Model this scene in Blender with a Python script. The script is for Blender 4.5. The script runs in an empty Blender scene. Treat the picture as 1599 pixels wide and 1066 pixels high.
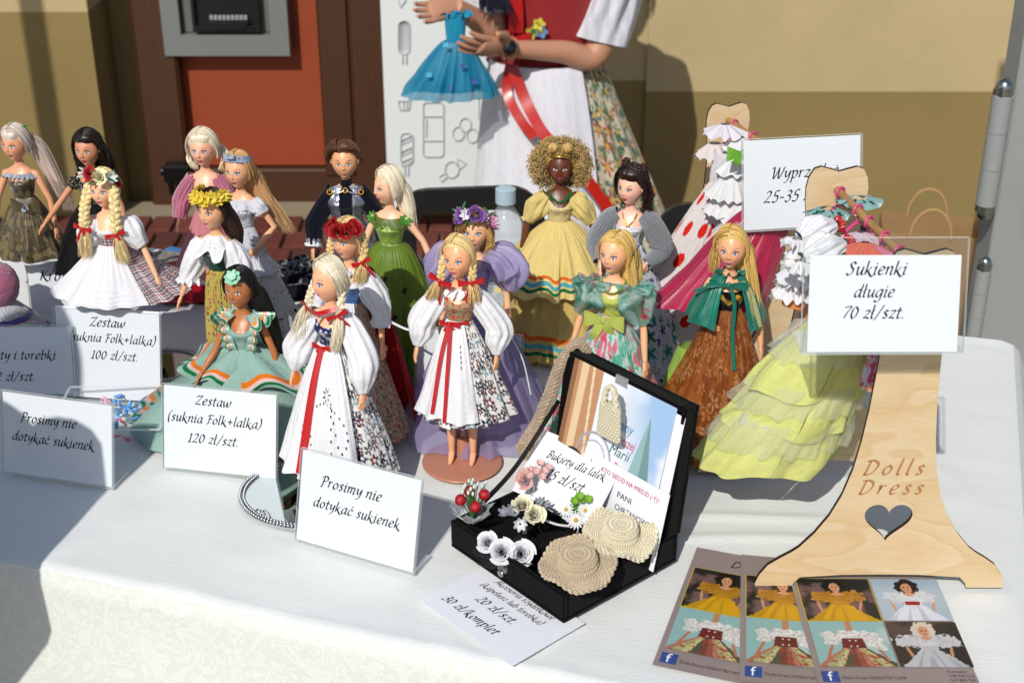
import bpy, math, random
import numpy as np
from math import radians as R, pi, sin, cos
from mathutils import Vector, Matrix
SC = bpy.context.scene
# ---------------- camera, sky, sun, exposure ----------------
F_PX = 2220.0; PITCH = R(26.4); CAMZ = 1.78; TZ = 0.90        # TZ = table top height
cd = bpy.data.cameras.new('camera'); cam = bpy.data.objects.new('camera', cd); SC.collection.objects.link(cam)
cam.location = (0, 0, CAMZ); cam.rotation_euler = (pi/2 - PITCH, 0, 0)
cd.sensor_width = 36; cd.lens = F_PX/1599*36; cd.clip_start = .02; cd.clip_end = 200
cd.dof.use_dof = True; cd.dof.focus_distance = 1.62; cd.dof.aperture_fstop = 10
SC.camera = cam
SUN_EL = R(41); SUN_AZ = R(19)          # direction the light travels towards, from +Y towards +X
w = bpy.data.worlds.new('World'); SC.world = w; w.use_nodes = True
nt = w.node_tree; bg = nt.nodes['Background']; sk = nt.nodes.new('ShaderNodeTexSky')
sk.sky_type = 'NISHITA'; sk.sun_disc = False; sk.sun_elevation = SUN_EL; sk.sun_rotation = SUN_AZ + pi
nt.links.new(sk.outputs[0], bg.inputs[0]); bg.inputs[1].default_value = 0.10
sd = bpy.data.lights.new('sun', 'SUN'); sun = bpy.data.objects.new('sun', sd); SC.collection.objects.link(sun)
sd.energy = 3.6; sd.angle = R(.5); sd.color = (1, .955, .88)
SD = Vector((sin(SUN_AZ)*cos(SUN_EL), cos(SUN_AZ)*cos(SUN_EL), -sin(SUN_EL)))
sun.rotation_euler = SD.to_track_quat('-Z', 'Y').to_euler()
SC.view_settings.view_transform = 'Standard'; SC.view_settings.look = 'None'
SC.view_settings.exposure = 0.0; SC.view_settings.gamma = 1
SC.render.engine = 'CYCLES'; SC.cycles.use_denoising = True
SC.cycles.transparent_max_bounces = 24; SC.cycles.max_bounces = 8

# ---------------- helpers ----------------
def ray(px, py):
    x = (px-800)/F_PX; y = -(py-533)/F_PX
    return np.array([x, cos(PITCH)+y*sin(PITCH), -sin(PITCH)+y*cos(PITCH)])
def atz(px, py, z=TZ):
    d = ray(px, py); return np.array([0, 0, CAMZ]) + d*((z-CAMZ)/d[2])
def aty(px, py, Y):
    d = ray(px, py); return np.array([0, 0, CAMZ]) + d*(Y/d[1])
def hx(h):
    if len(h) == 1: h = '808080'
    if len(h) == 3: h = ''.join(q*2 for q in h)
    c = np.array([int(h[i:i+2], 16)/255 for i in (0, 2, 4)])
    return np.where(c <= .04045, c/12.92, ((c+.055)/1.055)**2.4)
def C(c): return hx(c) if isinstance(c, str) else np.asarray(c, float)
rng = np.random.RandomState(7)
def smooth(a, b, x):
    t = np.clip((x-a)/(b-a), 0, 1); return t*t*(3-2*t)
def hsh(i, j, k=0):
    v = np.sin(i*127.1+j*311.7+k*74.7+1.3)*43758.5453
    return v-np.floor(v)
def vn(x, y, seed=0):
    xi = np.floor(x); yi = np.floor(y); fx = x-xi; fy = y-yi
    fx = fx*fx*(3-2*fx); fy = fy*fy*(3-2*fy)
    a = hsh(xi, yi, seed); b = hsh(xi+1, yi, seed); c = hsh(xi, yi+1, seed); d = hsh(xi+1, yi+1, seed)
    return (a*(1-fx)+b*fx)*(1-fy)+(c*(1-fx)+d*fx)*fy
def fbm(x, y, seed=0, o=3):
    s = 0; a = .5
    for k in range(o):
        s = s+a*vn(x*2**k, y*2**k, seed+k); a *= .5
    return s/(1-.5**o)
def mixc(c, m, d):
    return c*(1-m[..., None])+np.asarray(d)*m[..., None]

class G:
    """collects geometry for ONE mesh object"""
    def __init__(s): s.V = []; s.Q = []; s.T = []; s.Cc = []; s.n = 0
    def raw(s, V, Q=None, T=None, col=(.8, .8, .8)):
        V = np.asarray(V, float).reshape(-1, 3); col = C(col)
        if col.ndim == 1: col = np.tile(col, (len(V), 1))
        s.V.append(V); s.Cc.append(col.reshape(-1, 3))
        if Q is not None and len(Q): s.Q.append(np.asarray(Q, int).reshape(-1, 4)+s.n)
        if T is not None and len(T): s.T.append(np.asarray(T, int).reshape(-1, 3)+s.n)
        s.n += len(V); return s
    def grid(s, P, col=(.8, .8, .8), close=False, keep=None):
        nu, nv = P.shape[:2]; col = C(col)
        if col.ndim == 1: col = np.tile(col, (nu*nv, 1))
        i, j = np.meshgrid(np.arange(nu if close else nu-1), np.arange(nv-1), indexing='ij')
        i2 = (i+1) % nu
        Q = np.stack([i*nv+j, i2*nv+j, i2*nv+j+1, i*nv+j+1], -1)
        if keep is not None: Q = Q[keep[:Q.shape[0], :nv-1]]
        return s.raw(P.reshape(-1, 3), Q.reshape(-1, 4), None, col)
    def tube(s, pts, rad, n=8, col=(.8, .8, .8), flat=1., caps=True, up=None):
        pts = np.asarray(pts, float); m = len(pts)
        rad = np.broadcast_to(np.asarray(rad, float), (m,))
        d = np.gradient(pts, axis=0); d /= np.linalg.norm(d, axis=1)[:, None]+1e-12
        u0 = np.array(up if up is not None else ((0, 0, 1) if abs(d[0][2]) < .9 else (0, 1, 0)), float)
        rings = []
        for k in range(m):
            a = np.cross(d[k], u0); a /= np.linalg.norm(a)+1e-12
            b = np.cross(a, d[k]); u0 = b if up is None else u0
            th = np.arange(n)/n*2*pi
            rings.append(pts[k]+rad[k]*(np.cos(th)[:, None]*a+np.sin(th)[:, None]*b*flat))
        P = np.array(rings).transpose(1, 0, 2)
        col = C(col)
        if col.ndim == 2: col = np.tile(col[None], (n, 1, 1)).reshape(-1, 3)
        base = s.n
        s.grid(P, col, close=True)
        if caps:
            c2 = col if col.ndim == 1 else col[0]
            for k in (0, m-1):
                s.raw(np.vstack([P[:, k], pts[k]+d[k]*rad[k]*(.5 if k else -.5)]), None,
                      [[q, (q+1) % n, n] for q in range(n)], c2)
        return s
    def ball(s, c, r, col=(.8, .8, .8), n=10, m=7):
        th = np.arange(n)/n*2*pi; ph = np.linspace(.05, pi-.05, m)
        T, P = np.meshgrid(th, ph, indexing='ij'); r = np.broadcast_to(np.asarray(r, float), (3,))
        X = np.stack([np.cos(T)*np.sin(P)*r[0], np.sin(T)*np.sin(P)*r[1], np.cos(P)*r[2]], -1)+np.asarray(c)
        s.grid(X, col, close=True)
        for k in (0, m-1):
            s.raw(np.vstack([X[:, k], np.asarray(c)+[0, 0, r[2]*(1 if k == 0 else -1)]]), None, [[q, (q+1) % n, n] for q in range(n)], col)
        return s
    def box(s, a, b, col=(.8, .8, .8), bev=0):
        a = np.asarray(a, float); b = np.asarray(b, float); lo = np.minimum(a, b); hi = np.maximum(a, b)
        if bev <= 0:
            V = np.array([[x, y, z] for x in (lo[0], hi[0]) for y in (lo[1], hi[1]) for z in (lo[2], hi[2])])
            return s.raw(V, [[0, 1, 3, 2], [4, 6, 7, 5], [0, 4, 5, 1], [2, 3, 7, 6], [0, 2, 6, 4], [1, 5, 7, 3]], None, col)
        V = []; idx = {}
        for ix in (0, 1):
            for iy in (0, 1):
                for iz in (0, 1):
                    cc = [(lo, hi)[q][t] for t, q in enumerate((ix, iy, iz))]; sg = [(1, -1)[q] for q in (ix, iy, iz)]
                    for ax in range(3):
                        p = [cc[t]+(0 if t == ax else sg[t]*bev) for t in range(3)]
                        idx[(ix, iy, iz, ax)] = len(V); V.append(p)
        Q = []; T = []
        for ax in range(3):
            o = [t for t in range(3) if t != ax]
            for sgn in (0, 1):
                f = []
                for q in ((0, 0), (1, 0), (1, 1), (0, 1)):
                    k = [0, 0, 0]; k[ax] = sgn; k[o[0]] = q[0]; k[o[1]] = q[1]; f.append(idx[(*k, ax)])
                Q.append(f)
        for ax in range(3):
            o = [t for t in range(3) if t != ax]
            for q in ((0, 0), (1, 0), (1, 1), (0, 1)):
                k0 = [0, 0, 0]; k0[o[0]] = q[0]; k0[o[1]] = q[1]; k1 = list(k0); k1[ax] = 1
                Q.append([idx[(*k0, o[0])], idx[(*k0, o[1])], idx[(*k1, o[1])], idx[(*k1, o[0])]])
        for ix in (0, 1):
            for iy in (0, 1):
                for iz in (0, 1): T.append([idx[(ix, iy, iz, t)] for t in range(3)])
        return s.raw(V, Q, T, col)
    def prism(s, pts, t, col=(.8, .8, .8), axis='y', bev=0):
        """filled outline (x,z) extruded along y by t; uses tessellation"""
        import mathutils.geometry as mg
        loops = pts if isinstance(pts[0][0], (list, tuple, np.ndarray)) else [pts]
        tess = mg.tessellate_polygon([[Vector((p[0], p[1], 0)) for p in L] for L in loops])
        allp = [p for L in loops for p in L]; n = len(allp)
        V = [(p[0], -t/2, p[1]) for p in allp]+[(p[0], t/2, p[1]) for p in allp]
        T = [list(q) for q in tess]+[[a+n for a in q][::-1] for q in tess]; Q = []; o = 0
        for L in loops:
            m = len(L); Q += [[o+i, o+(i+1) % m, n+o+(i+1) % m, n+o+i] for i in range(m)]; o += m
        return s.raw(V, Q, T, col)
    def xf(s, M, k0=0):
        M = np.array(M)
        for k in range(k0, len(s.V)): s.V[k] = s.V[k] @ M[:3, :3].T+M[:3, 3]
        return s
    def add(s, o, M=None):
        n0 = s.n; V = np.vstack(o.V)
        if M is not None: M = np.array(M); V = V @ M[:3, :3].T+M[:3, 3]
        s.V.append(V); s.Cc.append(np.vstack(o.Cc))
        for q in o.Q: s.Q.append(q+n0)
        for q in o.T: s.T.append(q+n0)
        s.n += len(V); return s
    def mesh(s, name, mat, sm=True):
        V = np.vstack(s.V); me = bpy.data.meshes.new(name)
        Q = np.vstack(s.Q) if s.Q else np.zeros((0, 4), int); T = np.vstack(s.T) if s.T else np.zeros((0, 3), int)
        me.vertices.add(len(V)); me.vertices.foreach_set('co', V.ravel())
        nl = Q.size+T.size; me.loops.add(nl); me.loops.foreach_set('vertex_index', np.concatenate([Q.ravel(), T.ravel()]))
        me.polygons.add(len(Q)+len(T))
        st = np.concatenate([np.arange(len(Q))*4, Q.size+np.arange(len(T))*3])
        me.polygons.foreach_set('loop_start', st)
        me.polygons.foreach_set('use_smooth', np.full(len(st), sm))
        me.update(calc_edges=True); me.validate()
        ca = me.color_attributes.new('Col', 'FLOAT_COLOR', 'POINT')
        cc = np.vstack(s.Cc); cc = np.hstack([cc, np.ones((len(cc), 1))]).astype(np.float32)
        ca.data.foreach_set('color', cc.ravel())
        me.materials.append(mat); return me

def link(o): SC.collection.objects.link(o); return o
def tag(o, label=None, cat=None, group=None, kind=None):
    for k, v in (('label', label), ('category', cat), ('group', group), ('kind', kind)):
        if v: o[k] = v
    return o
def thing(name, label, cat, loc=(0, 0, 0), rz=0, group=None, scale=1):
    o = link(bpy.data.objects.new(name, None)); o.location = tuple(float(v) for v in loc); o.rotation_euler = (0, 0, rz)
    o.empty_display_size = .05
    if scale != 1: o.scale = (scale,)*3
    return tag(o, label, cat, group)
def part(g, name, mat, parent=None, sm=True, label=None, loc=None, rot=None, kind=None):
    o = link(bpy.data.objects.new(name, g if isinstance(g, bpy.types.Mesh) else g.mesh(name, mat, sm)))
    if parent is not None: o.parent = parent
    if loc is not None: o.location = loc
    if rot is not None: o.rotation_euler = rot
    return tag(o, label, kind=kind)

# ---------------- materials ----------------
MT = {}
def mat(name, rough=.7, bump=0, bscale=400, bdist=.001, sheen=0, sss=0, metal=0, spec=.5, col=None, trans=0, alpha=1., coat=0, noisecol=0, nscale=30, stretch=None, transluc=0, aniso=0):
    if name in MT: return MT[name]
    m = bpy.data.materials.new(name); m.use_nodes = True; n = m.node_tree; N = n.nodes; L = n.links
    b = N['Principled BSDF']; out = N['Material Output']
    b.inputs['Roughness'].default_value = rough; b.inputs['Metallic'].default_value = metal
    b.inputs['Specular IOR Level'].default_value = spec; b.inputs['Sheen Weight'].default_value = sheen
    b.inputs['Coat Weight'].default_value = coat; b.inputs['Coat Roughness'].default_value = .15
    if sss: b.inputs['Subsurface Weight'].default_value = sss; b.inputs['Subsurface Radius'].default_value = (.004, .0018, .001); b.inputs['Subsurface Scale'].default_value = .6
    if aniso: b.inputs['Anisotropic'].default_value = aniso
    if col is None:
        a = N.new('ShaderNodeVertexColor'); a.layer_name = 'Col'; src = a.outputs[0]
    else:
        a = N.new('ShaderNodeRGB'); a.outputs[0].default_value = (*C(col), 1); src = a.outputs[0]
    tc = N.new('ShaderNodeTexCoord')
    vec = tc.outputs['Object']
    if stretch:
        mp = N.new('ShaderNodeMapping'); mp.inputs['Scale'].default_value = stretch; L.new(vec, mp.inputs[0]); vec = mp.outputs[0]
    if noisecol:
        no = N.new('ShaderNodeTexNoise'); no.inputs['Scale'].default_value = nscale; no.inputs['Detail'].default_value = 6; L.new(vec, no.inputs[0])
        mr = N.new('ShaderNodeMapRange'); mr.inputs[3].default_value = 1-noisecol; mr.inputs[4].default_value = 1+noisecol; L.new(no.outputs[0], mr.inputs[0])
        mx = N.new('ShaderNodeVectorMath'); mx.operation = 'SCALE'; L.new(src, mx.inputs[0]); L.new(mr.outputs[0], mx.inputs['Scale']); src = mx.outputs[0]
    L.new(src, b.inputs['Base Color'])
    if bump:
        no = N.new('ShaderNodeTexNoise'); no.inputs['Scale'].default_value = bscale; no.inputs['Detail'].default_value = 4; L.new(vec, no.inputs[0])
        bp = N.new('ShaderNodeBump'); bp.inputs['Strength'].default_value = bump; bp.inputs['Distance'].default_value = bdist
        L.new(no.outputs[0], bp.inputs['Height']); L.new(bp.outputs[0], b.inputs['Normal'])
    last = b.outputs[0]
    if transluc:
        tl = N.new('ShaderNodeBsdfTranslucent'); L.new(src, tl.inputs[0]); mx = N.new('ShaderNodeMixShader'); mx.inputs[0].default_value = transluc
        L.new(last, mx.inputs[1]); L.new(tl.outputs[0], mx.inputs[2]); last = mx.outputs[0]
    if alpha < 1:
        tp = N.new('ShaderNodeBsdfTransparent'); mx = N.new('ShaderNodeMixShader'); mx.inputs[0].default_value = alpha
        L.new(tp.outputs[0], mx.inputs[1]); L.new(last, mx.inputs[2]); last = mx.outputs[0]
    L.new(last, out.inputs[0]); MT[name] = m; return m
CLOTH = mat('cotton', .9, .5, 150, .0024, spec=.15, sheen=.15, transluc=.12)
SATIN = mat('satin', .32, .15, 300, .0006, sheen=.1, spec=.6)
TULLE = mat('tulle', .8, 0, alpha=.5, transluc=.3)
SHEER = mat('organza', .45, .2, 200, .001, alpha=.78, transluc=.3)
SKIN = mat('doll_vinyl', .38, 0, sss=.25, spec=.5)
HAIR = mat('doll_hair', .33, .5, 260, .0008, spec=.6, stretch=(4, 4, .35))
FUZZ = mat('fuzzy_wool', 1, .9, 500, .003, sheen=.6)
PLAST = mat('plastic', .3, 0, spec=.5)
PAPER = mat('paper', .75, .05, 300, .0003)
PRINT = mat('glossy_print', .38, 0, spec=.45)
INK = mat('ink', .8, col='17151c')
PETAL = mat('fabric_petal', .7, .3, 300, .0005, transluc=.15)
METAL = mat('metal', .28, .1, 200, .0004, metal=1)
GOLDM = mat('gold', .25, metal=1, col='e0b040')
VELVET = mat('black_velvet', 1, .5, 1200, .0006, sheen=.06, col='030304', spec=.1)
STRAWM = mat('crochet_yarn', .9, .5, 900, .0006, sheen=.3)
def glassmat():
    m = bpy.data.materials.new('clear_acrylic'); m.use_nodes = True; n = m.node_tree; N = n.nodes; L = n.links
    N.remove(N['Principled BSDF']); out = N['Material Output']
    t = N.new('ShaderNodeBsdfTransparent'); t.inputs[0].default_value = (.965, .975, .975, 1)
    g = N.new('ShaderNodeBsdfGlossy'); g.inputs['Roughness'].default_value = .04
    f = N.new('ShaderNodeFresnel'); f.inputs[0].default_value = 1.45
    ge = N.new('ShaderNodeNewGeometry'); iv = N.new('ShaderNodeMath'); iv.operation = 'SUBTRACT'; iv.inputs[0].default_value = 1; L.new(ge.outputs['Backfacing'], iv.inputs[1]); mu = N.new('ShaderNodeMath'); mu.operation = 'MULTIPLY'; L.new(f.outputs[0], mu.inputs[0]); L.new(iv.outputs[0], mu.inputs[1])
    mx = N.new('ShaderNodeMixShader'); L.new(mu.outputs[0], mx.inputs[0]); L.new(t.outputs[0], mx.inputs[1]); L.new(g.outputs[0], mx.inputs[2]); L.new(mx.outputs[0], out.inputs[0])
    return m
ACRYL = glassmat()
EDGE = mat('acrylic_edge', .2, alpha=.38, col='dfe6e6')
def woodmat(name, c1, c2, scale=(1, 1, 8), s=6., rough=.5, dist=3):
    m = bpy.data.materials.new(name); m.use_nodes = True; n = m.node_tree; N = n.nodes; L = n.links; b = N['Principled BSDF']
    tc = N.new('ShaderNodeTexCoord'); mp = N.new('ShaderNodeMapping'); mp.inputs['Scale'].default_value = scale; L.new(tc.outputs['Object'], mp.inputs[0])
    wv = N.new('ShaderNodeTexWave'); wv.inputs['Scale'].default_value = s; wv.inputs['Distortion'].default_value = dist; wv.inputs['Detail'].default_value = 3; wv.inputs['Detail Scale'].default_value = .8
    L.new(mp.outputs[0], wv.inputs[0])
    no = N.new('ShaderNodeTexNoise'); no.inputs['Scale'].default_value = s*6; no.inputs['Detail'].default_value = 8; L.new(mp.outputs[0], no.inputs[0])
    ad = N.new('ShaderNodeMath'); ad.operation = 'MULTIPLY'; L.new(wv.outputs[1], ad.inputs[0]); L.new(no.outputs[0], ad.inputs[1])
    cr = N.new('ShaderNodeValToRGB'); cr.color_ramp.elements[0].color = (*C(c1), 1); cr.color_ramp.elements[1].color = (*C(c2), 1); cr.color_ramp.elements[1].position = .7
    L.new(ad.outputs[0], cr.inputs[0]); L.new(cr.outputs[0], b.inputs['Base Color']); b.inputs['Roughness'].default_value = rough
    bp = N.new('ShaderNodeBump'); bp.inputs['Strength'].default_value = .1; bp.inputs['Distance'].default_value = .0005; L.new(no.outputs[0], bp.inputs['Height']); L.new(bp.outputs[0], b.inputs['Normal'])
    return m
def plymat():
    m = bpy.data.materials.new('birch_plywood'); m.use_nodes = True; n = m.node_tree; N = n.nodes; L = n.links; b = N['Principled BSDF']
    tc = N.new('ShaderNodeTexCoord'); mp = N.new('ShaderNodeMapping'); mp.inputs['Scale'].default_value = (5, 1, 13); mp.inputs['Rotation'].default_value = (0, .35, 0); L.new(tc.outputs['Object'], mp.inputs[0])
    no = N.new('ShaderNodeTexNoise'); no.inputs['Scale'].default_value = 1.1; no.inputs['Detail'].default_value = 2; L.new(mp.outputs[0], no.inputs[0])
    m1 = N.new('ShaderNodeMath'); m1.operation = 'MULTIPLY'; m1.inputs[1].default_value = 7; L.new(no.outputs[0], m1.inputs[0])
    m2 = N.new('ShaderNodeMath'); m2.operation = 'FRACT'; L.new(m1.outputs[0], m2.inputs[0])
    cr = N.new('ShaderNodeValToRGB'); e = cr.color_ramp.elements; e[0].color = (*C('d2bc98'), 1); e[1].color = (*C('cfb58c'), 1); x = e.new(.78); x.color = (*C('ceb389'), 1); x = e.new(.92); x.color = (*C('c9ae84'), 1); L.new(m2.outputs[0], cr.inputs[0])
    n2 = N.new('ShaderNodeTexNoise'); n2.inputs['Scale'].default_value = 60; n2.inputs['Detail'].default_value = 6; mp2 = N.new('ShaderNodeMapping'); mp2.inputs['Scale'].default_value = (1, 1, 6); L.new(tc.outputs['Object'], mp2.inputs[0]); L.new(mp2.outputs[0], n2.inputs[0])
    mr = N.new('ShaderNodeMapRange'); mr.inputs[3].default_value = .88; mr.inputs[4].default_value = 1.1; L.new(n2.outputs[0], mr.inputs[0]); vm = N.new('ShaderNodeVectorMath'); vm.operation = 'SCALE'; L.new(cr.outputs[0], vm.inputs[0]); L.new(mr.outputs[0], vm.inputs['Scale']); L.new(vm.outputs[0], b.inputs['Base Color']); b.inputs['Roughness'].default_value = .55
    return m
PLY = plymat()
DARKWOOD = woodmat('brown_frame_wood', '4a2a14', '2c180c', (6, 6, .6), 5, .5, 4)
DOWEL = woodmat('dowel_wood', 'b48a58', '9a7040', (3, 3, 3), 8, .6)

# ---------------- calligraphic lettering ----------------
_bowl = [(.36,.36),(.25,.42),(.1,.3),(.05,.12),(.12,0),(.24,.06),(.35,.3)]
_lt = [(.12,.72),(.07,.1),(.1,0),(.18,.04)]
_P = [[(.2,.62),(.12,.0),(.04,-.02)],[(.02,.52),(.14,.64),(.34,.66),(.44,.54),(.36,.36),(.18,.32)]]
_z = [(.05,.36),(.14,.41),(.3,.39),(.18,.2),(.04,.02),(.16,.04),(.3,0)]
_o = [(.22,.42),(.09,.32),(.05,.14),(.13,0),(.27,.08),(.33,.28),(.22,.42)]
_c = [(.32,.34),(.24,.42),(.1,.32),(.05,.14),(.12,0),(.24,.02),(.32,.09)]
_e = [(.07,.2),(.2,.22),(.31,.31),(.26,.42),(.14,.38),(.05,.2),(.08,.04),(.18,0),(.32,.08)]
GL = {
'a':(.43,[_bowl,[(.37,.42),(.32,.12),(.35,0),(.43,.04)]]),
'b':(.4,[[(.1,.72),(.08,.3),(.06,.05),(.16,0),(.3,.08),(.36,.26),(.28,.41),(.17,.38),(.08,.26)]]),
'c':(.35,[_c]),'ć':(.37,[_c,[(.22,.52),(.3,.66)]]),'o':(.38,[_o]),'ó':(.38,[_o,[(.22,.52),(.3,.66)]]),
'd':(.45,[_bowl,[(.41,.72),(.33,.15),(.35,0),(.44,.04)]]),'e':(.36,[_e]),'ę':(.36,[_e,[(.22,0),(.18,-.12),(.26,-.14)]]),
'g':(.43,[_bowl,[(.37,.42),(.33,0),(.27,-.2),(.12,-.27),(0,-.2)]]),
'h':(.42,[[(.12,.72),(.05,0)],[(.07,.22),(.18,.38),(.28,.42),(.33,.34),(.29,.08),(.33,0),(.41,.04)]]),
'i':(.21,[[(.02,.33),(.09,.41),(.12,.36),(.07,.08),(.1,0),(.19,.05)],[(.13,.57),(.16,.6)]]),
'k':(.42,[[(.12,.72),(.05,0)],[(.32,.41),(.22,.27),(.09,.2)],[(.12,.22),(.22,.1),(.3,-.02),(.42,-.1),(.48,-.04)]]),
'l':(.2,[_lt]),'ł':(.22,[_lt,[(0,.28),(.2,.46)]]),
'm':(.58,[[(.02,.34),(.09,.41),(.08,.2),(.05,0)],[(.07,.22),(.18,.38),(.26,.41),(.28,.3),(.24,0)],[(.26,.22),(.36,.37),(.46,.41),(.49,.32),(.45,.07),(.48,0),(.56,.04)]]),
'n':(.42,[[(.02,.34),(.09,.41),(.08,.2),(.05,0)],[(.07,.22),(.18,.38),(.28,.42),(.33,.34),(.29,.08),(.33,0),(.41,.04)]]),
'p':(.4,[[(.02,.34),(.1,.42),(.09,.1),(.04,-.27)],[(.09,.26),(.2,.4),(.32,.38),(.34,.2),(.22,.02),(.08,.02)]]),
'r':(.32,[[(.02,.34),(.1,.41),(.09,.2),(.06,0)],[(.08,.22),(.2,.38),(.31,.4)]]),
's':(.32,[[(.28,.37),(.18,.42),(.1,.34),(.17,.23),(.24,.12),(.17,.01),(.04,.04)]]),
't':(.28,[[(.16,.58),(.1,.1),(.14,0),(.25,.05)],[(.02,.4),(.28,.42)]]),
'u':(.43,[[(.02,.34),(.1,.41),(.08,.15),(.12,0),(.22,.05),(.33,.28)],[(.36,.42),(.32,.1),(.35,0),(.43,.04)]]),
'w':(.58,[[(.04,.4),(.07,.12),(.12,0),(.26,.2),(.3,.36)],[(.3,.36),(.32,.05),(.36,0),(.5,.18),(.54,.36),(.5,.42)]]),
'y':(.4,[[(.02,.34),(.1,.41),(.09,.2),(.14,.08),(.24,.14),(.35,.4)],[(.37,.42),(.3,0),(.2,-.2),(.06,-.26)]]),
'z':(.34,[_z]),'ż':(.34,[_z,[(.2,.55),(.23,.58)]]),
'P':(.46,_P),'B':(.5,_P+[[(.2,.34),(.38,.28),(.4,.12),(.26,0),(.1,.02)]]),
'Z':(.48,[[(.06,.52),(.12,.62),(.28,.6),(.46,.64),(.26,.34),(.03,.02),(.2,.05),(.36,0),(.44,.06)]]),
'F':(.42,[[(.22,.62),(.14,.04),(.04,-.02)],[(.04,.54),(.16,.64),(.48,.64)],[(.17,.34),(.38,.36)]]),
'S':(.45,[[(.4,.56),(.3,.66),(.16,.58),(.2,.42),(.33,.26),(.28,.06),(.12,-.02),(0,.06)]]),
'W':(.72,[[(.02,.56),(.12,.64),(.14,.3),(.16,0),(.34,.36),(.42,.62)],[(.42,.62),(.42,.3),(.46,0),(.64,.36),(.7,.6),(.78,.64)]]),
'A':(.52,[[(0,-.02),(.1,.06),(.34,.66)],[(.34,.66),(.42,.1),(.5,0)],[(.14,.24),(.44,.26)]]),
'K':(.52,[[(.2,.64),(.1,0)],[(.46,.64),(.3,.44),(.16,.34)],[(.2,.35),(.34,.12),(.5,-.04),(.6,0)]]),
'D':(.56,[[(.18,.62),(.1,.02)],[(.04,.6),(.3,.64),(.5,.46),(.42,.16),(.22,0),(.04,.02)]]),
'0':(.42,[[(.24,.62),(.1,.5),(.05,.2),(.14,0),(.28,.1),(.36,.4),(.24,.62)]]),
'1':(.32,[[(.08,.5),(.22,.62)],[(.22,.62),(.14,0)],[(.04,0),(.26,0)]]),
'2':(.42,[[(.1,.5),(.2,.62),(.34,.56),(.3,.38),(.16,.18),(.02,.01),(.16,.03),(.36,0)]]),
'3':(.4,[[(.12,.56),(.24,.62),(.34,.52),(.28,.4),(.16,.34),(.3,.28),(.3,.1),(.16,-.02),(.02,.04)]]),
'5':(.4,[[(.38,.63),(.18,.61),(.13,.36),(.26,.36),(.33,.22),(.22,0),(.02,.02)]]),
'7':(.4,[[(.08,.58),(.2,.6),(.4,.62),(.24,.3),(.12,0)]]),
'(':(.24,[[(.26,.76),(.1,.5),(.06,.2),(.12,-.16)]]),')':(.24,[[(.12,.76),(.2,.44),(.16,.14),(0,-.16)]]),
'+':(.46,[[(.04,.26),(.4,.26)],[(.22,.44),(.22,.08)]]),'/':(.34,[[(.36,.7),(.0,-.1)]]),'-':(.3,[[(.04,.24),(.26,.24)]]),
'.':(.16,[[(.06,.02),(.09,.05)]]),' ':(.22,[]),
}
def crom(p, m=5):
    p = np.asarray(p, float)
    if len(p) < 3: return np.array([p[0]+(p[-1]-p[0])*t for t in np.linspace(0, 1, 3)])
    q = np.vstack([2*p[0]-p[1], p, 2*p[-1]-p[-2]]); out = []
    for i in range(1, len(q)-2):
        for t in np.arange(m)/m:
            out.append(.5*((2*q[i])+(-q[i-1]+q[i+1])*t+(2*q[i-1]-5*q[i]+4*q[i+1]-q[i+2])*t*t+(-q[i-1]+3*q[i]-3*q[i+1]+q[i+2])*t**3))
    out.append(p[-1]); return np.array(out)
def lettering(lines, slant=.2, pen=.1, thin=.03, sep=0.):
    """lines: (text, centre x, baseline, width); returns G lying in the x-z plane, facing -y"""
    g = G()
    for txt, cx, bl, wd in lines:
        adv = sum(GL[ch][0]+.03+sep for ch in txt); s = wd/adv; x = cx-wd/2
        for ch in txt:
            a, st = GL[ch]
            for k in st:
                if len(k) == 2 and math.dist(k[0], k[1]) < .06:
                    q = np.array([[-.05, .0], [.0, .055], [0, -.055], [.05, 0]])+k[0]; X = x+(q[:, 0]+slant*q[:, 1])*s; Z = bl+q[:, 1]*s
                    g.raw(np.stack([X, X*0, Z], -1), [[0, 2, 3, 1]], None, (.02, .02, .03)); continue
                p = crom(k); d = np.gradient(p, axis=0); ang = np.arctan2(d[:, 1], d[:, 0]); th = R(38)
                hw = .5*np.sqrt((pen*np.sin(ang-th))**2+(thin*1.2)**2)
                nrm = np.stack([-np.sin(ang), np.cos(ang)], -1); L = p+nrm*hw[:, None]; Rr = p-nrm*hw[:, None]
                e = d[0]/(np.linalg.norm(d[0])+1e-9)*.01; L[0] -= e; Rr[0] -= e
                P = np.stack([L, Rr], 1); X = x+(P[..., 0]+slant*P[..., 1])*s; Z = bl+P[..., 1]*s
                g.grid(np.stack([X, X*0, Z], -1), (.02, .02, .03))
            x += (a+.03+sep)*s
    return g
def fonttext(txt, size, align='LEFT', shear=0, width=None):
    cu = bpy.data.curves.new('t', 'FONT'); cu.body = txt; cu.size = size; cu.align_x = align; cu.shear = shear; cu.resolution_u = 2
    o = bpy.data.objects.new('t', cu); link(o); bpy.context.view_layer.update()
    me = bpy.data.meshes.new_from_object(o.evaluated_get(bpy.context.evaluated_depsgraph_get()))
    bpy.data.objects.remove(o); bpy.data.curves.remove(cu)
    V = np.array([v.co[:] for v in me.vertices]) if len(me.vertices) else np.zeros((1, 3))
    if width is not None:
        sc = width/(np.ptp(V[:, 0])+1e-9)
        V[:, 0] *= sc
    T = []
    me.calc_loop_triangles()
    T = [tuple(t.vertices) for t in me.loop_triangles]; bpy.data.meshes.remove(me)
    g = G(); g.raw(V, None, T, (.02, .02, .02)); return g
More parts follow.
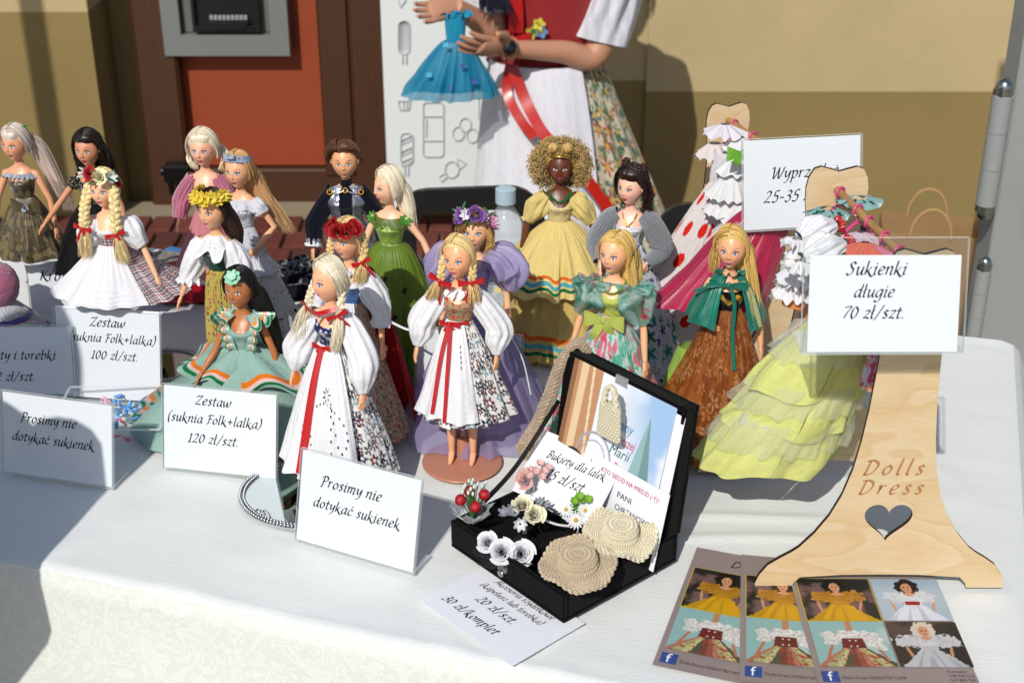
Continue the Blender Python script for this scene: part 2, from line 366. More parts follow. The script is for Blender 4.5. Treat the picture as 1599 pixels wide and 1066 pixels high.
# ---------------- doll anatomy ----------------
TOR = np.array([(.128,.0105,.0095,.001),(.136,.0165,.0125,.001),(.150,.0190,.0140,.001),(.165,.0165,.0122,0),(.183,.0112,.0088,0),(.197,.0146,.0112,-.001),
    (.208,.0172,.0142,-.0025),(.216,.0172,.0112,-.001),(.2225,.0190,.0085,.0005),(.2270,.0140,.0070,.001),(.2305,.0075,.0062,.0015),(.236,.0054,.0055,.001),(.250,.0050,.0052,0)])
def tor(z):
    return [np.interp(z, TOR[:, 0], TOR[:, k]) for k in (1, 2, 3)]
def torso_grid(z0, z1, off=0, nu=40, nv=26, th0=0, th1=2*pi):
    th = np.linspace(th0, th1, nu); z = np.linspace(z1, z0, nv); T, Z = np.meshgrid(th, z, indexing='ij')
    rx, ry, yc = tor(Z); bust = np.exp(-((Z-.2075)/.0065)**2)*np.maximum(0, np.cos(T))**2*.0035*(.45+.55*np.abs(np.sin(T*1.0))*2.0)
    return T, Z, np.stack([(rx+off)*np.sin(T), yc-(ry+off+bust)*np.cos(T), Z], -1)
def catm(pts, m=5):
    return crom(pts, m)
def hand(g, w, d, side, col, s=1., spread=.3, up=(0, 0, 1), curl=.35, thumbdir=None):
    """palm, four fingers and thumb growing from wrist w along d"""
    w = np.asarray(w, float); d = np.asarray(d, float); d /= np.linalg.norm(d)
    a = np.cross(d, up); a /= np.linalg.norm(a); b = np.cross(a, d)
    L = .0078*s
    g.tube([w-d*.001*s, w+d*L*.4, w+d*L*.85, w+d*L*1.08], [.0021*s, .0032*s, .0036*s, .003*s], 10, col, flat=.5, up=b)
    fr = 1. if s < 3 else .82
    for k, (ln, o) in enumerate(((.0062, -1.5), (.0074, -.5), (.007, .5), (.0054, 1.5))):
        p0 = w+d*L*.9+a*o*.0017*s; dd = d+a*o*spread*.25; dd /= np.linalg.norm(dd)
        p1 = p0+dd*ln*.45*s; d2 = dd-b*curl*.6; d2 /= np.linalg.norm(d2); p2 = p1+d2*ln*.33*s; d3 = d2-b*curl; d3 /= np.linalg.norm(d3)
        g.tube([p0, p1, p2, p2+d3*ln*.28*s], [.00105*s*fr, .00098*s*fr, .00088*s*fr, .0006*s*fr], 6 if s < 3 else 12, col)
    t = a*(-1 if side > 0 else 1)
    p0 = w+d*L*.25+t*.0024*s
    g.tube([p0, p0+(d*.6+t*.75)*.0035*s, p0+(d*1.5+t*.9)*.0035*s-b*.0006*s], [.0014*s, .0011*s, .0007*s], 6, col)
def bodymesh(skin, arms, legs=True, ldx=0.):
    g = G(); T, Z, P = torso_grid(.128, .250, 0, 40, 44); g.grid(P, skin)
    for sd, a in zip((-1, 1), arms):
        sh = np.array([sd*.0200, .0008, .2200]); pts = [sh, *[np.array(q) for q in a]]
        e, wr = pts[1], pts[2]
        c = [sh, sh+(e-sh)*.45, e, e+(wr-e)*.4, wr]
        g.tube([sh-np.array([sd*.004, 0, -.0005]), *c], [.0045, .0056, .0046, .0040, .0043, .0029], 12, skin)
        g.ball(e, .0041, skin, 8, 6)
        hand(g, wr, (wr-e) if len(pts) < 4 else (pts[3]-wr), sd, skin, 1.35, up=(sd*.9, -.3, .3))
    if legs:
        for sd in (-1, 1):
            x = sd*.0088; fx = x+ldx*sd
            g.tube([(x, .001, .136), (x*.98, .0005, .118), (x*.95, 0, .095), (fx, -.001, .078), (fx, .001, .066), (fx, .003, .050), (fx, .002, .028), (fx, .002, .012)],
                   [.0092, .0096, .0082, .0062, .0060, .0066, .0047, .0034], 14, skin)
            g.tube([(fx, .004, .013), (fx, .0, .008), (fx, -.007, .0035), (fx, -.013, .002)], [.0036, .0038, .0034, .002], 10, skin, flat=.7)
            g.tube([(fx, .004, .013), (fx, .0055, .007), (fx, .0045, .003)], [.0034, .0036, .0026], 8, skin)
    return g
AX, AY, AZ = .0152, .0172, .0222
def head_shape(T, PH, grow=0.):
    """T azimuth from the front, PH polar; returns P, X, Z normalised"""
    dx = np.sin(T)*np.sin(PH); dy = -np.cos(T)*np.sin(PH); dz = np.cos(PH)
    low = np.clip(-dz, 0, 1); x = dx*(1-.34*low**1.8); y = dy*(1-.06*low); z = dz.copy()
    y = np.where(dy < 0, y*(1-.10*np.clip(dz, 0, 1)), y*1.05)
    y = np.where(dy > 0, y*(1-.45*low), y)
    P = np.stack([x*(AX+grow), y*(AY+grow), z*(AZ+grow)], -1)
    fr = np.clip(-dy, 0, 1)**.5*(dy < 0)
    def ga(cx, cz, sx, sz): return np.exp(-((x-cx)/sx)**2-((z-cz)/sz)**2)*fr
    d = .0022*ga(0, -.22, .10, .08)+.0010*ga(0, -.05, .08, .17)-.0009*(ga(.40, .02, .2, .13)+ga(-.40, .02, .2, .13))
    d += .0012*ga(0, -.50, .18, .05)+.0010*ga(0, -.595, .14, .045)-.0008*ga(0, -.685, .2, .05)+.0020*ga(0, -.86, .22, .14)
    d += .0011*(ga(.46, -.3, .22, .2)+ga(-.46, -.3, .22, .2))
    P[..., 1] -= d
    return P, x, z
def headmesh(skin, lip='d4527a', iris='3a66b0', brow='6a4526', shadow='b58a9a', style=0, lash=1., smile=.5, male=False):
    t = np.linspace(-1, 1, 131); T = np.sign(t)*(np.abs(t)**1.55)*pi; PH = np.linspace(.02, pi-.02, 96)
    T, PH = np.meshgrid(T, PH, indexing='ij'); P, X, Z = head_shape(T, PH)
    sk = C(skin); c = np.tile(sk, (*X.shape, 1)); F = np.cos(T) > .1
    A = np.abs(X)
    def el(cx, cz, rx, rz, soft=.25):
        q = np.sqrt(((A-cx)/rx)**2+((Z-cz)/rz)**2); return smooth(1+soft, 1-soft, q)*F
    c = mixc(c, .22*np.exp(-((A-.50)/.2)**2-((Z+.28)/.16)**2)*F, C('ee7a70'))
    up = .045*np.sin((A-.2)*6)
    ex = .39
    c = mixc(c, .35*el(ex, .12, .22, .09, .5), C(shadow))
    tilt = (A-ex)*.03; Z0 = Z; Z = Z-tilt
    c = mixc(c, el(ex, .022, .195, .098, .15), C('3a2620'))
    c = mixc(c, el(ex-.003, .010, .165, .070, .2), C('f4f2f0'))
    c = mixc(c, el(ex+.01*np.sign(X)*0, .018, .082, .085, .15)*(Z < .095), C(iris)*.8)
    c = mixc(c, el(ex, .018, .040, .045, .2), C('0a0a10'))
    q = smooth(1.3, .7, np.sqrt(((X-(ex*np.sign(X))+.03)/.026)**2+((Z-.045)/.026)**2))*F; c = mixc(c, q, C('ffffff'))
    lid = smooth(.040, .018, np.abs(Z-(.098-(A-ex)**2*2.0)))*(np.abs(A-ex-.02) < .21)*F; c = mixc(c, lid*lash, C('1c1010'))
    wing = smooth(.035, .015, np.abs(Z-.055-(A-.56)*.5))*(A > .55)*(A < .64)*F; c = mixc(c, wing*lash, C('1c1010'))
    Z = Z0
    br = smooth(.030, .010, np.abs(Z-(.265-(A-.46)**2*1.5+(A-.4)*.02)))*(A > .22)*(A < .64)*F; c = mixc(c, br*(.95 if male else .55), C(brow))
    zc = -.535+.30*smile*A**2*4
    lipm = smooth(1.15, .85, np.sqrt((X/.245)**2+((Z-zc)/(.074*(1-.3*(A/.24)**2)+.012))**2))*F
    c = mixc(c, lipm*(.6 if male else 1), C(lip))
    ml = smooth(.016, .006, np.abs(Z-zc-.004))*(A < .19)*F; c = mixc(c, ml*.45, C(lip)*.25)
    c = mixc(c, .18*np.exp(-((A-.05)/.03)**2-((Z+.30)/.03)**2)*F, sk*.35)
    g = G(); g.grid(P, c.reshape(-1, 3))
    for s in (-1, 1):
        g.ball((s*AX*1.0, .001, -.0005), (.0018, .0028, .0042), skin, 8, 6)
    return g
def haircap(g, col, part_x=.0, grow=.0022, front=.64, side=.22, nape=-.62, ridge=.00016, vol=0., hi=None, seed=1, sleek=0., fl=.2):
    t = np.linspace(-1, 1, 121); T = t*pi; PH = np.linspace(.02, 2.6, 60); T, PH = np.meshgrid(T, PH, indexing='ij')
    az = np.abs(T); line = np.interp(az, [0, .5, 1.0, 1.35, 1.75, 2.1, pi], [front, front-.05, side+.22, side-.1, side-.55, nape, nape])
    zt = np.cos(PH); m = smooth(-.03, .26, zt-line)
    off = grow*m-.0006*(1-m)
    P, X, Z = head_shape(T, PH, 0); n = np.stack([np.sin(T)*np.sin(PH), -np.cos(T)*np.sin(PH), np.cos(PH)], -1)
    px = P[..., 0]/AX-part_x; st = np.arctan2(P[..., 1]+.004, px*AX+1e-6)
    rdg = np.sin(46*px+6*Z+5*vn(px*4, Z*2, seed))*.35+np.sin(118*px+14*vn(px*7, Z*2.5, seed))*.65
    groove = np.exp(-(px/.05)**2)*(P[..., 1] < .004)*(.0016 if not sleek else 0)
    P = P+n*(off+vol*m*np.clip(zt+.3, 0, 1)+ridge*rdg*m-groove*m)[..., None]
    cc = C(col); k = (.62+.5*vn(px*46, Z*1.2, seed)+.25*vn(px*120, Z*2, seed+2)+.08*rdg)[..., None]; c = cc*k
    if hi is not None: c = mixc(c, smooth(.5, .9, vn(px*25, Z, seed+3)), C(hi))
    fibres(g, col, 190, grow+.0004+vol*.7, part_x, seed, low=fl)
    keep = zt > line-.06
    g.grid(P, np.clip(c, 0, 1).reshape(-1, 3), keep=keep)
def fibres(g, col, n=170, grow=.0030, part_x=0., seed=3, back=1., low=.2):
    """fine hairs combed from the parting over the sides of the head"""
    r = np.random.RandomState(seed); tt = np.linspace(0, 1, 10)
    for k in range(n):
        sd = 1 if r.rand() < .5+part_x*.5 else -1; y0 = -.70+1.5*r.rand(); a1 = (1.15+low*r.rand())*pi/2; ys = .55*back*(.4+.6*r.rand())
        a = .06+(a1-.06)*tt; yy = np.clip(y0+ys*tt**1.3, -1, .96); q = np.sqrt(np.clip(1-yy**2, .03, 1)); j = 1+.02*r.randn()
        x = part_x*AX*(1-tt)+sd*(AX+grow)*np.sin(a)*q*j; z = (AZ+grow)*np.cos(a)*q*j; y = (AY+grow)*yy
        if z[-1] < .0 and yy[-1] < -.15: continue
        if r.rand() < .12: w = tt**2*.004; x = x+w*r.randn(); z = z+w*r.rand(); y = y+w*r.randn()
        g.tube(np.stack([x, y, z], -1), .00030+.00022*r.rand(), 4, C(col)*(.55+.75*r.rand()), caps=False)
def hcol(col, n, r, lo=.62, hi=1.3):
    return C(col)*(lo+(hi-lo)*r.rand(n))[:, None]
def locks(g, starts, ctrl, col, n=60, rad=.0011, spread=.004, seed=3, seg=9, wob=.0015, taper=.35, curl=0, curln=3):
    """hair locks following control path ctrl, scattered round it"""
    r = np.random.RandomState(seed); base = catm(ctrl, 4); m = len(base); tt = np.linspace(0, 1, m)
    n = int(n*2.1); rad = rad*.56; cols = hcol(col, n, r)
    for k in range(n):
        a = r.rand()*2*pi; q = math.sqrt(r.rand()); ox, oy = cos(a)*q, sin(a)*q
        ex = 1-.15*r.rand(); sp = np.interp(tt, [0, .3, 1], [spread[0], spread[1], spread[2]]) if hasattr(spread, '__len__') else spread*np.ones(m)
        ph = r.rand(4)*6.28
        P = base.copy(); P[:, 0] += ox*sp+wob*np.sin(tt*5+ph[0])*tt; P[:, 1] += oy*sp*.7+wob*np.sin(tt*4+ph[1])*tt; P[:, 2] += (1-ex)*.02*tt
        if curl: P[:, 0] += curl*np.sin(tt*2*pi*curln+ph[2])*np.minimum(1, tt*3); P[:, 1] += curl*np.cos(tt*2*pi*curln+ph[2])*np.minimum(1, tt*3)
        g.tube(P, rad*np.interp(tt, [0, .15, .7, 1], [.7, 1, .9, taper*.4]), 5, cols[k], flat=.6, caps=False)
def hairmass(g, ctrl, rx, ry, col, ridge=.0006, n=60, seed=5, nr=22):
    n = 110; ridge = ridge*.6; base = catm(ctrl, 8); m = len(base); tt = np.linspace(0, 1, m); th = np.linspace(0, 2*pi, n, endpoint=False)
    RX = np.interp(tt, np.linspace(0, 1, len(rx)), rx); RY = np.interp(tt, np.linspace(0, 1, len(ry)), ry)
    T, K = np.meshgrid(th, tt, indexing='ij'); rd = 1+ridge/.01*(.6*np.sin(13*T+3*vn(T*2, K*3, seed)*3)+.7*np.sin(34*T+9*vn(T*3, K*3, seed)))
    P = np.stack([base[None, :, 0]+RX*np.cos(T)*rd, base[None, :, 1]+RY*np.sin(T)*rd, base[None, :, 2]+0*T], -1)
    k = .55+.5*vn(T*14, K*2, seed)+.35*vn(T*33, K*2.5, seed+1)
    g.grid(P, np.clip(C(col)*k[..., None], 0, 1).reshape(-1, 3), close=True)
def braid(g, ctrl, col, r=.0026, turns=4.5, A=.0024, seed=1, n=8):
    base = catm(ctrl, 16); m = len(base); tt = np.linspace(0, 1, m)
    d = np.gradient(base, axis=0); d /= np.linalg.norm(d, axis=1)[:, None]
    a = np.cross(d, (0, 1, 0)); a /= np.linalg.norm(a, axis=1)[:, None]; b = np.cross(a, d)
    for k in range(3):
        ph = tt*turns*2*pi*.66+2*pi*k/3; P = base+a*(A*1.15*np.sin(ph))[:, None]+b*(A*.7*np.sin(2*ph))[:, None]
        th = np.arange(n)/n*2*pi
        cl = C(col)*(.8+.35*hsh(np.arange(m)//2, np.full(m, k), seed))[:, None]
        g.tube(P, r*(1-.25*tt), n, cl, flat=.8)
        for q in range(3):
            of = a*(cos(q*2+k)*r*.8)+b*(sin(q*2+k)*r*.8); g.tube(P+of, .00055, 4, C(col)*(1.15-.3*q), caps=False)
def bow(g, c, s, col, yaw=0., tail=1., w=.45, droop=.25, tilt=0.):
    h = G(); u = np.linspace(0, 1, 18); v = np.linspace(-.5, .5, 5); U, V = np.meshgrid(u, v, indexing='ij')
    for sd in (-1, 1):
        x = sd*s*np.sin(pi*U)**.8*1.0; y = -s*.18*np.cos(pi*U)*np.sin(pi*U)**.5-.0004; z = V*s*w*(.30+.9*np.sin(pi*U))-droop*s*np.sin(pi*U)*.4+.15*s*np.sin(pi*U)
        h.grid(np.stack([x, y, z], -1), C(col))
        U2 = U; x = sd*s*(.08+.45*U2)+V*s*w*.75*.7; y = -s*.06-.12*s*np.sin(U2*4+sd); z = -s*tail*1.25*U2+sd*V*s*w*.35
        h.grid(np.stack([x, y, z], -1), C(col)*.95)
    h.ball((0, -s*.1, 0), (s*.14, s*.14, s*.2), col, 8, 6)
    M = Matrix.Translation(Vector([float(q) for q in c])) @ Matrix.Rotation(yaw, 4, 'Z') @ Matrix.Rotation(tilt, 4, 'Y'); g.add(h, M)
def rose(r, col, n=11, seed=0, open_=1.):
    g = G(); u = np.linspace(-1, 1, 7); v = np.linspace(0, 1, 5); U, V = np.meshgrid(u, v, indexing='ij'); col = C(col)
    for k in range(n):
        f = (k+.6)/n; a = k*2.4+seed; rr = r*(.12+.62*f); ang = a+U*(1.25-.45*f); fl = rr*(1+(.15+.65*f*open_)*V**2)
        h = r*(.15+.75*V*(1-.35*f))*(1-.25*U**2*V)+r*.05*np.sin(U*5+k)*V
        P = np.stack([fl*np.cos(ang), fl*np.sin(ang), h-r*.2], -1)
        g.grid(P, np.clip(col*(.85+.25*V[..., None]*f+.05*(k % 3)), 0, 1).reshape(-1, 3))
    return g
def daisy(r, col, cc='e8b020', n=12, cup=.2, w=.22):
    g = G(); u = np.linspace(-1, 1, 4); v = np.linspace(0, 1, 5); U, V = np.meshgrid(u, v, indexing='ij')
    for k in range(n):
        a = 2*pi*k/n; L = r*(.15+.85*V); W = r*w*U*np.sin(.35+V*2.5)
        P = np.stack([L*cos(a)-W*sin(a), L*sin(a)+W*cos(a), r*cup*V**2+r*.06*(k % 2)], -1); g.grid(P, C(col)*(.9+.1*(k % 2)))
    if cc: g.ball((0, 0, r*.06), (r*.24, r*.24, r*.14), cc, 8, 5)
    return g
def leafg(L, w, col):
    g = G(); u = np.linspace(-1, 1, 4); v = np.linspace(0, 1, 6); U, V = np.meshgrid(u, v, indexing='ij')
    g.grid(np.stack([U*w*np.sin(V*pi)**.8, V*L, .15*L*V*V+np.abs(U)*w*.4], -1),C(col)); return g
def place(g, h, p, nrm, s=1., roll=0.):
    q = Vector([float(v) for v in nrm]).to_track_quat('Z', 'Y').to_matrix().to_4x4()
    g.add(h, Matrix.Translation(Vector([float(v) for v in p])) @ q @ Matrix.Rotation(roll, 4, 'Z') @ Matrix.Scale(s, 4))

# ---------------- cloth patterns: f(s, t, v, th) in metres ----------------
def solid(c, var=.04):
    c = C(c)
    return lambda s, t, v, th: c*(1-var+2*var*vn(s*150, t*60, 3))[..., None]
def gingham(a, b, w, k=.0026):
    a, b, w = C(a), C(b), C(w)
    def f(s, t, v, th):
        i = np.floor(s/k).astype(int); j = np.floor(t/k).astype(int); ci = np.where((i % 4 == 0)[..., None], a, b); cj = np.where((j % 4 == 0)[..., None], a, b)
        oi = (i % 2 == 0)[..., None]; oj = (j % 2 == 0)[..., None]
        return np.where(oi & oj, (ci+cj)*.35, np.where(oi, ci*.5+w*.45, np.where(oj, cj*.5+w*.45, w)))
    return f
def floral(bg, cols, cell=.008, size=.48, pet=5, cc='f0e0a0', dens=.95, ring=None, seed=0, leaf=None, lob=.28, base=None):
    bgc = C(bg)
    def f(s, t, v, th):
        c = np.tile(bgc, (*s.shape, 1)) if base is None else base(s, t, v, th)
        if leaf is not None: c = mixc(c, smooth(.60, .68, vn(s/cell*2.1, t/cell*2.1, seed+9)), C(leaf))
        i0 = np.floor(s/cell); j0 = np.floor(t/cell)
        for di in (-1, 0, 1):
            for dj in (-1, 0, 1):
                i = i0+di; j = j0+dj; cx = (i+.5+.35*(hsh(i, j, seed)-.5)*2)*cell; cy = (j+.5+.35*(hsh(i, j, seed+1)-.5)*2)*cell
                r = cell*size*(.6+.55*hsh(i, j, seed+2)); on = hsh(i, j, seed+3) < dens; pick = (hsh(i, j, seed+4)*len(cols)).astype(int)
                dx = s-cx; dy = t-cy; d = np.sqrt(dx*dx+dy*dy)/r; an = np.arctan2(dy, dx)+6*hsh(i, j, seed+5)
                lobr = 1-lob+lob*np.cos(pet*an)
                m = smooth(1.1, .9, d/lobr)*on
                pc = np.array([C(q) for q in cols])[np.clip(pick, 0, len(cols)-1)]
                if ring: m2 = smooth(1.1, .9, d/lobr/1.25)*on; c = mixc(c, m2, C(ring))
                c = c*(1-m[..., None])+pc*m[..., None]
                if cc: c = mixc(c, smooth(.40, .26, d)*on, C(cc))
        return c
    return f
def bands(base, L):
    """L: (v0, v1, colour) ribbons"""
    def f(s, t, v, th):
        c = base(s, t, v, th)
        for a, b, q in L:
            c = mixc(c, ((v > a) & (v < b)).astype(float), C(q)*(1.))
        return c
    return f
def swirls(bg, ink, cell=.012, seed=0, w=.09, grid=False):
    def f(s, t, v, th):
        c = np.tile(C(bg), (*s.shape, 1)); q = fbm(s/cell, t/cell, seed, 2); m = smooth(w, w*.4, np.abs((q*7) % 1-.5)*1.0)*(vn(s/cell*.5, t/cell*.5, seed+4) > .42)
        i = np.floor(s/(cell*1.6)); j = np.floor(t/(cell*1.6)); d = np.hypot(s-(i+.5)*cell*1.6, t-(j+.5)*cell*1.6)/cell
        m2 = smooth(.07, .03, np.abs((d*3.2) % 1-.5))*(d < .62)*(hsh(i, j, seed) > .45)
        return mixc(c, np.maximum(m*(d > .7), m2), C(ink))
    return f
def smear(cols, k=.012, seed=0, o=3):
    cs = np.array([C(q) for q in cols])
    def f(s, t, v, th):
        q = np.clip(fbm(s/k, t/k, seed, o)*1.7-.35, 0, .999)*len(cs); i = q.astype(int); fr = smooth(.35, .65, q-i)[..., None]
        return cs[i]*(1-fr)+cs[np.minimum(i+1, len(cs)-1)]*fr
    return f
def over(base, top, maskf):
    return lambda s, t, v, th: mixc(base(s, t, v, th), maskf(s, t, v, th).astype(float), top(s, t, v, th))

def skirt(g, z0, z1, r0, r1, colf, n=14, amp=.09, power=1., ry=.85, th=(0, 2*pi), shift=(0, 0), off=0., nu=300, nv=90, seed=0, hem=0., c0=(0, 0), vr=(0, 1), holes=None, scal=0., pleat=0.):
    thv = np.linspace(th[0], th[1], nu); v = np.linspace(vr[0], vr[1], nv); T, V = np.meshgrid(thv, v, indexing='ij')
    full = th[1]-th[0] > 6.2
    ph = seed*1.7; nz = lambda k: np.sin(n*T+ph+k+2.4*np.sin(2*T+seed)+1.3*np.sin(5*T+seed*3)+.9*V)
    q = vn(T/6.2832*n*1.3+seed*3, V*1.6+seed, seed); f = .75*nz(0)+1.1*(2*q-1)+.35*np.sin((n*2-1)*T+seed*2.3+1.5*np.sin(3*T)+V*2)*V+.25*(2*vn(T/6.2832*n*3.7, V*5, seed+5)-1)
    r = r0+(r1-r0)*V**power; a = amp*np.minimum(1, V*1.2+.06)*(1+pleat*0)
    rr = (r*(1+a*f*.6))+off+.0004*np.sin(40*T+seed)*np.minimum(1, 2*(1-V))
    X = c0[0]+shift[0]*V+rr*np.sin(T); Y = c0[1]+shift[1]*V-rr*np.cos(T)*ry
    Z = z0+(z1-z0)*V+hem*V*np.sin(n*T+ph+1.2)+scal*np.abs(np.sin(n*T*.5))*V**8
    Z += .003*V*(fbm(np.sin(T)*3+5, V*4+np.cos(T), seed)-.5)
    s = T*r1; t = V*math.hypot(z0-z1, r1-r0); c = colf(s, t, V, T)
    c = np.clip(c, 0, 1)
    keep = None
    if holes is not None: keep = ~holes(s, t, V, T)
    g.grid(np.stack([X, Y, Z], -1), c.reshape(-1, 3), keep=keep); return g
def bodice(g, z0, z1, colf, off=.0009, neck=None, nu=90, nv=50, wr=.0003):
    T, Z, P = torso_grid(z0, z1, off, nu, nv); n = P-np.stack([0*Z, 0*Z, Z], -1); n[..., 2] = 0; n /= np.linalg.norm(n, axis=-1)[..., None]+1e-9
    P = P+n*(wr*np.sin(9*T+Z*500+3*np.sin(Z*300)))[..., None]
    keep = None
    if neck is not None: keep = Z < neck(T)
    c = colf(T*.017, Z, (z1-Z)/(z1-z0), T)
    g.grid(P, np.clip(c, 0, 1).reshape(-1, 3), keep=keep); return g
def sleeve(g, pts, rad, colf, n=9, amp=.08, nu=48, nv=36, seed=0):
    c = catm(pts, 8); m = len(c); tt = np.linspace(0, 1, m); d = np.gradient(c, axis=0); d /= np.linalg.norm(d, axis=1)[:, None]
    up = np.array([0, 1., 0]); R_ = np.interp(tt, np.linspace(0, 1, len(rad)), rad); th = np.linspace(0, 2*pi, nu)
    a = np.cross(d, up); a /= np.linalg.norm(a, axis=1)[:, None]; b = np.cross(a, d)
    T, K = np.meshgrid(th, tt, indexing='ij')
    rr = R_[None]*(1+amp*np.sin(n*T+seed+2*np.sin(4*K+seed))*np.sin(K*pi)**.4+amp*.8*np.sin(3*T+7*K+seed))
    P = c[None]+a[None]*(np.cos(T)*rr)[..., None]+b[None]*(np.sin(T)*rr)[..., None]
    cc = colf(T*.012, K*.04, K, T); g.grid(P, np.clip(cc, 0, 1).reshape(-1, 3)); return g
def ruffle(g, zc, r, w, colf, n=12, amp=.35, drop=.3, th=(0, 2*pi), c0=(0, 0), ry=.75, nu=180, nv=12, seed=0, tilt=0., scal=0):
    """collar / frill: annulus leaving radius r by width w"""
    T, V = np.meshgrid(np.linspace(th[0], th[1], nu), np.linspace(0, 1, nv), indexing='ij')
    w2 = w*(1-scal*np.abs(np.cos(n*T/2))**3)
    wob = np.sin(n*T+seed+1.5*np.sin(2*T+seed)+.8*np.sin(5*T)); rr = r+w2*V*(1-.25*drop)+amp*w*V*.8*np.cos(n*T+seed+1.5*np.sin(2*T+seed)); Z = zc-w2*V*drop+amp*w*V*wob+tilt*(-np.cos(T))*r
    P = np.stack([c0[0]+rr*np.sin(T), c0[1]-rr*np.cos(T)*ry, Z], -1)
    g.grid(P, np.clip(colf(T*(r+w), V*w, V, T), 0, 1).reshape(-1, 3)); return g
def ribbon(g, pts, w, col, nrm=(0, -1, 0), seed=0):
    c = catm(pts, 6); d = np.gradient(c, axis=0); d /= np.linalg.norm(d, axis=1)[:, None]; a = np.cross(d, nrm); a /= np.linalg.norm(a, axis=1)[:, None]+1e-9
    V = np.linspace(-.5, .5, 4); P = c[:, None]+a[:, None]*(V*w)[None, :, None]; g.grid(P, C(col)); return g

class Doll:
    def __init__(s, label, px, py, base=0., yaw=0., head=0., skin='d9966a', arms=None, legs=True, ztop=.293, face=None, kind='doll', ldx=0, tilt=0., group='dressed dolls standing on the white table', hs=1.07, loc=None):
        p = atz(px, py, TZ+base+ztop) if loc is None else np.array(loc)
        if loc is None: p[2] = TZ+base+.003
        s.root = thing(kind, label, 'doll', p, yaw, group); skin = C(skin)*np.array([1.17, 1.16, 1.16]); s.skin = skin; s.base = p
        arms = arms or ([(-.0335, -.002, .180), (-.040, -.012, .142)], [(.0335, -.002, .180), (.040, -.012, .142)])
        s.p(bodymesh(skin, arms, legs, ldx), 'body', SKIN)
        s.head = s.p(headmesh(skin, **(face or {})), 'head', SKIN); s.head.location = (0, -.0012, .2618); s.head.rotation_euler = (tilt, 0, head-yaw); s.head.scale = (hs,)*3
    def p(s, g, name, m=CLOTH, label=None, sm=True): return part(g, name, m, s.root, sm, label)
    def h(s, g, name='hair', m=HAIR, label=None): return part(g, name, m, s.head, True, label)
def stand_disc(root, r=.0475, col='b97f68', cup=True, y=.012, post=False):
    g = G(); T = np.linspace(0, 2*pi, 65); rr = np.array([0, .6, .96, 1, 1, .97])*r; zz = np.array([.0031, .0031, .0029, .0022, .0005, 0])-.003
    g.grid(np.stack([np.cos(T)[:, None]*rr, np.sin(T)[:, None]*rr, np.tile(zz, (65, 1))], -1), col)
    part(g, 'base_disc', PLAST, root)
    if cup:
        g = G(); g.tube([(0, y, 0), (0, y, .026)], .0085, 20, col); g.tube([(0, y, .02), (0, y, .07)], .0045, 12, col); part(g, 'support_post', PLAST, root)
# ---------------- the setting ----------------
def struct(g, name, m, sm=False, parent=None):
    o = part(g, name, m, parent, sm)
    if parent is None: o['kind'] = 'structure'
    return o
def stucco(name, c, k=.16):
    return mat(name, .95, .6, 150, .003, col=c, noisecol=k, nscale=3.2, spec=.15)
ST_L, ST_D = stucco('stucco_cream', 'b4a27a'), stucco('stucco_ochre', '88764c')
g = G(); g.box((-30, -12, -.3), (30, 60, 0), 'a09888'); struct(g, 'ground', mat('paving_stone', .9, .5, 40, .004, col='9a9280', noisecol=.2, nscale=14))
WY = 4.2
def wallbox(x0, x1, z0, z1, y=WY, d=.5, m=ST_L, name='wall', parent=None, bev=0):
    g = G(); g.box((x0, y, z0), (x1, y+d, z1), 'ffffff', bev); return struct(g, name, m, parent=parent)
wl = thing('rendered_wall', 'ochre and cream rendered wall with shaded door recess on the left', 'wall', (0, 0, 0))
def wp(x0, x1, z0, z1, m, y=WY, name='wall_panel'):
    g = G(); g.box((x0, y, z0), (x1, y+.5, z1)); part(g, name, m, wl, False)
wp(-4, -1.255, .782, 3.2, ST_L, name='upper_render'); wp(-4, -1.255, 0, .782, ST_D, WY-.0, 'lower_render')
wr = thing('rendered_wall', 'two tone ochre rendered wall behind the woman and the dress stands', 'wall', (0, 0, 0))
def wp2(x0, x1, z0, z1, m, y=WY, name='wall_panel'):
    g = G(); g.box((x0, y, z0), (x1, y+.5, z1)); part(g, name, m, wr, False)
wp2(.405, 5, .545, 3.2, ST_L, 4.185, 'upper_render'); wp2(.405, 5, 0, .545, ST_D, 4.185, 'lower_render')
wp2(-.36, .405, .575, 3.2, ST_L, 4.20, 'upper_render'); wp2(-.36, .405, 0, .575, ST_D, 4.20, 'lower_render')
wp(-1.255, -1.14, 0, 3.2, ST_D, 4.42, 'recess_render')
# doorway with cash machine
dr = thing('doorway', 'brown timber doorway with orange panel and cash machine', 'door', (0, 0, 0))
DY = 4.36
def dp(x0, x1, z0, z1, m, y, name, b=.004, d=.06):
    g = G(); g.box((x0, y, z0), (x1, y+d, z1), 'ffffff', b); part(g, name, m, dr, False)
dp(-1.165, -1.035, .12, 3, DARKWOOD, DY-.04, 'frame_post', .01)
dp(-1.06, -.58, .24, 3, mat('orange_panel', .6, .2, 200, .0005, col='8c3a18', noisecol=.07, nscale=3), DY+.02, 'orange_panel')
dp(-1.034, -.45, .10, .238, DARKWOOD, DY-.01, 'bottom_rail', .006)
dp(-.60, -.502, .216, 3, DARKWOOD, DY-.02, 'frame_post', .008); dp(-.498, -.38, .10, 3, DARKWOOD, DY-.05, 'frame_post', .008)
am = thing('cash_machine', 'grey cash machine set in the orange panel', 'cash machine', (-.868, DY-.02, .60))
GR = mat('grey_metal_casing', .45, .1, 300, .0003, metal=.3, col='7c7f7e')
g = G()
g = G(); g.prism([[(-.20, .02), (.185, .02), (.185, .75), (-.20, .75)], [(-.145, .085), (-.145, .60), (.13, .60), (.13, .085)]], .06); part(g, 'casing', GR, am, False)
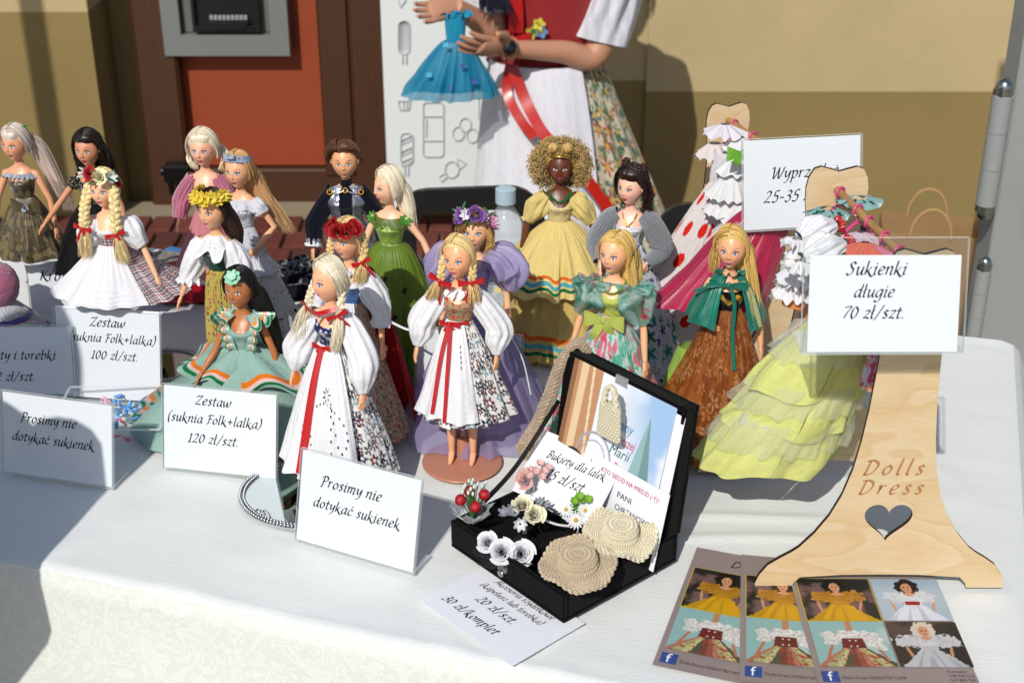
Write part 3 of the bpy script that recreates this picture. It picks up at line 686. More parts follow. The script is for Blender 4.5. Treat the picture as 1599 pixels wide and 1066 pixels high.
g = G(); g.box((-.142, .0, .088), (.127, .03, .6)); part(g, 'inner_panel', mat('atm_inner', .5, col='5f625c'), am, False)
g = G(); g.prism([[(-.105, .095), (.10, .095), (.10, .22), (-.105, .22)], [(-.095, .115), (-.095, .205), (.09, .205), (.09, .115)]], .03); g.box((-.094, .002, .116), (.089, .006, .204)); part(g, 'cash_slot', mat('atm_black', .35, col='0c0d0f'), am, False, loc=(0, -.02, 0))
g = G()
for k in range(9): g.box((-.052+k*.013, -.032, .13), (-.041+k*.013, -.024, .146), 'ccc', .002)
part(g, 'shutter', mat('atm_shutter', .3, metal=.4, col='a8aaac'), am, False)
g = G(); g.prism([(-.075, 0), (.07, 0), (.05, -.022), (-.055, -.022)], .02); part(g, 'slot_lip', mat('atm_black', .35), am, False, loc=(0, -.035, .128))
# door closer box
ds = thing('door_holder', 'black metal door holder on the brown frame', 'door holder', (-1.045, DY-.10, .235))
g = G(); g.box((-.05, -.03, 0), (.035, .03, .055), 'fff', .004); part(g, 'housing', mat('black_metal', .4, metal=.5, col='0d0e10'), ds, False)
g = G(); g.tube([(-.035, -.02, .02), (-.03, -.02, -.03), (-.018, -.02, -.06)], .010, 8); part(g, 'foot', MT['black_metal'], ds, True)
g = G(); g.tube([(-.05, -.0, .03), (-.062, 0, .03)], .014, 10); part(g, 'hinge_pin', MT['black_metal'], ds, True)
# brick step
BRK = mat('red_brick', .9, .8, 160, .002, noisecol=.35, nscale=22)
stp = thing('brick_step', 'low step paved with dark red bricks below the doorway', 'step', (0, 0, 0))
g = G(); g.box((-1.7, 3.78, 0), (.9, 4.35, .128), '8a8070'); part(g, 'mortar_bed', mat('mortar', .95, .6, 200, .002, col='8c8068'), stp, False)
bm_ = []
for k in range(4):
    g = G(); g.box((-.0345, -.118, -.0), (.0345, .0, .016), C(('5c2a20', '6a3428', '4e241c', '643026')[k]), .003); bm_.append(g.mesh('brick', BRK, False))
r = random.Random(3)
for row in range(4):
    for k in range(32):
        x = -1.64+k*.079+(.04 if row % 2 else 0); o = part(r.choice(bm_), 'brick', BRK, stp, loc=(x, 4.18-row*.13+.0, .1285+r.random()*.002)); 
hb = []
for k in range(3):
    g = G(); g.box((-.070, -.012, -.045), (.070, 0, .045), C(('5a1c14', '6b2820', '4c1812')[k]), .003); hb.append(g.mesh('brick', BRK, False))
for k in range(16): part(r.choice(hb), 'brick', BRK, stp, loc=(-1.62+k*.16, 3.7795, .075))
# banner with sweets outlines
bn = thing('sweets_banner', 'white banner printed with grey outlines of sweets', 'banner', (0, 0, 0))
g = G(); g.box((-.372, 4.02, .225), (.09, 4.035, 2.1)); part(g, 'banner_sheet', mat('banner_white', .6, col='d2d8d8'), bn, False)
GREYP = mat('grey_print', .7, col='b0b5b7'); GREYL = mat('light_grey_print', .7, col='bcc2c3')
def pl(pts, w=.0019, closed=False):
    p = [aty(x, y, 4.015) for x, y in pts]
    if closed: p.append(p[0])
    g = G(); g.tube(p, w, 6, flat=.25, up=(0, 1, 0)); return g
def icon(gs, name='printed_icon', m=None):
    a = G()
    for q in gs: a.add(q)
    part(a, name, m or GREYL, bn)
def rr(x0, y0, x1, y1, r=5):
    o = []
    for cx, cy, a0 in ((x1-r, y0+r, -90), (x1-r, y1-r, 0), (x0+r, y1-r, 90), (x0+r, y0+r, 180)):
        for k in range(5): a = R(a0+22.5*k); o.append((cx+r*cos(a), cy+r*sin(a)))
    return o
def fill(pts):
    p = [aty(x, y, 4.016) for x, y in pts]; g = G(); g.prism([(q[0], q[2]) for q in p], .002); return g.xf(Matrix.Translation((0, 4.017, 0)))
icon([fill(rr(622, 33, 641, 86, 9))], m=GREYP); icon([pl([(629, 87), (629, 100)]), pl([(635, 87), (635, 100)])])
icon([pl(rr(626, 208, 645, 258, 8), closed=True), pl([(632, 258), (633, 275)]), pl([(638, 258), (638, 275)])])
for a in (214, 232, 248): icon([fill([(627, a+6), (644, a-2), (645, a+4), (628, a+13)])], m=GREYP)
icon([pl(rr(661, 160, 693, 245, 6), closed=True), pl([(662, 182), (692, 182)]), pl([(662, 220), (692, 220)]), pl([(666, 186), (666, 214)])])
for cx, cy in ((716, 209), (738, 212), (727, 195)): icon([pl([(cx+9*cos(k*pi/6), cy+11*sin(k*pi/6)) for k in range(12)], closed=True)])
icon([pl([(706+11*cos(k*pi/6), 265+13*sin(k*pi/6)) for k in range(12)], closed=True), pl([(697, 270), (686, 276), (690, 284), (699, 276)], closed=True), pl([(715, 258), (714, 247), (729, 256), (718, 264)], closed=True)])
icon([pl([(622, 158), (625, 172), (639, 172), (642, 158)], closed=True), pl([(630, 158), (631, 172)]), pl([(636, 158), (636, 172)])])
icon([pl([(748, 152), (748, 185), (762, 185)]), pl([(622, 0), (626, 12), (634, 0)])])
# grey gate post with hinges
GP = mat('gate_paint', .5, .25, 60, .001, col='8c908f', noisecol=.08, nscale=8)
gt = thing('metal_gate_post', 'grey painted steel gate leaf with barrel hinges at the right edge', 'gate', (0, 0, 0))
g = G(); g.box((.80, 2.2, 0), (1.0, 2.27, 2.4), 'ffffff', .003); part(g, 'gate_leaf', GP, gt, False)
def hinge(x, z0, z1, y=2.185, r=.0165):
    h = G(); n = 3; L = (z1-z0)/n
    for k in range(n): h.tube([(x, y, z0+k*L+.0008), (x, y, z0+(k+1)*L-.0008)], r, 24, 'ffffff')
    o = part(h, 'hinge', GP, gt)
    b = G()
    for zz, s in ((z1, 1), (z0, -1)):
        b = G(); b.tube([(x, y, zz), (x, y, zz+s*.010)], r*1.02, 6); b.ball((x, y, zz+s*.011), (r*.85, r*.85, r*1.0), (.6, .6, .6), 14, 8)
        part(b, 'hinge_nut', mat('zinc', .25, metal=1, col='9aa0a0'), o)
hinge(.776, .945, 1.130); hinge(.866, .90, 1.05, y=2.18, r=.013); hinge(.790, .70, .83, r=.013); hinge(.905, 1.02, 1.13, y=2.18, r=.012)
# table and its cloth
tb = thing('display_table', 'long table covered with white damask cloth carrying the dolls', 'table', (0, 0, 0))
def damask():
    m = mat('damask_drop', .8, .5, 160, .0014, spec=.25); n = m.node_tree; N = n.nodes; L = n.links; b = N['Principled BSDF']; src = b.inputs['Base Color'].links[0].from_socket
    tc = N.new('ShaderNodeTexCoord'); nz = N.new('ShaderNodeTexNoise'); nz.inputs['Scale'].default_value = 24; nz.inputs['Detail'].default_value = 1.5; nz.inputs['Distortion'].default_value = 1.6; L.new(tc.outputs['Object'], nz.inputs[0])
    mu = N.new('ShaderNodeMath'); mu.operation = 'MULTIPLY'; mu.inputs[1].default_value = 7; fr = N.new('ShaderNodeMath'); fr.operation = 'FRACT'; L.new(nz.outputs[0], mu.inputs[0]); L.new(mu.outputs[0], fr.inputs[0])
    cr = N.new('ShaderNodeValToRGB'); e = cr.color_ramp.elements; cr.color_ramp.interpolation = 'LINEAR'; e[0].position = .44; e[1].position = .52; e[0].color = (1, 1, 1, 1); e[1].color = (.94, .94, .93, 1); L.new(fr.outputs[0], cr.inputs[0])
    mx = N.new('ShaderNodeVectorMath'); mx.operation = 'MULTIPLY'; L.new(src, mx.inputs[0]); L.new(cr.outputs[0], mx.inputs[1]); L.new(mx.outputs[0], b.inputs['Base Color'])
    rr_ = N.new('ShaderNodeMapRange'); rr_.inputs[3].default_value = .9; rr_.inputs[4].default_value = .5; L.new(cr.outputs[0], rr_.inputs[0]); L.new(rr_.outputs[0], b.inputs['Roughness']); return m
def tablecloth():
    FL = np.array([-1.4, 1.538]); FR = np.array([.455, .930]); BR = np.array([.700, 1.775]); BL = np.array([-1.4, 2.33])
    g = G(); n1, n2, ex = 260, 130, 40
    u = np.linspace(0, 1, n1); v = np.linspace(0, 1, n2); U, V = np.meshgrid(u, v, indexing='ij')
    P = (FL*(1-U)[..., None]+FR*U[..., None])*(1-V)[..., None]+(BL*(1-U)[..., None]+BR*U[..., None])*V[..., None]
    x, y = P[..., 0], P[..., 1]; edge = smooth(0, .02, V)*smooth(0, .02, 1-V)*smooth(0, .012, 1-U)
    a = (x*.30+y*.95); z = TZ-.0015+.0012*(fbm(x*9, a*34, 3)-.5)*edge+.0040*(fbm(x*5+2, y*6, 8, 2)-.5)*edge+.0016*smooth(.12, .0, np.abs(fbm(x*7, y*5, 12, 2)-.5))*edge-.0020*edge
    rg = smooth(.1, .25, x)*smooth(.45, .3, y*0+abs(x-.30)*1.2)
    for k, yy in enumerate((1.293, 1.335)): z += .0030*np.exp(-((y-yy-.03*(x-.2)+.004*np.sin(x*20+k))/.0055)**2)*smooth(.02, .15, x)*smooth(.42, .30, x)*edge
    z += .0016*np.exp(-((y-1.405+.22*(x+.1))/.006)**2)*smooth(-.12, -.02, x)*smooth(.2, .05, x)
    z += .0010*np.exp(-((x+.1-.35*(y-1.13))/.003)**2)*smooth(1.3, 1.15, y)
    z -= .0055*(1-smooth(0, .014, V))**2+.0055*(1-smooth(0, .010, 1-U))**2
    c = np.tile(C('dfe2e0'), (*x.shape, 1))*(1-.03*fbm(x*40, a*220, 5)[..., None])
    g.grid(np.stack([x, y, z], -1), c.reshape(-1, 3))
    # drapes: front and right
    def drape(A, B, out, h, seed, wav, flare):
        L = np.linalg.norm(B-A); u = np.linspace(0, 1, int(L*260)); v = np.linspace(0, 1, 90); U, V = np.meshgrid(u, v, indexing='ij')
        base = A*(1-U)[..., None]+B*U[..., None]; s = U*L
        f = np.sin(s*wav+seed+1.2*np.sin(s*4))*.5+.5*np.sin(s*wav*.47+2*seed)
        o = .004*smooth(0, .03, V)+flare*V+.016*V**.8*f*smooth(0, .25, V)
        P = base+np.asarray(out)*o[..., None]; z = TZ-.0065-h*V
        dm = fbm(s*30+3*vn(s*18, V*h*18, 2), V*h*30+3*vn(s*18+9, V*h*18, 3), seed, 3); m = smooth(.47, .50, dm)*smooth(.60, .57, dm)+smooth(.36, .39, dm)*smooth(.43, .40, dm)*.7; m = m*smooth(.03, .06, V*h)
        c = np.tile(C('dcdfdb'), (*s.shape, 1))
        lace = ((np.sin(s*900)*np.sin(V*h*900) > .2)*(vn(s*14, V*h*0, 4) > .55)*(V*h > .01)*(V*h < .03))[..., None]; c = c-.05*lace
        g.grid(np.concatenate([P, z[..., None]], -1), np.clip(c, 0, 1).reshape(-1, 3))
    d1 = (FR-FL)/np.linalg.norm(FR-FL); n1_ = np.array([d1[1], -d1[0]])
    part(g, 'cloth_top', mat('damask_cloth', .85, .35, 150, .0012, spec=.2, stretch=(1, 2.6, 2.6)), tb); g = G()
    drape(FL, FR, n1_, .55, 1.0, 13, .03)
    d2 = (BR-FR)/np.linalg.norm(BR-FR); n2_ = np.array([d2[1], -d2[0]])
    drape(FR, BR, n2_, .30, 2.0, 17, .16)
    d3 = (BL-BR)/np.linalg.norm(BL-BR); n3_ = np.array([d3[1], -d3[0]]); drape(BR, BL, n3_, .3, 3.0, 12, .03)
    return g
part(tablecloth(), 'cloth_drop', damask(), tb)
g = G(); V = [(-1.38, 1.56, TZ-.03), (.44, .965, TZ-.03), (.68, 1.76, TZ-.03), (-1.38, 2.30, TZ-.03)]; V = V+[(a, b, TZ-.010) for a, b, c in V]
g.raw(V, [[3, 2, 1, 0], [4, 5, 6, 7], [0, 1, 5, 4], [1, 2, 6, 5], [2, 3, 7, 6], [3, 0, 4, 7]]); part(g, 'table_board', mat('board', .8, col='b0a898'), tb, False)
for x, y in ((-1.2, 1.58), (.40, 1.06), (.60, 1.72), (-1.2, 2.2)):
    g = G(); g.tube([(x, y, 0), (x, y, TZ-.03)], .015, 12); part(g, 'leg', MT['black_metal'], tb)

# ---------------- price signs ----------------
def sign(label, bl, rz, lines, w=.148, h=.105, pw=None, ph=None, px0=0., pz0=.0015, lean=14., pen=.1, base=True, px1=None, foot=.035, cat='sign', rx=None, rzl=0):
    """acrylic holder with its lower left corner at bl, facing -y locally, leaning back"""
    t = thing('acrylic_sign_holder', label, cat, bl, rz); M = Matrix.Rotation(-R(lean), 4, 'X')
    pw = pw or w-.003; ph = ph or h-.003
    g = G(); g.box((0, -.0018, 0), (w, -.0006, h)); g.box((0, .0006, 0), (w, .0018, h)); o = part(g.xf(M), 'acrylic_panes', ACRYL, t, False)
    g = G(); e = .0009
    for a, b in (((0, -.0019, h+.00005), (w, .0019, h+.0006)), ((-.0006, -.0019, 0), (-.00005, .0019, h)), ((w+.00005, -.0019, 0), (w+.0006, .0019, h)), ((0, -.0019, -.0008), (w, .0019, -.00005))): g.box(a, b)
    g.xf(M)
    if foot:
        f = G(); f.box((0, 0, 0), (w, foot, .0014)); f.box((w-.001, foot, 0), (w, foot+.0006, .0016)); g.add(f)
    part(g, 'acrylic_edge', EDGE, t, False)
    g = G(); x0 = (w-pw)/2+px0; g.box((x0, -.0003, pz0), (x0+pw, .0003, pz0+ph)); part(g.xf(M), 'paper_sheet', PAPER_W, t, False)
    g = lettering([(tx, x0+pw*cx, pz0+ph*bz, pw*ww) for tx, cx, bz, ww in lines], pen=pen); g.xf(Matrix.Translation((0, -.0005, 0))).xf(M); part(g, 'lettering', INK, t, False)
    return t
PAPER_W = mat('white_card', .7, col='e4e6ec')
def from2(p0, p1, z=TZ):
    a, b = atz(*p0, z), atz(*p1, z); return a, math.atan2(b[1]-a[1], b[0]-a[0])
Z1 = TZ+.0025
PR = [('Prosimy nie', .43, .66, .52), ('dotykać sukienek', .49, .42, .74)]
a, rz = from2((462, 845), (640, 897)); sign('sunlit card reading Prosimy nie dotykać sukienek near the front edge, left of the black box', (a[0], a[1], Z1), rz, PR, w=.147)
a, rz = from2((6, 740), (170, 764)); sign('card reading Prosimy nie dotykać sukienek in clear stand, half in shade at the left', (a[0], a[1], Z1), rz, [('Prosimy nie', .42, .66, .52), ('dotykać sukienek', .46, .42, .76)], h=.100, w=.142)
a, rz = from2((256, 733), (418, 750)); sign('card reading Zestaw suknia Folk lalka 120 zł in front of the mint dress', (a[0], a[1], Z1), rz, [('Zestaw', .44, .80, .32), ('(suknia Folk+lalka)', .45, .58, .84), ('120 zł/szt.', .44, .34, .46)], w=.140, h=.103)
a, rz = from2((98, 626), (250, 637)); sign('card reading Zestaw suknia Folk lalka 100 zł below the gingham doll', (a[0]-.006, a[1], Z1), rz, [('Zestaw', .50, .80, .34), ('(suknia Folk+lalka)', .54, .63, .84), ('100 zł/szt.', .56, .44, .46)], w=.140, h=.120, pz0=.006)
a, rz = from2((-62, 632), (118, 638)); sign('card reading Buty i torebki with its left part cut by the picture edge', (a[0], a[1], Z1+.012), 0, [('Buty i torebki', .56, .52, .60), ('2 zł/szt.', .50, .20, .34)], w=.150, h=.09)
a = atz(52, 515); sign('shaded card whose word is cut off, behind the gingham doll', (a[0]-.004, a[1]+.012, Z1+.0), -.02, [('Krót', .23, .66, .26), ('3', .40, .36, .06)], w=.15, h=.10, lean=8)
a, rz = from2((648, 655), (790, 668)); sign('back of a clear card stand between the lilac gown and the centre doll', (a[0], a[1]+.012, Z1), rz, [('.', .16, .42, .02), ('..', .36, .18, .04)], w=.135, h=.115, lean=8)
p = aty(1258, 552, 1.150); sign('card reading Sukienki długie 70 zł fixed high in front of the nearest wooden stand', (p[0]-.004, p[1], p[2]), .005, [('Sukienki', .44, .80, .40), ('długie', .43, .57, .27), ('70 zł/szt.', .43, .35, .42)], lean=17, foot=.044, w=.147, h=.105, pw=.136, ph=.088, px0=0)
p = aty(1160, 362, 1.56); sign('card reading Wyprzedaż 25-35 zł on the far dress stand, partly hidden', (p[0], p[1], p[2]), .16, [('Wyprzedaż', .52, .56, .58), ('25-35 zł/szt.', .50, .30, .66)], w=.146, h=.108, lean=14, foot=.03)
# ---------------- dolls ----------------
BLOND, PLAT, GOLD, BRUN, BLACKH = 'e2c488', 'e8dcc0', 'd8b468', '2a1810', '0b0a0d'
WHT = 'e6e6ea'; RED = 'b50e14'
white = solid(WHT, .02)
def tie(D, x, y, z, s=.011, yaw=0, tail=1.1, col=RED, name='hair_bow', tilt=0, label=None):
    g = G(); bow(g, (x, y-.0045, z), s, col, yaw, tail, tilt=tilt); return D.p(g, name, SATIN, label)
def wreath(D, items, n, name, z=.013, k=1.1, th0=-1.9, th1=1.9, m=PETAL, lift=.5, seed=0, dip=.004, rows=1):
    r = np.random.RandomState(seed)
    for i in range(n):
        t = th0+(th1-th0)*(i+.5)/n; it, nm, mm = items[i % len(items)]
        x = AX*k*sin(t); y = -AY*k*cos(t); zz = z+dip*cos(t)*(-1)+.003*r.rand()
        g = G(); place(g, it, (x, y, zz), (sin(t), -cos(t), lift+.3*r.rand()), 1, r.rand()*6)
        D.h(g, nm, mm or m)
def plait(D, side, pts, tailpts, col, bz=None, seed=0, turns=4.5, r=.0025, A=.0023, bowkw=None, tn=70, tw=(.003, .007, .009)):
    g = G(); braid(g, pts, col, r, turns, A, seed); D.p(g, 'braid', HAIR)
    g = G(); locks(g, None, tailpts, col, tn, .0006, tw, seed+2, taper=.2); D.p(g, 'braid_tail', HAIR)
    if bowkw is not None: tie(D, *pts[-1][:2], pts[-1][2], **bowkw)
def puff_pair(D, arms, rad, colf, name='sleeve', frac=1., m=CLOTH, amp=.1, n=9, seed=0, end=None):
    for i, (sd, a) in enumerate(zip((-1, 1), arms)):
        sh = np.array([sd*.0165, .0006, .222]); e, wr = np.array(a[0]), np.array(a[1]); pts = [sh, sh+(e-sh)*.35, e+(e-sh)*0, e+(wr-e)*.5, wr]
        L = max(2, int(round(1+4*frac))); pts = pts[:L]
        g = G(); sleeve(g, pts, rad, colf, n, amp, seed=seed+i); D.p(g, name, m)
def hemseg(L, v0, v1): return [(v0+(v1-v0)*k/len(L), v0+(v1-v0)*(k+1)/len(L), c) for k, c in enumerate(L)]
NAVYFL = floral('e8e6e2', ['1b2547', '1b2547', '7a1230', '7fb0c4', '20264a'], .0115, .50, 5, 'efe8e0', .98, ring='15182c', seed=3)
def scoop(a, b, s=1.): return lambda T: a-b*np.maximum(0, np.cos(T))**2*s+.0*T

# --- 1 centre doll on a pink disc
AR = [(-.041, -.003, .186), (-.047, -.013, .156)], [(.043, .0, .180), (.043, -.008, .148)]
D = Doll('blonde doll with red plait bows on round salmon stand, embroidered beige bodice and white apron', 716, 364, 0, -.12, -.38, 'dba27a', AR, ldx=.004)
g = G(); haircap(g, BLOND, -.1, seed=1); hairmass(g, [(0, .009, .004), (0, .013, -.008), (0, .010, -.022)], [.0135, .013, .009], [.009, .007, .005], BLOND); D.h(g)
plait(D, -1, [(-.015, -.002, .262), (-.0185, -.006, .25), (-.019, -.010, .238)], [(-.019, -.011, .239), (-.0235, -.013, .228), (-.030, -.013, .214)], BLOND, bowkw=dict(s=.0145, tail=1.6, yaw=-.3, tilt=.35), seed=1, turns=2.5)
plait(D, 1, [(.014, -.001, .262), (.0165, -.005, .25), (.0155, -.010, .238)], [(.0155, -.011, .239), (.018, -.014, .228), (.019, -.0145, .212)], BLOND, bowkw=dict(s=.0145, tail=1.3, yaw=.2, tilt=-.1), seed=4, turns=2.5)
emb = floral('a58e6c', ['b0181f', 'c02028'], .0062, .46, 3, None, .9, seed=5, lob=.4)
burl = over(emb, solid('b0181f'), lambda s, t, v, th: (v > .965) | (np.abs(th-pi) > 3.3))
g = G(); bodice(g, .168, .222, burl, .0016, scoop(.2225, .010)); D.p(g, 'bodice', CLOTH)
g = G(); ruffle(g, .2262, .0068, .0165, white, 11, .18, .42, seed=1, scal=.35, ry=.8); ruffle(g, .2225, .0125, .0085, white, 13, .2, .8, seed=4, scal=.3); D.p(g, 'lace_collar', CLOTH)
puff_pair(D, AR, [.0075, .0125, .0145, .0150, .0125, .0050], white, 'sleeve', 1., seed=2)
g = G(); skirt(g, .187, .068, .0125, .056, NAVYFL, 11, .13, .85, ry=.8, seed=2, shift=(.006, 0)); D.p(g, 'floral_skirt', CLOTH)
def eyelet_row(s, t, v, th): return (np.hypot((s-.006-.01*(t-.03))/.0013, ((t % .006)-.003)/.0019) < 1)*(t > .022)*(t < .055)
g = G(); skirt(g, .188, .076, .0135, .057, white, 9, .12, .85, ry=.82, th=(-1.15, .42), seed=5, shift=(.004, -.001), off=.0016, holes=eyelet_row, scal=.003, nu=220); D.p(g, 'white_apron', CLOTH)
g = G(); bow(g, (-.009, -.0155, .186), .0125, RED, -.2, .6); ribbon(g, [(-.010, -.017, .185), (-.018, -.028, .150), (-.027, -.043, .085)], .0042, RED); ribbon(g, [(-.008, -.017, .185), (-.009, -.031, .150), (-.012, -.050, .078)], .0042, RED, (.2, -1, 0)); ribbon(g, [(-.013, -.0125, .186), (0, -.0155, .187), (.013, -.011, .187)], .004, RED); D.p(g, 'sash', SATIN)
stand_disc(D.root)
# white ribbon tail of the apron at the back
g = G(); g.tube(catm([(.012, .012, .186), (.040, .028, .172), (.066, .032, .128), (.078, .030, .078)]), .0017, 8, WHT, flat=.5); D.p(g, 'apron_string', CLOTH)

# --- 2 eyelet apron doll
AR = [(-.037, -.004, .184), (-.044, -.012, .152)], [(.038, -.004, .178), (.041, -.017, .140)]
D = Doll('platinum doll turned left in pierced white apron and navy bodice, behind the front card', 512, 398, 0, -.35, -.85, 'dca682', AR)
g = G(); haircap(g, PLAT, -.15, seed=2, grow=.003); hairmass(g, [(0, .009, .006), (0, .014, -.006), (0, .011, -.022)], [.0145, .0135, .009], [.009, .008, .005], PLAT); D.h(g)
plait(D, -1, [(-.016, -.001, .258), (-.020, -.006, .245), (-.023, -.008, .232)], [(-.023, -.008, .233), (-.029, -.010, .215), (-.036, -.012, .190)], PLAT, bowkw=dict(s=.008, tail=1.8, yaw=-.6, tilt=.3), seed=6, turns=2.6, tn=100, tw=(.003, .008, .012))
plait(D, 1, [(.014, .001, .258), (.017, -.006, .245), (.0155, -.012, .229)], [(.0155, -.012, .230), (.016, -.017, .212), (.012, -.019, .186)], PLAT, bowkw=dict(s=.012, tail=1.3, yaw=.5, tilt=-.4), seed=7, turns=2.6, tn=100, tw=(.003, .0065, .006))
navy = floral('1c2058', ['d8d8e2', 'e2e2ea'], .0068, .42, 2, '1c2058', .9, seed=8, lob=.3)
g = G(); bodice(g, .172, .222, navy, .0016, scoop(.2225, .010)); D.p(g, 'bodice', CLOTH)
g = G(); ruffle(g, .2268, .0065, .018, white, 11, .2, .45, seed=2, scal=.3); D.p(g, 'lace_collar', CLOTH)
g = G(); ribbon(g, [(-.016, -.012, .226), (-.006, -.0175, .2285), (.006, -.017, .233), (.015, -.0125, .236)], .0048, RED, (0, -1, .4)); D.p(g, 'neck_ribbon', SATIN)
puff_pair(D, AR, [.0075, .0125, .0150, .0160, .0135, .0052], white, 'sleeve', 1., seed=5)
g = G(); skirt(g, .187, .028, .0125, .060, NAVYFL, 12, .12, .8, ry=.8, seed=7, shift=(.006, 0)); D.p(g, 'floral_skirt', CLOTH)
def eye2(s, t, v, th):
    q = np.zeros(s.shape, bool)
    rr = np.random.RandomState(5)
    for k in range(26):
        a = k/26*2*pi; cx = .003+.030*math.sin(a)*(1-.2*math.cos(2*a)); cy = .098+.036*math.cos(a)
        q |= np.hypot((s-cx)/.0013, (t-cy)/.0019) < 1
    for k in range(7):
        a = k/7*2*pi; dx = s-.008-.0052*math.cos(a); dy = t-.052-.0062*math.sin(a); u = dx*math.cos(a)+dy*math.sin(a); w_ = -dx*math.sin(a)+dy*math.cos(a)
        q |= np.hypot(u/.0032, w_/.0012) < 1
    for k in range(8): q |= np.hypot((s+.022-.002*k)/.0012, (t-.066-.009*k)/.0016) < 1
    for k in range(9): q |= np.hypot((s-.016-.0013*k*(k % 2))/.0013, (t-.062-.007*k)/.002) < 1
    return q
g = G(); skirt(g, .188, .040, .0135, .066, white, 9, .11, .78, ry=.84, th=(-1.5, .75), seed=3, shift=(.002, -.002), off=.002, holes=eye2, scal=.004, nu=330, nv=190); D.p(g, 'broderie_apron', CLOTH)
g = G(); bow(g, (-.006, -.0155, .187), .012, RED, -.1, .5); ribbon(g, [(-.007, -.017, .186), (-.014, -.032, .140), (-.022, -.060, .050)], .005, RED); ribbon(g, [(-.005, -.017, .186), (-.010, -.034, .140), (-.017, -.062, .034)], .005, RED, (.2, -1, 0)); D.p(g, 'sash', SATIN)
stand_disc(D.root, .042, 'a86a50')

# --- 3 red rose crown
AR = [(-.036, -.004, .184), (-.042, -.014, .15)], [(.036, -.004, .180), (.040, -.012, .138)]
D = Doll('blonde doll with crown of dark red roses, blue bodice and red cape', 542, 336, 0, -.25, -.55, 'dba37c', AR)
g = G(); haircap(g, BLOND, 0, seed=3); hairmass(g, [(0, .009, .004), (0, .014, -.01), (0, .010, -.022)], [.0135, .013, .009], [.009, .008, .005], BLOND); D.h(g)
rs = rose(.0085, 'a00612', 13); lf = leafg(.008, .002, '1c2a1a')
wreath(D, [(rs, 'rose', PETAL)], 5, 'rose', .0165, 1.0, -1.25, 1.5, lift=.6)
g = G()
for k in range(10): place(g, lf, (AX*1.05*sin(-1.2+k*.3), -AY*1.05*cos(-1.2+k*.3), .012), (0, -.3, 1), 1, k*1.3)
D.h(g, 'crown_leaves', PETAL)
plait(D, -1, [(-.0165, -.001, .268), (-.020, -.004, .255), (-.020, -.008, .240)], [(-.020, -.008, .241), (-.022, -.010, .228), (-.023, -.010, .214)], BLOND, bowkw=dict(s=.008, tail=1.4, yaw=-.4), seed=8, turns=3)
plait(D, 1, [(.0165, .0, .270), (.0205, -.004, .256), (.020, -.010, .240)], [(.020, -.010, .241), (.019, -.014, .228), (.016, -.016, .213)], BLOND, bowkw=dict(s=.0115, tail=1.5, yaw=.3, tilt=-.4), seed=9, turns=3)
g = G(); bodice(g, .176, .222, lambda s, t, v, th: mixc(solid('4a6ba2')(s, t, v, th), (v < .32).astype(float), C(WHT)), .0016, scoop(.2215, .009)); D.p(g, 'blue_bodice', CLOTH)
g = G(); ruffle(g, .2262, .009, .0135, white, 14, .2, .45, seed=2, scal=.2); D.p(g, 'lace_collar', CLOTH)
puff_pair(D, AR, [.008, .0135, .0155, .0105, .0095], white, 'sleeve', .75, seed=7)
for i, a in enumerate(AR):
    g = G(); e, wr = np.array(a[0]), np.array(a[1]); c = e+(wr-e)*.35
    ruffle(g, c[2]+.004, .006, .0095, white, 10, .25, .8, c0=(c[0], c[1]), seed=i, scal=.3); D.p(g, 'lace_cuff', CLOTH)
pinkfl = floral('c8a89a', ['b04a48', 'd8846a', 'a04858', '8a9a60'], .0052, .5, 5, 'ecd9c0', .95, seed=11, leaf='6f7a50')
g = G(); skirt(g, .186, .012, .012, .056, pinkfl, 12, .13, .85, ry=.8, seed=4, shift=(.006, 0)); D.p(g, 'floral_skirt', CLOTH)
g = G(); skirt(g, .186, .085, .0135, .036, white, 9, .12, .85, th=(-1.1, .5), seed=8, off=.002, nu=120, nv=50); D.p(g, 'apron', CLOTH)
g = G(); skirt(g, .222, .012, .0215, .050, solid('a50a10', .08), 9, .2, .7, ry=.8, th=(1.55, 4.7), seed=6, c0=(.004, .003), shift=(.018, .006), off=.001); D.p(g, 'red_cape', CLOTH)
g = G(); ribbon(g, [(-.012, -.016, .186), (-.022, -.040, .15), (-.03, -.055, .10)], .004, WHT); g.tube(catm([(.012, .01, .184), (.030, .0, .172), (.060, -.005, .160), (.080, -.010, .158)]), .0019, 8, WHT, flat=.55); D.p(g, 'apron_string', CLOTH)

# --- 4 gingham doll with flower crown
AR = [(-.032, -.008, .182), (-.026, -.026, .160)], [(.043, -.004, .188), (.060, -.014, .152)]
D = Doll('blonde doll with thick plaits, gingham dress, white pleated apron and mixed flower crown', 158, 260, 0, -.12, -.18, 'e0ae88', AR)
g = G(); haircap(g, 'e6d098', 0, seed=4); hairmass(g, [(0, .009, .004), (0, .014, -.01), (0, .010, -.022)], [.0135, .013, .009], [.009, .008, .005], 'e6d098'); D.h(g)
wr_ = rose(.0078, 'efe9c0', 12); rr_ = rose(.0080, 'b01020', 12); ws = daisy(.0052, 'dfe8e4', None, 7, 1.2, .34); lf = leafg(.011, .0018, '3c6a38')
for nm, it, t, z, s in (('white_buds', ws, -1.0, .020, 1.4), ('red_rose', rr_, -.35, .023, 1.), ('cream_rose', wr_, .35, .020, 1.05), ('white_buds', ws, 1.0, .016, 1.4), ('red_rose', rr_, 1.5, .008, .8), ('white_buds', ws, -1.5, .015, 1.2)):
    g = G(); place(g, it, (AX*1.05*sin(t), -AY*1.05*cos(t), z), (sin(t), -cos(t), .5), s)
    D.h(g, nm, PETAL)
g = G()
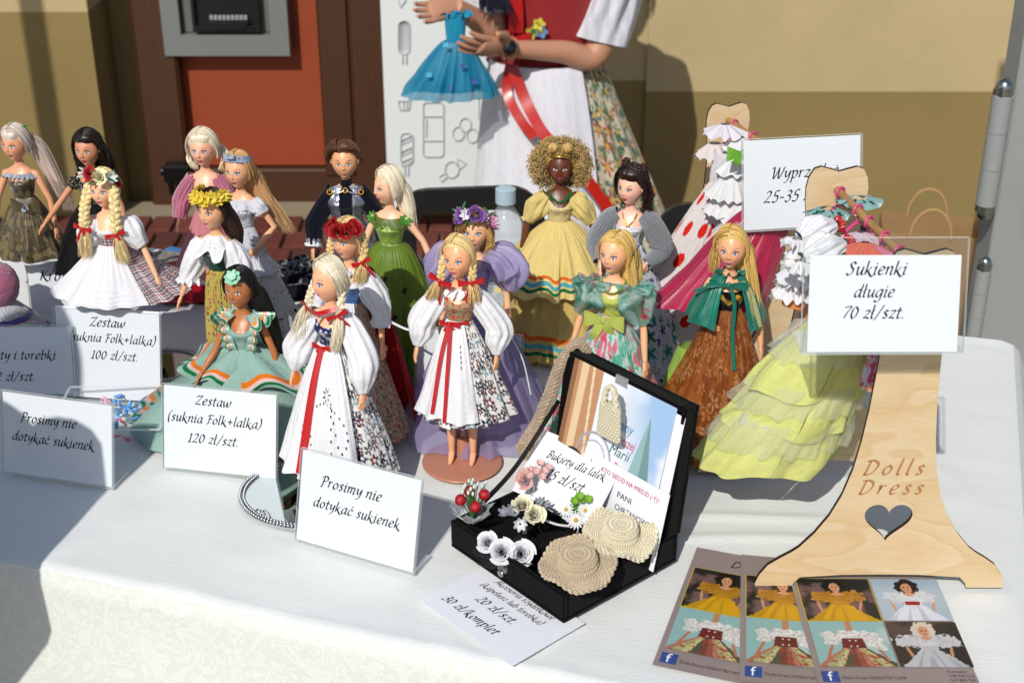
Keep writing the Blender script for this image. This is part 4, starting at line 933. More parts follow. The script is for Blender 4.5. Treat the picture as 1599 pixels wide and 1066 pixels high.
for k in range(16): t = -1.7+k*.22; place(g, lf, (AX*1.05*sin(t), -AY*1.05*cos(t), .017), (sin(t)*.3, -.6, 1), 1, k*1.9)
D.h(g, 'crown_leaves', PETAL)
plait(D, -1, [(-.0145, -.006, .268), (-.020, -.012, .250), (-.023, -.016, .232), (-.024, -.019, .216)], [(-.024, -.019, .217), (-.024, -.022, .200), (-.024, -.026, .178)], 'e6d098', bowkw=dict(s=.013, tail=1.3, yaw=-.2, tilt=.2), seed=10, r=.0040, A=.0034, turns=4, tn=90, tw=(.003, .007, .009))
plait(D, 1, [(.0145, -.006, .268), (.017, -.013, .250), (.018, -.018, .230), (.0175, -.020, .210)], [(.0175, -.020, .211), (.021, -.023, .195), (.025, -.027, .172)], 'e6d098', bowkw=dict(s=.013, tail=1.3, yaw=.2, tilt=-.3), seed=11, r=.0040, A=.0034, turns=4, tn=90, tw=(.003, .007, .010))
GH = gingham('101014', '98101c', 'ddd8dc', .0021)
def gh(s, t, v, th): return mixc(GH(s, t, v, th), (v < .52).astype(float), C('dcdce2'))
g = G(); bodice(g, .180, .224, gh, .0016, scoop(.2235, .012)); D.p(g, 'bodice', CLOTH)
puff_pair(D, AR, [.009, .0155, .0165, .0085], white, 'puff_sleeve', .55, seed=3)
g = G(); skirt(g, .187, .127, .0125, .084, GH, 15, .10, .95, ry=.82, seed=5, shift=(.010, .004), nu=420, nv=80); D.p(g, 'gingham_skirt', CLOTH)
def tuck(s, t, v, th): return C(WHT)*(1-.0*(s[..., None]))
g = G(); skirt(g, .189, .130, .0140, .080, tuck, 9, .09, .9, ry=.86, th=(-1.25, .80), seed=9, shift=(.001, -.003), off=.002, nu=240, nv=110)
P = g.V[0].reshape(240, 110, 3); vv = np.linspace(0, 1, 110)
for k, a in enumerate((.70, .78, .86, .92)): P[:, :, :2] *= (1+.022*smooth(a, a+.015, vv)*smooth(a+.07, a+.02, vv))[None, :, None]
g.V[0] = P.reshape(-1, 3); D.p(g, 'pleated_apron', CLOTH)

# --- 5 yellow crown brunette
AR = [(-.034, -.006, .184), (-.046, -.016, .150)], [(.034, -.004, .182), (.038, -.012, .145)]
D = Doll('dark haired doll with yellow flower crown, white eyelet collar and yellow patterned skirt', 330, 292, 0, -.3, -.5, 'dba47c', AR, face=dict(lip='a86a62', iris='5a3a20', brow='2a1a14', shadow='b08060', lash=1))
g = G(); haircap(g, BRUN, 0, seed=5, grow=.003); hairmass(g, [(0, .008, .006), (.004, .016, -.010), (.010, .020, -.030), (.014, .020, -.048)], [.0145, .0155, .013, .006], [.009, .009, .008, .004], BRUN); D.h(g)
yf = daisy(.0085, 'e8cc3c', 'd0a828', 9, .5, .30); yf2 = daisy(.006, 'f0dc60', None, 7, .8, .34)
for k in range(11):
    t = -1.75+k*.35; g = G(); r_ = k % 2; place(g, yf, (AX*1.08*sin(t), -AY*1.08*cos(t), .017+.002*r_), (sin(t), -cos(t), .6+.3*r_), 1, k); place(g, yf2, (AX*1.08*sin(t+.12), -AY*1.12*cos(t), .019), (sin(t), -cos(t), .6), 1, k*2)
    D.h(g, 'yellow_flower', PETAL)
g = G(); bodice(g, .174, .222, solid('0c3a2c'), .0016, scoop(.2215, .008)); D.p(g, 'green_bodice', SATIN)
def holes3(s, t, v, th): return 0
dots = lambda k=.0042: (lambda s, t, v, th: mixc(white(s, t, v, th), ((np.hypot((s % k)-k/2, (t % k)-k/2) < .00065) & (v > .3) & (v < .75)).astype(float), C('14302a')))
g = G(); ruffle(g, .2300, .0085, .0330, dots(), 8, .10, .72, seed=3, scal=.35, ry=.85, nu=260, nv=30); D.p(g, 'eyelet_collar', CLOTH)
puff_pair(D, AR, [.008, .0125, .0145, .0125, .010], white, 'sleeve', .75, seed=3)
for i, a in enumerate(AR):
    g = G(); e, wr = np.array(a[0]), np.array(a[1]); c = e+(wr-e)*.35
    ruffle(g, c[2]+.004, .007, .0125, dots(.004), 8, .2, .8, c0=(c[0], c[1]), seed=i, scal=.4); D.p(g, 'lace_cuff', CLOTH)
yfl = floral('b3a84e', ['8a2f28', 'a5553a', '7a2a40'], .0088, .42, 8, 'd8c060', .9, seed=14, lob=.15, ring='c8b870')
g = G(); skirt(g, .186, .012, .0122, .030, yfl, 10, .16, .5, ry=.85, seed=6); D.p(g, 'patterned_skirt', CLOTH)

# --- 6 mint doll (shorter, wide tiered skirt)
AR = [(-.034, -.010, .182), (-.046, -.024, .162)], [(.036, -.004, .184), (.041, -.006, .142)]
D = Doll('brown skinned doll with black hair in mint tiered dress trimmed with green and orange ribbon', 372, 414, -.066, -.15, -.35, 'a8683c', AR, legs=False, face=dict(lip='c06080', iris='4a2a18', brow='1a1010', shadow='c09070'))
D.root.location.z = TZ-.063
g = G(); haircap(g, BLACKH, -.05, seed=6, grow=.0032); hairmass(g, [(0, .008, .006), (.006, .017, -.010), (.016, .022, -.045), (.026, .022, -.085), (.031, .020, -.118)], [.0145, .016, .014, .011, .004], [.009, .010, .010, .008, .003], BLACKH); D.h(g)
g = G(); mf = daisy(.0095, '9fd8bc', None, 8, .25, .36); place(g, mf, (.002, -.015, .018), (.1, -.8, .8)); place(g, daisy(.006, 'b8e6d0', 'd8dde0', 7, .5, .36), (.002, -.0165, .0205), (.1, -.8, .8), 1, .4); D.h(g, 'mint_flower', PETAL)
MINT = '8fb0a6'; mint = solid(MINT, .05); GRN, ORG, LPK = '0c6b3a', 'd8721c', 'dcb8b4'
g = G(); bodice(g, .176, .2235, mint, .0016, scoop(.2225, .012)); D.p(g, 'bodice', CLOTH)
trim = bands(mint, [(.48, .66, 'd08a40'), (.66, .74, 'd8c8c0'), (.80, .97, GRN)])
g = G(); ruffle(g, .2300, .0120, .0235, trim, 13, .26, .25, seed=3, ry=.9, nu=300, nv=40, th=(.55, 2*pi-.55)); D.p(g, 'shoulder_frill', SATIN)
for sd in (-1, 1):
    g = G(); T, V = np.meshgrid(np.linspace(0, 1, 90), np.linspace(0, 1, 14), indexing='ij')
    x = sd*(.014-.010*T+V*.0125*(.9+.2*np.sin(T*26))); z = .2255-.044*T+.002*np.sin(T*26+1)*V; y = -.0125-.004*np.sin(T*pi)-.0035*np.sin(T*26)*V
    g.grid(np.stack([x, y, z], -1), trim(x, z, V, T).reshape(-1, 3)); D.p(g, 'front_frill', SATIN)
tier = lambda rows: bands(mint, rows)
g = G(); skirt(g, .165, .068, .030, .135, tier([(.60, .64, 'c8a070'), (.645, .685, GRN), (.71, .77, ORG), (.775, .83, LPK), (.85, .90, GRN)]), 13, .11, .8, ry=.62, seed=8, nu=320, hem=.004, shift=(-.030, .032)); D.p(g, 'lower_tier', SHEER)
g = G(); skirt(g, .188, .142, .012, .094, tier([(.60, .70, ORG), (.70, .78, LPK), (.80, .89, GRN)]), 7, .20, .8, ry=.66, seed=2, hem=.011, nu=320, shift=(0, .020)); D.p(g, 'upper_tier', CLOTH)
g = G(); skirt(g, .17, .068, .022, .130, mint, 10, .05, .8, ry=.78, seed=1, nu=90, nv=24, shift=(-.030, .022)); D.p(g, 'underskirt', CLOTH)

# --- 7 pink doll on a red box
AR = [(-.034, -.004, .190), (-.038, -.016, .166)], [(.034, -.004, .184), (.038, -.012, .150)]
D = Doll('blonde doll with ponytail in pink gown and fluffy pink bolero', 314, 200, 0, -.1, -.12, 'dfa88a', AR, face=dict(lip='c04060', iris='5060b0', shadow='7a70b0', brow='9a7040'))
g = G(); haircap(g, PLAT, 0, seed=7, grow=.0042, front=.50, sleek=1, vol=.001); locks(g, None, [(0, .016, .002), (-.016, .020, -.006), (-.020, .010, -.018), (-.014, .006, -.030)], PLAT, 60, .0012, (.004, .007, .004), 5); locks(g, None, [(0, .016, .002), (.016, .020, -.004), (.024, .012, -.016), (.020, .006, -.030)], PLAT, 50, .0012, (.004, .006, .004), 6); D.h(g)
g = G(); bodice(g, .170, .212, solid('c07880'), .0014); D.p(g, 'bodice', CLOTH)
puff_pair(D, AR, [.0095, .0115, .0115, .0105, .0095], solid('b0607c', .25), 'bolero_sleeve', .95, FUZZ, .12, 13)
g = G(); T, Z, P = torso_grid(.196, .225, .0028, 60, 20); g.grid(P, solid('b0607c', .25)(T*.02, Z, Z, T).reshape(-1, 3), keep=(np.cos(T) < .55)); D.p(g, 'bolero', FUZZ)
g = G(); skirt(g, .186, .078, .012, .047, bands(solid('c8808a', .05), [(.955, 1.01, 'e0d8dc')]), 8, .10, .9, ry=.8, seed=9, shift=(-.010, 0)); D.p(g, 'pink_skirt', CLOTH)
pb = atz(300, 474); gb = thing('gift_box', 'small red cardboard box below the hem of the pink gown', 'box', (pb[0], pb[1]+.03, TZ), .1)
g = G(); g.box((-.045, -.03, .0005), (.045, .03, .034), 'a00f22', .0015); part(g, 'box_body', PLAST, gb, False)
g = G(); g.box((-.047, -.032, .0345), (.047, .032, .042), 'b01428', .001); part(g, 'box_lid', PLAST, gb, False)

# --- 8 print dress
AR = [(-.034, -.004, .184), (-.040, -.014, .150)], [(.042, .004, .186), (.022, -.012, .160)]
D = Doll('long haired blonde doll in white dress with black line print and knotted headband', 370, 232, 0, -.25, -.3, 'dba47e', AR, face=dict(lip='b04468', iris='4a70c0'))
g = G(); haircap(g, 'd0a468', 0, seed=8); hairmass(g, [(0, .009, .006), (.006, .018, -.010), (.018, .024, -.04), (.032, .026, -.070)], [.0145, .015, .012, .004], [.009, .010, .008, .003], 'c89a68')
locks(g, None, [(.004, .016, .0), (.014, .022, -.03), (.032, .026, -.062), (.045, .024, -.085)], 'd0a878', 90, .0006, (.008, .010, .014), 6); D.h(g)
LP = swirls('cfd1da', '0c0e18', .0105, 4, .17)
g = G(); t = np.linspace(-1.75, 1.75, 60); vv = np.linspace(0, 1, 10); T, V = np.meshgrid(t, vv, indexing='ij')
P = np.stack([AX*1.14*np.sin(T), -AY*1.10*np.cos(T)*(.92)+.002, .0105+.0085*V+.004*np.cos(T)], -1); g.grid(P, swirls('aab6d0', '20304a', .004, 2, .14)(T*.016, V*.009, V, T).reshape(-1, 3)); bow(g, (0, -.0195, .021), .0065, 'aab6d0', 0, .0, w=.9, droop=-1.2); D.h(g, 'headband', CLOTH)
g = G(); bodice(g, .170, .216, LP, .0016); D.p(g, 'bodice', CLOTH)
g = G(); ruffle(g, .2235, .0178, .014, swirls('cfd0da', '2a2e40', .006, 5, .08), 12, .16, .9, seed=3, ry=.62, nu=220, nv=20); D.p(g, 'shoulder_frill', CLOTH)
for sd in (-1, 1): g = G(); sleeve(g, [(sd*.0165, 0, .222), (sd*.024, -.001, .213), (sd*.029, -.002, .205)], [.007, .0105, .009], solid('d4d5de'), 7); D.p(g, 'sleeve', CLOTH)
g = G(); skirt(g, .187, .006, .012, .058, swirls('cfd1da', '0c0e18', .020, 9, .11), 10, .13, .9, ry=.8, seed=3, shift=(.022, 0)); D.p(g, 'printed_skirt', CLOTH)
g = G(); skirt(g, .145, .125, .024, .034, solid('d6d6de'), 30, .12, 1, seed=3, shift=(.004, 0), nu=200, nv=12, c0=(.005, -.001), ry=.85); D.p(g, 'frill', CLOTH)

# --- 9 olive gown, 10 black dress
AR = [(-.036, -.004, .184), (-.042, -.012, .148)], [(.038, -.004, .184), (.044, -.012, .148)]
D = Doll('platinum doll in olive taffeta gown with grey trim and large bow, at the left edge', 20, 192, 0, -.1, -.35, 'cf9470', AR, face=dict(lip='a03040', shadow='8a6a60', brow='7a5030'))
g = G(); haircap(g, 'd2c4b8', 0, seed=9, front=.38, grow=.0035); locks(g, None, [(.004, .014, .010), (.014, .024, -.006), (.026, .030, -.05), (.042, .030, -.095)], 'c8b4a8', 200, .0007, (.008, .011, .012), 6); hairmass(g, [(0, .010, .006), (.012, .022, -.01), (.026, .028, -.05), (.038, .028, -.085)], [.013, .014, .010, .003], [.008, .008, .006, .003], 'c8b4a8'); D.h(g)
g = G(); place(g, leafg(.008, .003, '3a8a2a'), (.008, .010, .020), (0, 0, 1), 1, .5); place(g, leafg(.008, .003, '3a8a2a'), (.010, .008, .019), (0, -1, .3), 1, -1.2); D.h(g, 'leaf_clip', PETAL)
ol = lambda s, t, v, th: mixc(smear(['2a2416', '50452a', '3a321e', '6a5c3a'], .012, 3)(s, t, v, th), .3*smooth(.6, .9, vn(s*400, t*60, 2)), C('7a6a48'))
g = G(); bodice(g, .172, .213, ol, .0016); D.p(g, 'bodice', SATIN)
g = G(); ruffle(g, .2215, .0195, .0075, solid('9aa0ae', .3), 26, .25, .8, ry=.62, seed=3); D.p(g, 'grey_trim', CLOTH)
g = G(); skirt(g, .187, .102, .0122, .056, bands(ol, [(.97, 1.01, 'c8ccd2')]), 8, .16, .8, seed=4, ry=.8); D.p(g, 'olive_skirt', SATIN)
g = G(); bow(g, (.008, -.0165, .176), .021, '4a4028', 0, .9, w=.85); D.p(g, 'bow', SATIN)
g = G(); place(g, rose(.0045, 'a8aebc', 9), (.008, -.021, .176), (0, -1, .2)); D.p(g, 'bow_rose', PETAL)
olv = D.base
AR = [(-.044, -.006, .190), (-.068, -.014, .160)], [(.036, -.004, .182), (.042, -.012, .148)]
D = Doll('dark haired doll in black dress with glittering bodice, holding one arm out to the left', 134, 200, 0, -.05, -.22, 'c58a68', AR, face=dict(lip='a83038', iris='3a2a20', brow='1a1010', shadow='8a5a48'))
g = G(); haircap(g, '1c0f0c', 0, seed=10, grow=.004, front=.50)
for sx in (-1, 1): locks(g, None, [(sx*.010, -.002, .014), (sx*.0175, .002, .0), (sx*.018, .006, -.022), (sx*.016, .008, -.042)], '22120e', 34, .0011, (.003, .004, .005), 3+sx, curl=.0022, curln=4)
locks(g, None, [(0, .014, .006), (.008, .020, -.016), (.014, .022, -.045)], '22120e', 60, .0012, (.010, .013, .012), 9, curl=.0022, curln=4); hairmass(g, [(0, .010, .004), (.006, .015, -.014), (.010, .016, -.036)], [.014, .014, .009], [.008, .008, .006], '180c0a'); D.h(g)
gl = lambda s, t, v, th: mixc(solid('08080a')(s, t, v, th), (hsh(np.floor(s/.0009), np.floor(t/.0009), 3) > .9).astype(float), C('b8a890'))
g = G(); bodice(g, .174, .2225, gl, .0016, scoop(.2225, .008)); D.p(g, 'glitter_bodice', SATIN)
for sd in (-1, 1): g = G(); sleeve(g, [(sd*.0165, 0, .222), (sd*.0245, -.001, .214), (sd*.0285, -.002, .207)], [.007, .0085, .007], gl, 7); D.p(g, 'sleeve', SATIN)
g = G(); skirt(g, .187, .088, .0122, .062, solid('07070a', .2), 14, .13, .6, seed=4, ry=.8, shift=(0, 0)); D.p(g, 'black_skirt', CLOTH)
g = G(); skirt(g, .187, .092, .0132, .068, solid('0a0a12', .2), 16, .13, .6, seed=8, ry=.8, nu=160, nv=30); D.p(g, 'tulle_overskirt', TULLE)
blk = D.base
# --- 11 prince doll
AR = [(-.044, -.004, .178), (-.046, -.018, .150)], [(.044, -.004, .178), (.048, -.012, .142)]
D = Doll('male doll with brown hair in navy velvet coat and shiny silver waistcoat', 537, 219, 0, .02, .0, 'd29c72', AR, face=dict(male=True, lip='a86858', iris='4a6a80', brow='3a2414', lash=.4, shadow='c08860', smile=.8), group='dressed dolls standing on the white table', hs=1.0)
g = G(); haircap(g, '5a3a22', -.45, seed=11, grow=.0030, front=.66, side=.40, nape=-.15, ridge=.0004, vol=.0030, fl=-.42); locks(g, None, [(-.008, -.011, .0215), (.002, -.0145, .0225), (.013, -.009, .0165)], '6a4628', 30, .0012, .0026, 2); D.h(g)
D.head.scale = (1.12, 1.04, 1.04)
g = G(); T, Z, P = torso_grid(.10, .229, 0, 60, 50); k = 1.32+.0*Z; P[..., 0] *= np.interp(Z, [.10, .17, .20, .222, .229], [1.3, 1.9, 1.62, 1.42, 1.1]); P[..., 1] *= np.interp(Z, [.10, .17, .21, .229], [1.2, 1.55, 1.25, 1.3])
vest = (np.abs(T-pi) > 2.55) & (Z < .226); A_ = np.minimum(T, 2*pi-T); cc = np.tile(C('0c0d1c'), (*T.shape, 1)); mm = ((A_ > .42+(.0)*Z) & (A_ < 1.35)).astype(float); cc = mixc(cc, mm, C('9a9ea6')); cc = mixc(cc, (A_ < .42)*(np.sin(T*60) > .6)*1., C('20223a'))
g.grid(P, cc.reshape(-1, 3)); D.p(g, 'velvet_shirt', CLOTH)
g = G(); mk = (A_ > .40) & (A_ < 1.6) & (Z < .2265); P2 = P.copy(); P2[..., :2] *= 1.05; P2[..., 1] -= .0004*np.sin(Z*900+T*6); g.grid(P2, 'b0b4bc', keep=mk); D.p(g, 'silver_waistcoat', mat('silver_lame', .25, .8, 160, .003, metal=.85))
puff_pair(D, AR, [.0105, .0125, .0115, .0105, .0095], solid('0b0c1c'), 'coat_sleeve', 1., CLOTH, .05)
for i, a in enumerate(AR):
    g = G(); wr = np.array(a[1]); e = np.array(a[0]); sleeve(g, [wr-(wr-e)*.16, wr+(wr-e)*.05], [.0095, .0112], white, 9, .12); g.tube([wr-(wr-e)*.28, wr-(wr-e)*.16], .0103, 16, '8a8c98'); D.p(g, 'lace_cuff', CLOTH)
g = G()
for x, y, z in ((0, -.0135, .226), (-.0205, -.0125, .2235), (.0205, -.0125, .2235)):
    for k in range(8): g.ball((x+.0032*cos(k*pi/4), y-.001, z+.0032*sin(k*pi/4)), .0013, 'e0b040', 6, 4)
    g.ball((x, y-.0008, z), (.002, .0012, .002), '101010', 8, 5)
g.tube(catm([(-.0205, -.0125, .2235), (-.01, -.0155, .2225), (0, -.0145, .226), (.01, -.0155, .2225), (.0205, -.0125, .2235)]), .0008, 6, 'c8c8d0'); D.p(g, 'gold_chain', mat('brass_trim', .3, metal=.8))
g = G(); g.tube([(0, .001, .226), (0, .001, .236)], .0082, 20, '0c0d1c'); D.p(g, 'collar', CLOTH)

# --- 12 green dress
AR = [(-.032, -.010, .186), (-.036, -.022, .158)], [(.042, .002, .192), (.060, -.006, .158)]
D = Doll('blonde doll seen in profile in a leaf green tulle gown with dark butterflies', 606, 257, 0, -.25, -1.0, 'dfb090', AR)
g = G(); haircap(g, PLAT, 0, seed=12, grow=.0035); hairmass(g, [(0, .008, .008), (.002, .016, -.006), (.008, .020, -.03), (.012, .020, -.052)], [.0145, .0155, .0125, .004], [.010, .011, .009, .003], PLAT); locks(g, None, [(0, .014, .004), (.006, .020, -.02), (.012, .021, -.056)], PLAT, 70, .0008, (.011, .013, .010), 6); D.h(g)
GR1, GR2 = '5f7a24', '7f9c3e'
g = G(); bodice(g, .176, .216, solid(GR2, .1), .0016); D.p(g, 'green_bodice', SATIN)
g = G(); ruffle(g, .2225, .0172, .013, solid('5a7a28', .15), 7, .22, .75, ry=.66, seed=2, nu=200); D.p(g, 'shoulder_wrap', SHEER)
for sd in (-1, 1):
    g = G()
    for k in range(7): place(g, leafg(.009, .0024, '3f8a22'), (sd*.022, -.004, .220), (sd*.5, -.8, .6), 1, k*.9)
    D.p(g, 'leaf_epaulette', PETAL)
def bfly(h):
    for sx in (-1, 1):
        for a, l in ((.6, .0052), (-.5, .0042)): place(h, leafg(l, .0019, '0c120c'), (0, 0, 0), (0, 0, 1), 1, -sx*(pi/2-a))
bf = G(); bfly(bf); g = G()
for x, y, z in ((-.003, -.0165, .210), (.0, -.032, .150), (.018, -.047, .104), (.030, -.040, .14), (-.024, -.045, .10), (.020, -.060, .045), (-.010, -.065, .050)): place(g, bf, (x, y-.001, z), (.1, -1, .3), 1, x*40)
D.p(g, 'butterflies', PETAL)
g = G(); skirt(g, .184, .008, .012, .064, solid('456418', .14), 13, .12, .62, seed=4, ry=.82); D.p(g, 'green_skirt', SATIN)
g = G(); skirt(g, .186, .016, .014, .068, solid('7c9a34', .16), 15, .13, .5, seed=8, ry=.85, nu=200, nv=40); D.p(g, 'tulle_overskirt', SHEER)
g = G(); g.tube([(-.0128*cos(a), -.0105*sin(a), .186) for a in np.linspace(-.3, pi+.3, 20)], .0012, 6, 'b0b898'); D.p(g, 'belt', SATIN)

# --- 13 lilac dress
AR = [(-.034, -.004, .184), (-.040, -.012, .150)], [(.036, -.004, .184), (.040, -.012, .150)]
D = Doll('doll with purple and pink flower crown in lilac gown with big tulle sleeves', 742, 322, 0, -.05, -.15, 'dfae86', AR, face=dict(lip='c85a78', iris='4a78b8'))
LIL = 'b0a6d0'
g = G(); haircap(g, 'b08850', 0, seed=13, front=.42); hairmass(g, [(0, .009, .006), (.004, .016, -.010), (.008, .016, -.032)], [.0145, .015, .006], [.009, .010, .005], 'b08850'); locks(g, None, [(-.004, -.016, .018), (-.010, -.016, .008), (-.013, -.012, -.004)], 'b08850', 20, .0006, .003, 3); locks(g, None, [(.014, -.004, .004), (.018, -.006, -.01), (.014, -.006, -.028)], 'c09858', 20, .0009, .003, 4, curl=.002); D.h(g)
pr1 = rose(.0085, '7a4e9a', 12); pr2 = rose(.007, '9a6ab8', 11); wb = daisy(.0062, 'e4e6ea', None, 7, .9, .36); pk = daisy(.0062, 'c87aa0', 'd890b0', 10, 1.0, .2); lf = leafg(.011, .0016, '3c6a38')
for nm, it, t, z, s in (('pink_cluster', pk, -1.75, .008, 1.1), ('lilac_rose', pr2, -1.25, .015, 1.1), ('purple_rose', pr1, -.75, .021, .9), ('white_blossom', wb, -.3, .024, 1.1), ('purple_rose', pr1, .3, .024, 1.), ('white_blossom', wb, .75, .020, .8), ('pink_cluster', pk, 1.1, .014, 1.4), ('pink_cluster', pk, 1.5, .006, 1.3), ('white_blossom', wb, -1.6, .017, 1.)):
    g = G(); place(g, it, (AX*1.1*sin(t), -AY*1.1*cos(t), z), (sin(t), -cos(t), .4), s, t*3)
    D.h(g, nm, PETAL)
g = G()
for k in range(18): t = -1.9+k*.22; place(g, lf, (AX*1.08*sin(t), -AY*1.08*cos(t), .019), (sin(t)*.4, -.6, .8), 1, k*1.7)
D.h(g, 'crown_leaves', PETAL)
g = G(); bodice(g, .176, .216, solid(LIL, .06), .0016); D.p(g, 'lilac_bodice', CLOTH)
for sd in (-1, 1):
    g = G(); sleeve(g, [(sd*.010, 0, .232), (sd*.026, -.002, .226), (sd*.040, -.004, .210), (sd*.042, -.006, .190)], [.008, .019, .021, .010], solid(LIL, .08), 8, .22, 64, 30, 3+sd); ruffle(g, .222, .004, .026, solid('b0a6d0', .05), 7, .4, .2, c0=(sd*.028, -.006), seed=sd, nu=100); D.p(g, 'tulle_sleeve', SHEER)
g = G(); skirt(g, .187, .002, .012, .100, solid('ac a2d0'.replace(' ', ''), .06), 11, .10, .95, seed=6, ry=.8, nu=240, nv=50); D.p(g, 'tulle_skirt', mat('soft_tulle', .8, alpha=.6, transluc=.35))
g = G(); skirt(g, .187, .010, .012, .060, solid('c0b6dc', .06), 11, .10, .9, seed=2, ry=.75, nu=120, nv=30); D.p(g, 'underskirt', CLOTH)

# --- 14 yellow dress, afro
AR = [(-.042, .0, .186), (-.050, -.010, .148)], [(.042, .0, .184), (.052, -.008, .146)]
D = Doll('dark skinned doll with huge curly blonde hair in a pale yellow ribbon trimmed ball gown', 876, 226, 0, -.02, -.06, '5e301c', AR, face=dict(lip='a03a78', iris='3a2414', brow='100808', shadow='6a4a60', smile=.3))
g = G(); r = np.random.RandomState(4); haircap(g, 'b8924e', 0, seed=14, grow=.003); AF = 'c0a268'
for k in range(3000):
    d = r.randn(3); d /= np.linalg.norm(d)
    if d[1] < -.35 and abs(d[0]) < .72 and d[2] < .62: continue
    if d[1] < .1 and d[2] < -.75: continue
    rad = np.array([.0375, .026, .034])*(.52+.50*r.rand()**.5); c = d*rad+np.array([0, .006, -.002]); a0 = r.rand()*6.28; tt = np.linspace(0, 3.2*pi, 9); ax = r.randn(3); ax /= np.linalg.norm(ax); b1 = np.cross(ax, d); b1 /= np.linalg.norm(b1)+1e-6; b2 = np.cross(ax, b1)
    q = .0015+.0016*r.rand(); P = c+(b1[None]*np.cos(tt+a0)[:, None]+b2[None]*np.sin(tt+a0)[:, None])*q+ax[None]*(tt/10*.0065)[:, None]
    g.tube(P, .00034, 4, C(AF)*(.6+.7*r.rand()), caps=False)
for sx in (-1, 1):
    for k in range(22):
        tt = np.linspace(0, 2*pi, 12); ph = k*.143; P = np.stack([sx*.0085+.0052*np.cos(tt)*cos(ph), -.0115+.0045*np.sin(ph)*np.cos(tt), .0265+.0052*np.sin(tt)], -1); g.tube(P+.0005*r.randn(12, 3), .0009, 5, C('c8a460')*(.6+.6*r.rand()), caps=False)
T, PH = np.meshgrid(np.linspace(0, 2*pi, 50), np.linspace(.05, pi-.3, 30), indexing='ij'); P = np.stack([.032*np.sin(T)*np.sin(PH), -.021*np.cos(T)*np.sin(PH)+.012, .029*np.cos(PH)-.001], -1)
P += .0018*np.stack([np.sin(T*23+PH*9), np.sin(T*17+PH*21), np.sin(PH*31+T*7)], -1); g.grid(P, (C(AF)*(.55+.4*vn(T*20, PH*20, 3))[..., None]).reshape(-1, 3), keep=~((np.cos(T) > .3)))
D.h(g, 'curly_hair', mat('curly_hair', .5, .3, 800, .0006))
g = G(); g.tube([(.0165*cos(a), -.0185*sin(a)*.97, .0155+.002*sin(a)) for a in np.linspace(-.2, pi+.2, 24)], .0010, 6, 'c09030'); D.h(g, 'gold_hairband', GOLDM)
YL = 'd9c37c'; yel = solid(YL, .04)
g = G(); bodice(g, .176, .2225, solid('dccb92', .04), .0016, scoop(.2235, .013)); D.p(g, 'bodice', CLOTH)
g = G()
for k in range(46):
    t = k/46*2*pi; x = .0135*sin(t); y = -.0135*cos(t); z = .2265-.010*max(0, cos(t))**1.5; ruffle(g, z, .0008, .0026, solid('0c6a34'), 3, .6, .3, c0=(x, y), ry=1, nu=10, nv=3, seed=k)
D.p(g, 'green_neck_frill', SATIN)
puff_pair(D, AR, [.008, .0135, .0145, .008], yel, 'puff_sleeve', .6, CLOTH, .14, 9)
for i, a in enumerate(AR): g = G(); e = np.array(a[0]); ruffle(g, e[2]+.005, .0055, .006, yel, 10, .3, .5, c0=(e[0]-.001*(1 if i else -1), e[1]), seed=i); D.p(g, 'sleeve_frill', CLOTH)
RB = [(.70, .75, 'd8641c'), (.785, .835, '4fa3b4'), (.865, .915, '146a44')]
g = G(); skirt(g, .187, .104, .0122, .088, bands(solid('dcc67e', .06), RB), 14, .12, .75, seed=6, ry=.85, nu=360, nv=110, hem=.002); D.p(g, 'upper_tier', CLOTH)
g = G(); skirt(g, .116, .004, .060, .086, bands(solid('c9ae68', .06), [(.66, .71, 'd8641c'), (.76, .81, '4fa3b4'), (.86, .91, '146a44')]), 12, .10, 1, seed=3, ry=.82, nu=360, nv=90); D.p(g, 'lower_tier', CLOTH)
g = G(); g.tube([(-.0495+.0034*cos(a), -.010+.0034*sin(a), .150) for a in np.linspace(0, 2*pi, 18)], .0014, 6, 'c8d020'); D.p(g, 'bracelet', PLAST)

# --- 15 cardigan doll
AR = [(-.038, -.002, .188), (-.034, -.020, .165)], [(.040, .0, .186), (.026, -.016, .166)]
D = Doll('pale doll with curly dark brown updo, grey knitted cardigan and gold pendant', 988, 257, 0, -.25, -.65, 'e0b09a', AR, face=dict(lip='b02438', iris='2a1810', brow='1a0f0c', shadow='a88070', smile=.9))
g = G(); haircap(g, '24130c', 0, seed=15, grow=.004, front=.5, vol=.002); r = np.random.RandomState(5)
for k in range(46):
    a = r.rand()*2*pi; x = .013*cos(a); y = .006+.011*sin(a); z = .022+.006*r.rand()-.01*(y > .01); tt = np.linspace(0, 4.5*pi, 20); q = .0024+.001*r.rand()
    g.tube(np.stack([x+q*np.cos(tt), y+q*np.sin(tt), z-tt*.0003*r.rand()+.002*np.sin(tt*.5)], -1), .0009, 5, C('2e190f')*(.6+1.2*r.rand()), caps=False)
for sx, m_ in ((1, 30), (-1, 8)): locks(g, None, [(sx*.010, .010, .012), (sx*.016, .012, -.006), (sx*.015, .012, -.030), (sx*.013, .010, -.048)], '2e190f', m_, .0011, (.005, .006, .006), 3+sx, curl=.0030, curln=4)
D.h(g, 'curly_hair')
g = G(); bodice(g, .170, .213, swirls('dadce2', '20304a', .006, 3, .1), .0016); D.p(g, 'bodice', CLOTH)
KN = lambda s, t, v, th: C('777c82')*(.8+.25*np.sin(s*2200)+.2*vn(s*500, t*500, 2))[..., None]
for i, (sd, a) in enumerate(zip((-1, 1), AR)):
    g = G(); e, wr = np.array(a[0]), np.array(a[1]); sleeve(g, [(sd*.014, .002, .223), (sd*.026, .001, .214), e+np.array([sd*.003, 0, -.004]), wr], [.010, .0145, .0145, .0085], KN, 20, .03); D.p(g, 'knitted_sleeve', FUZZ)
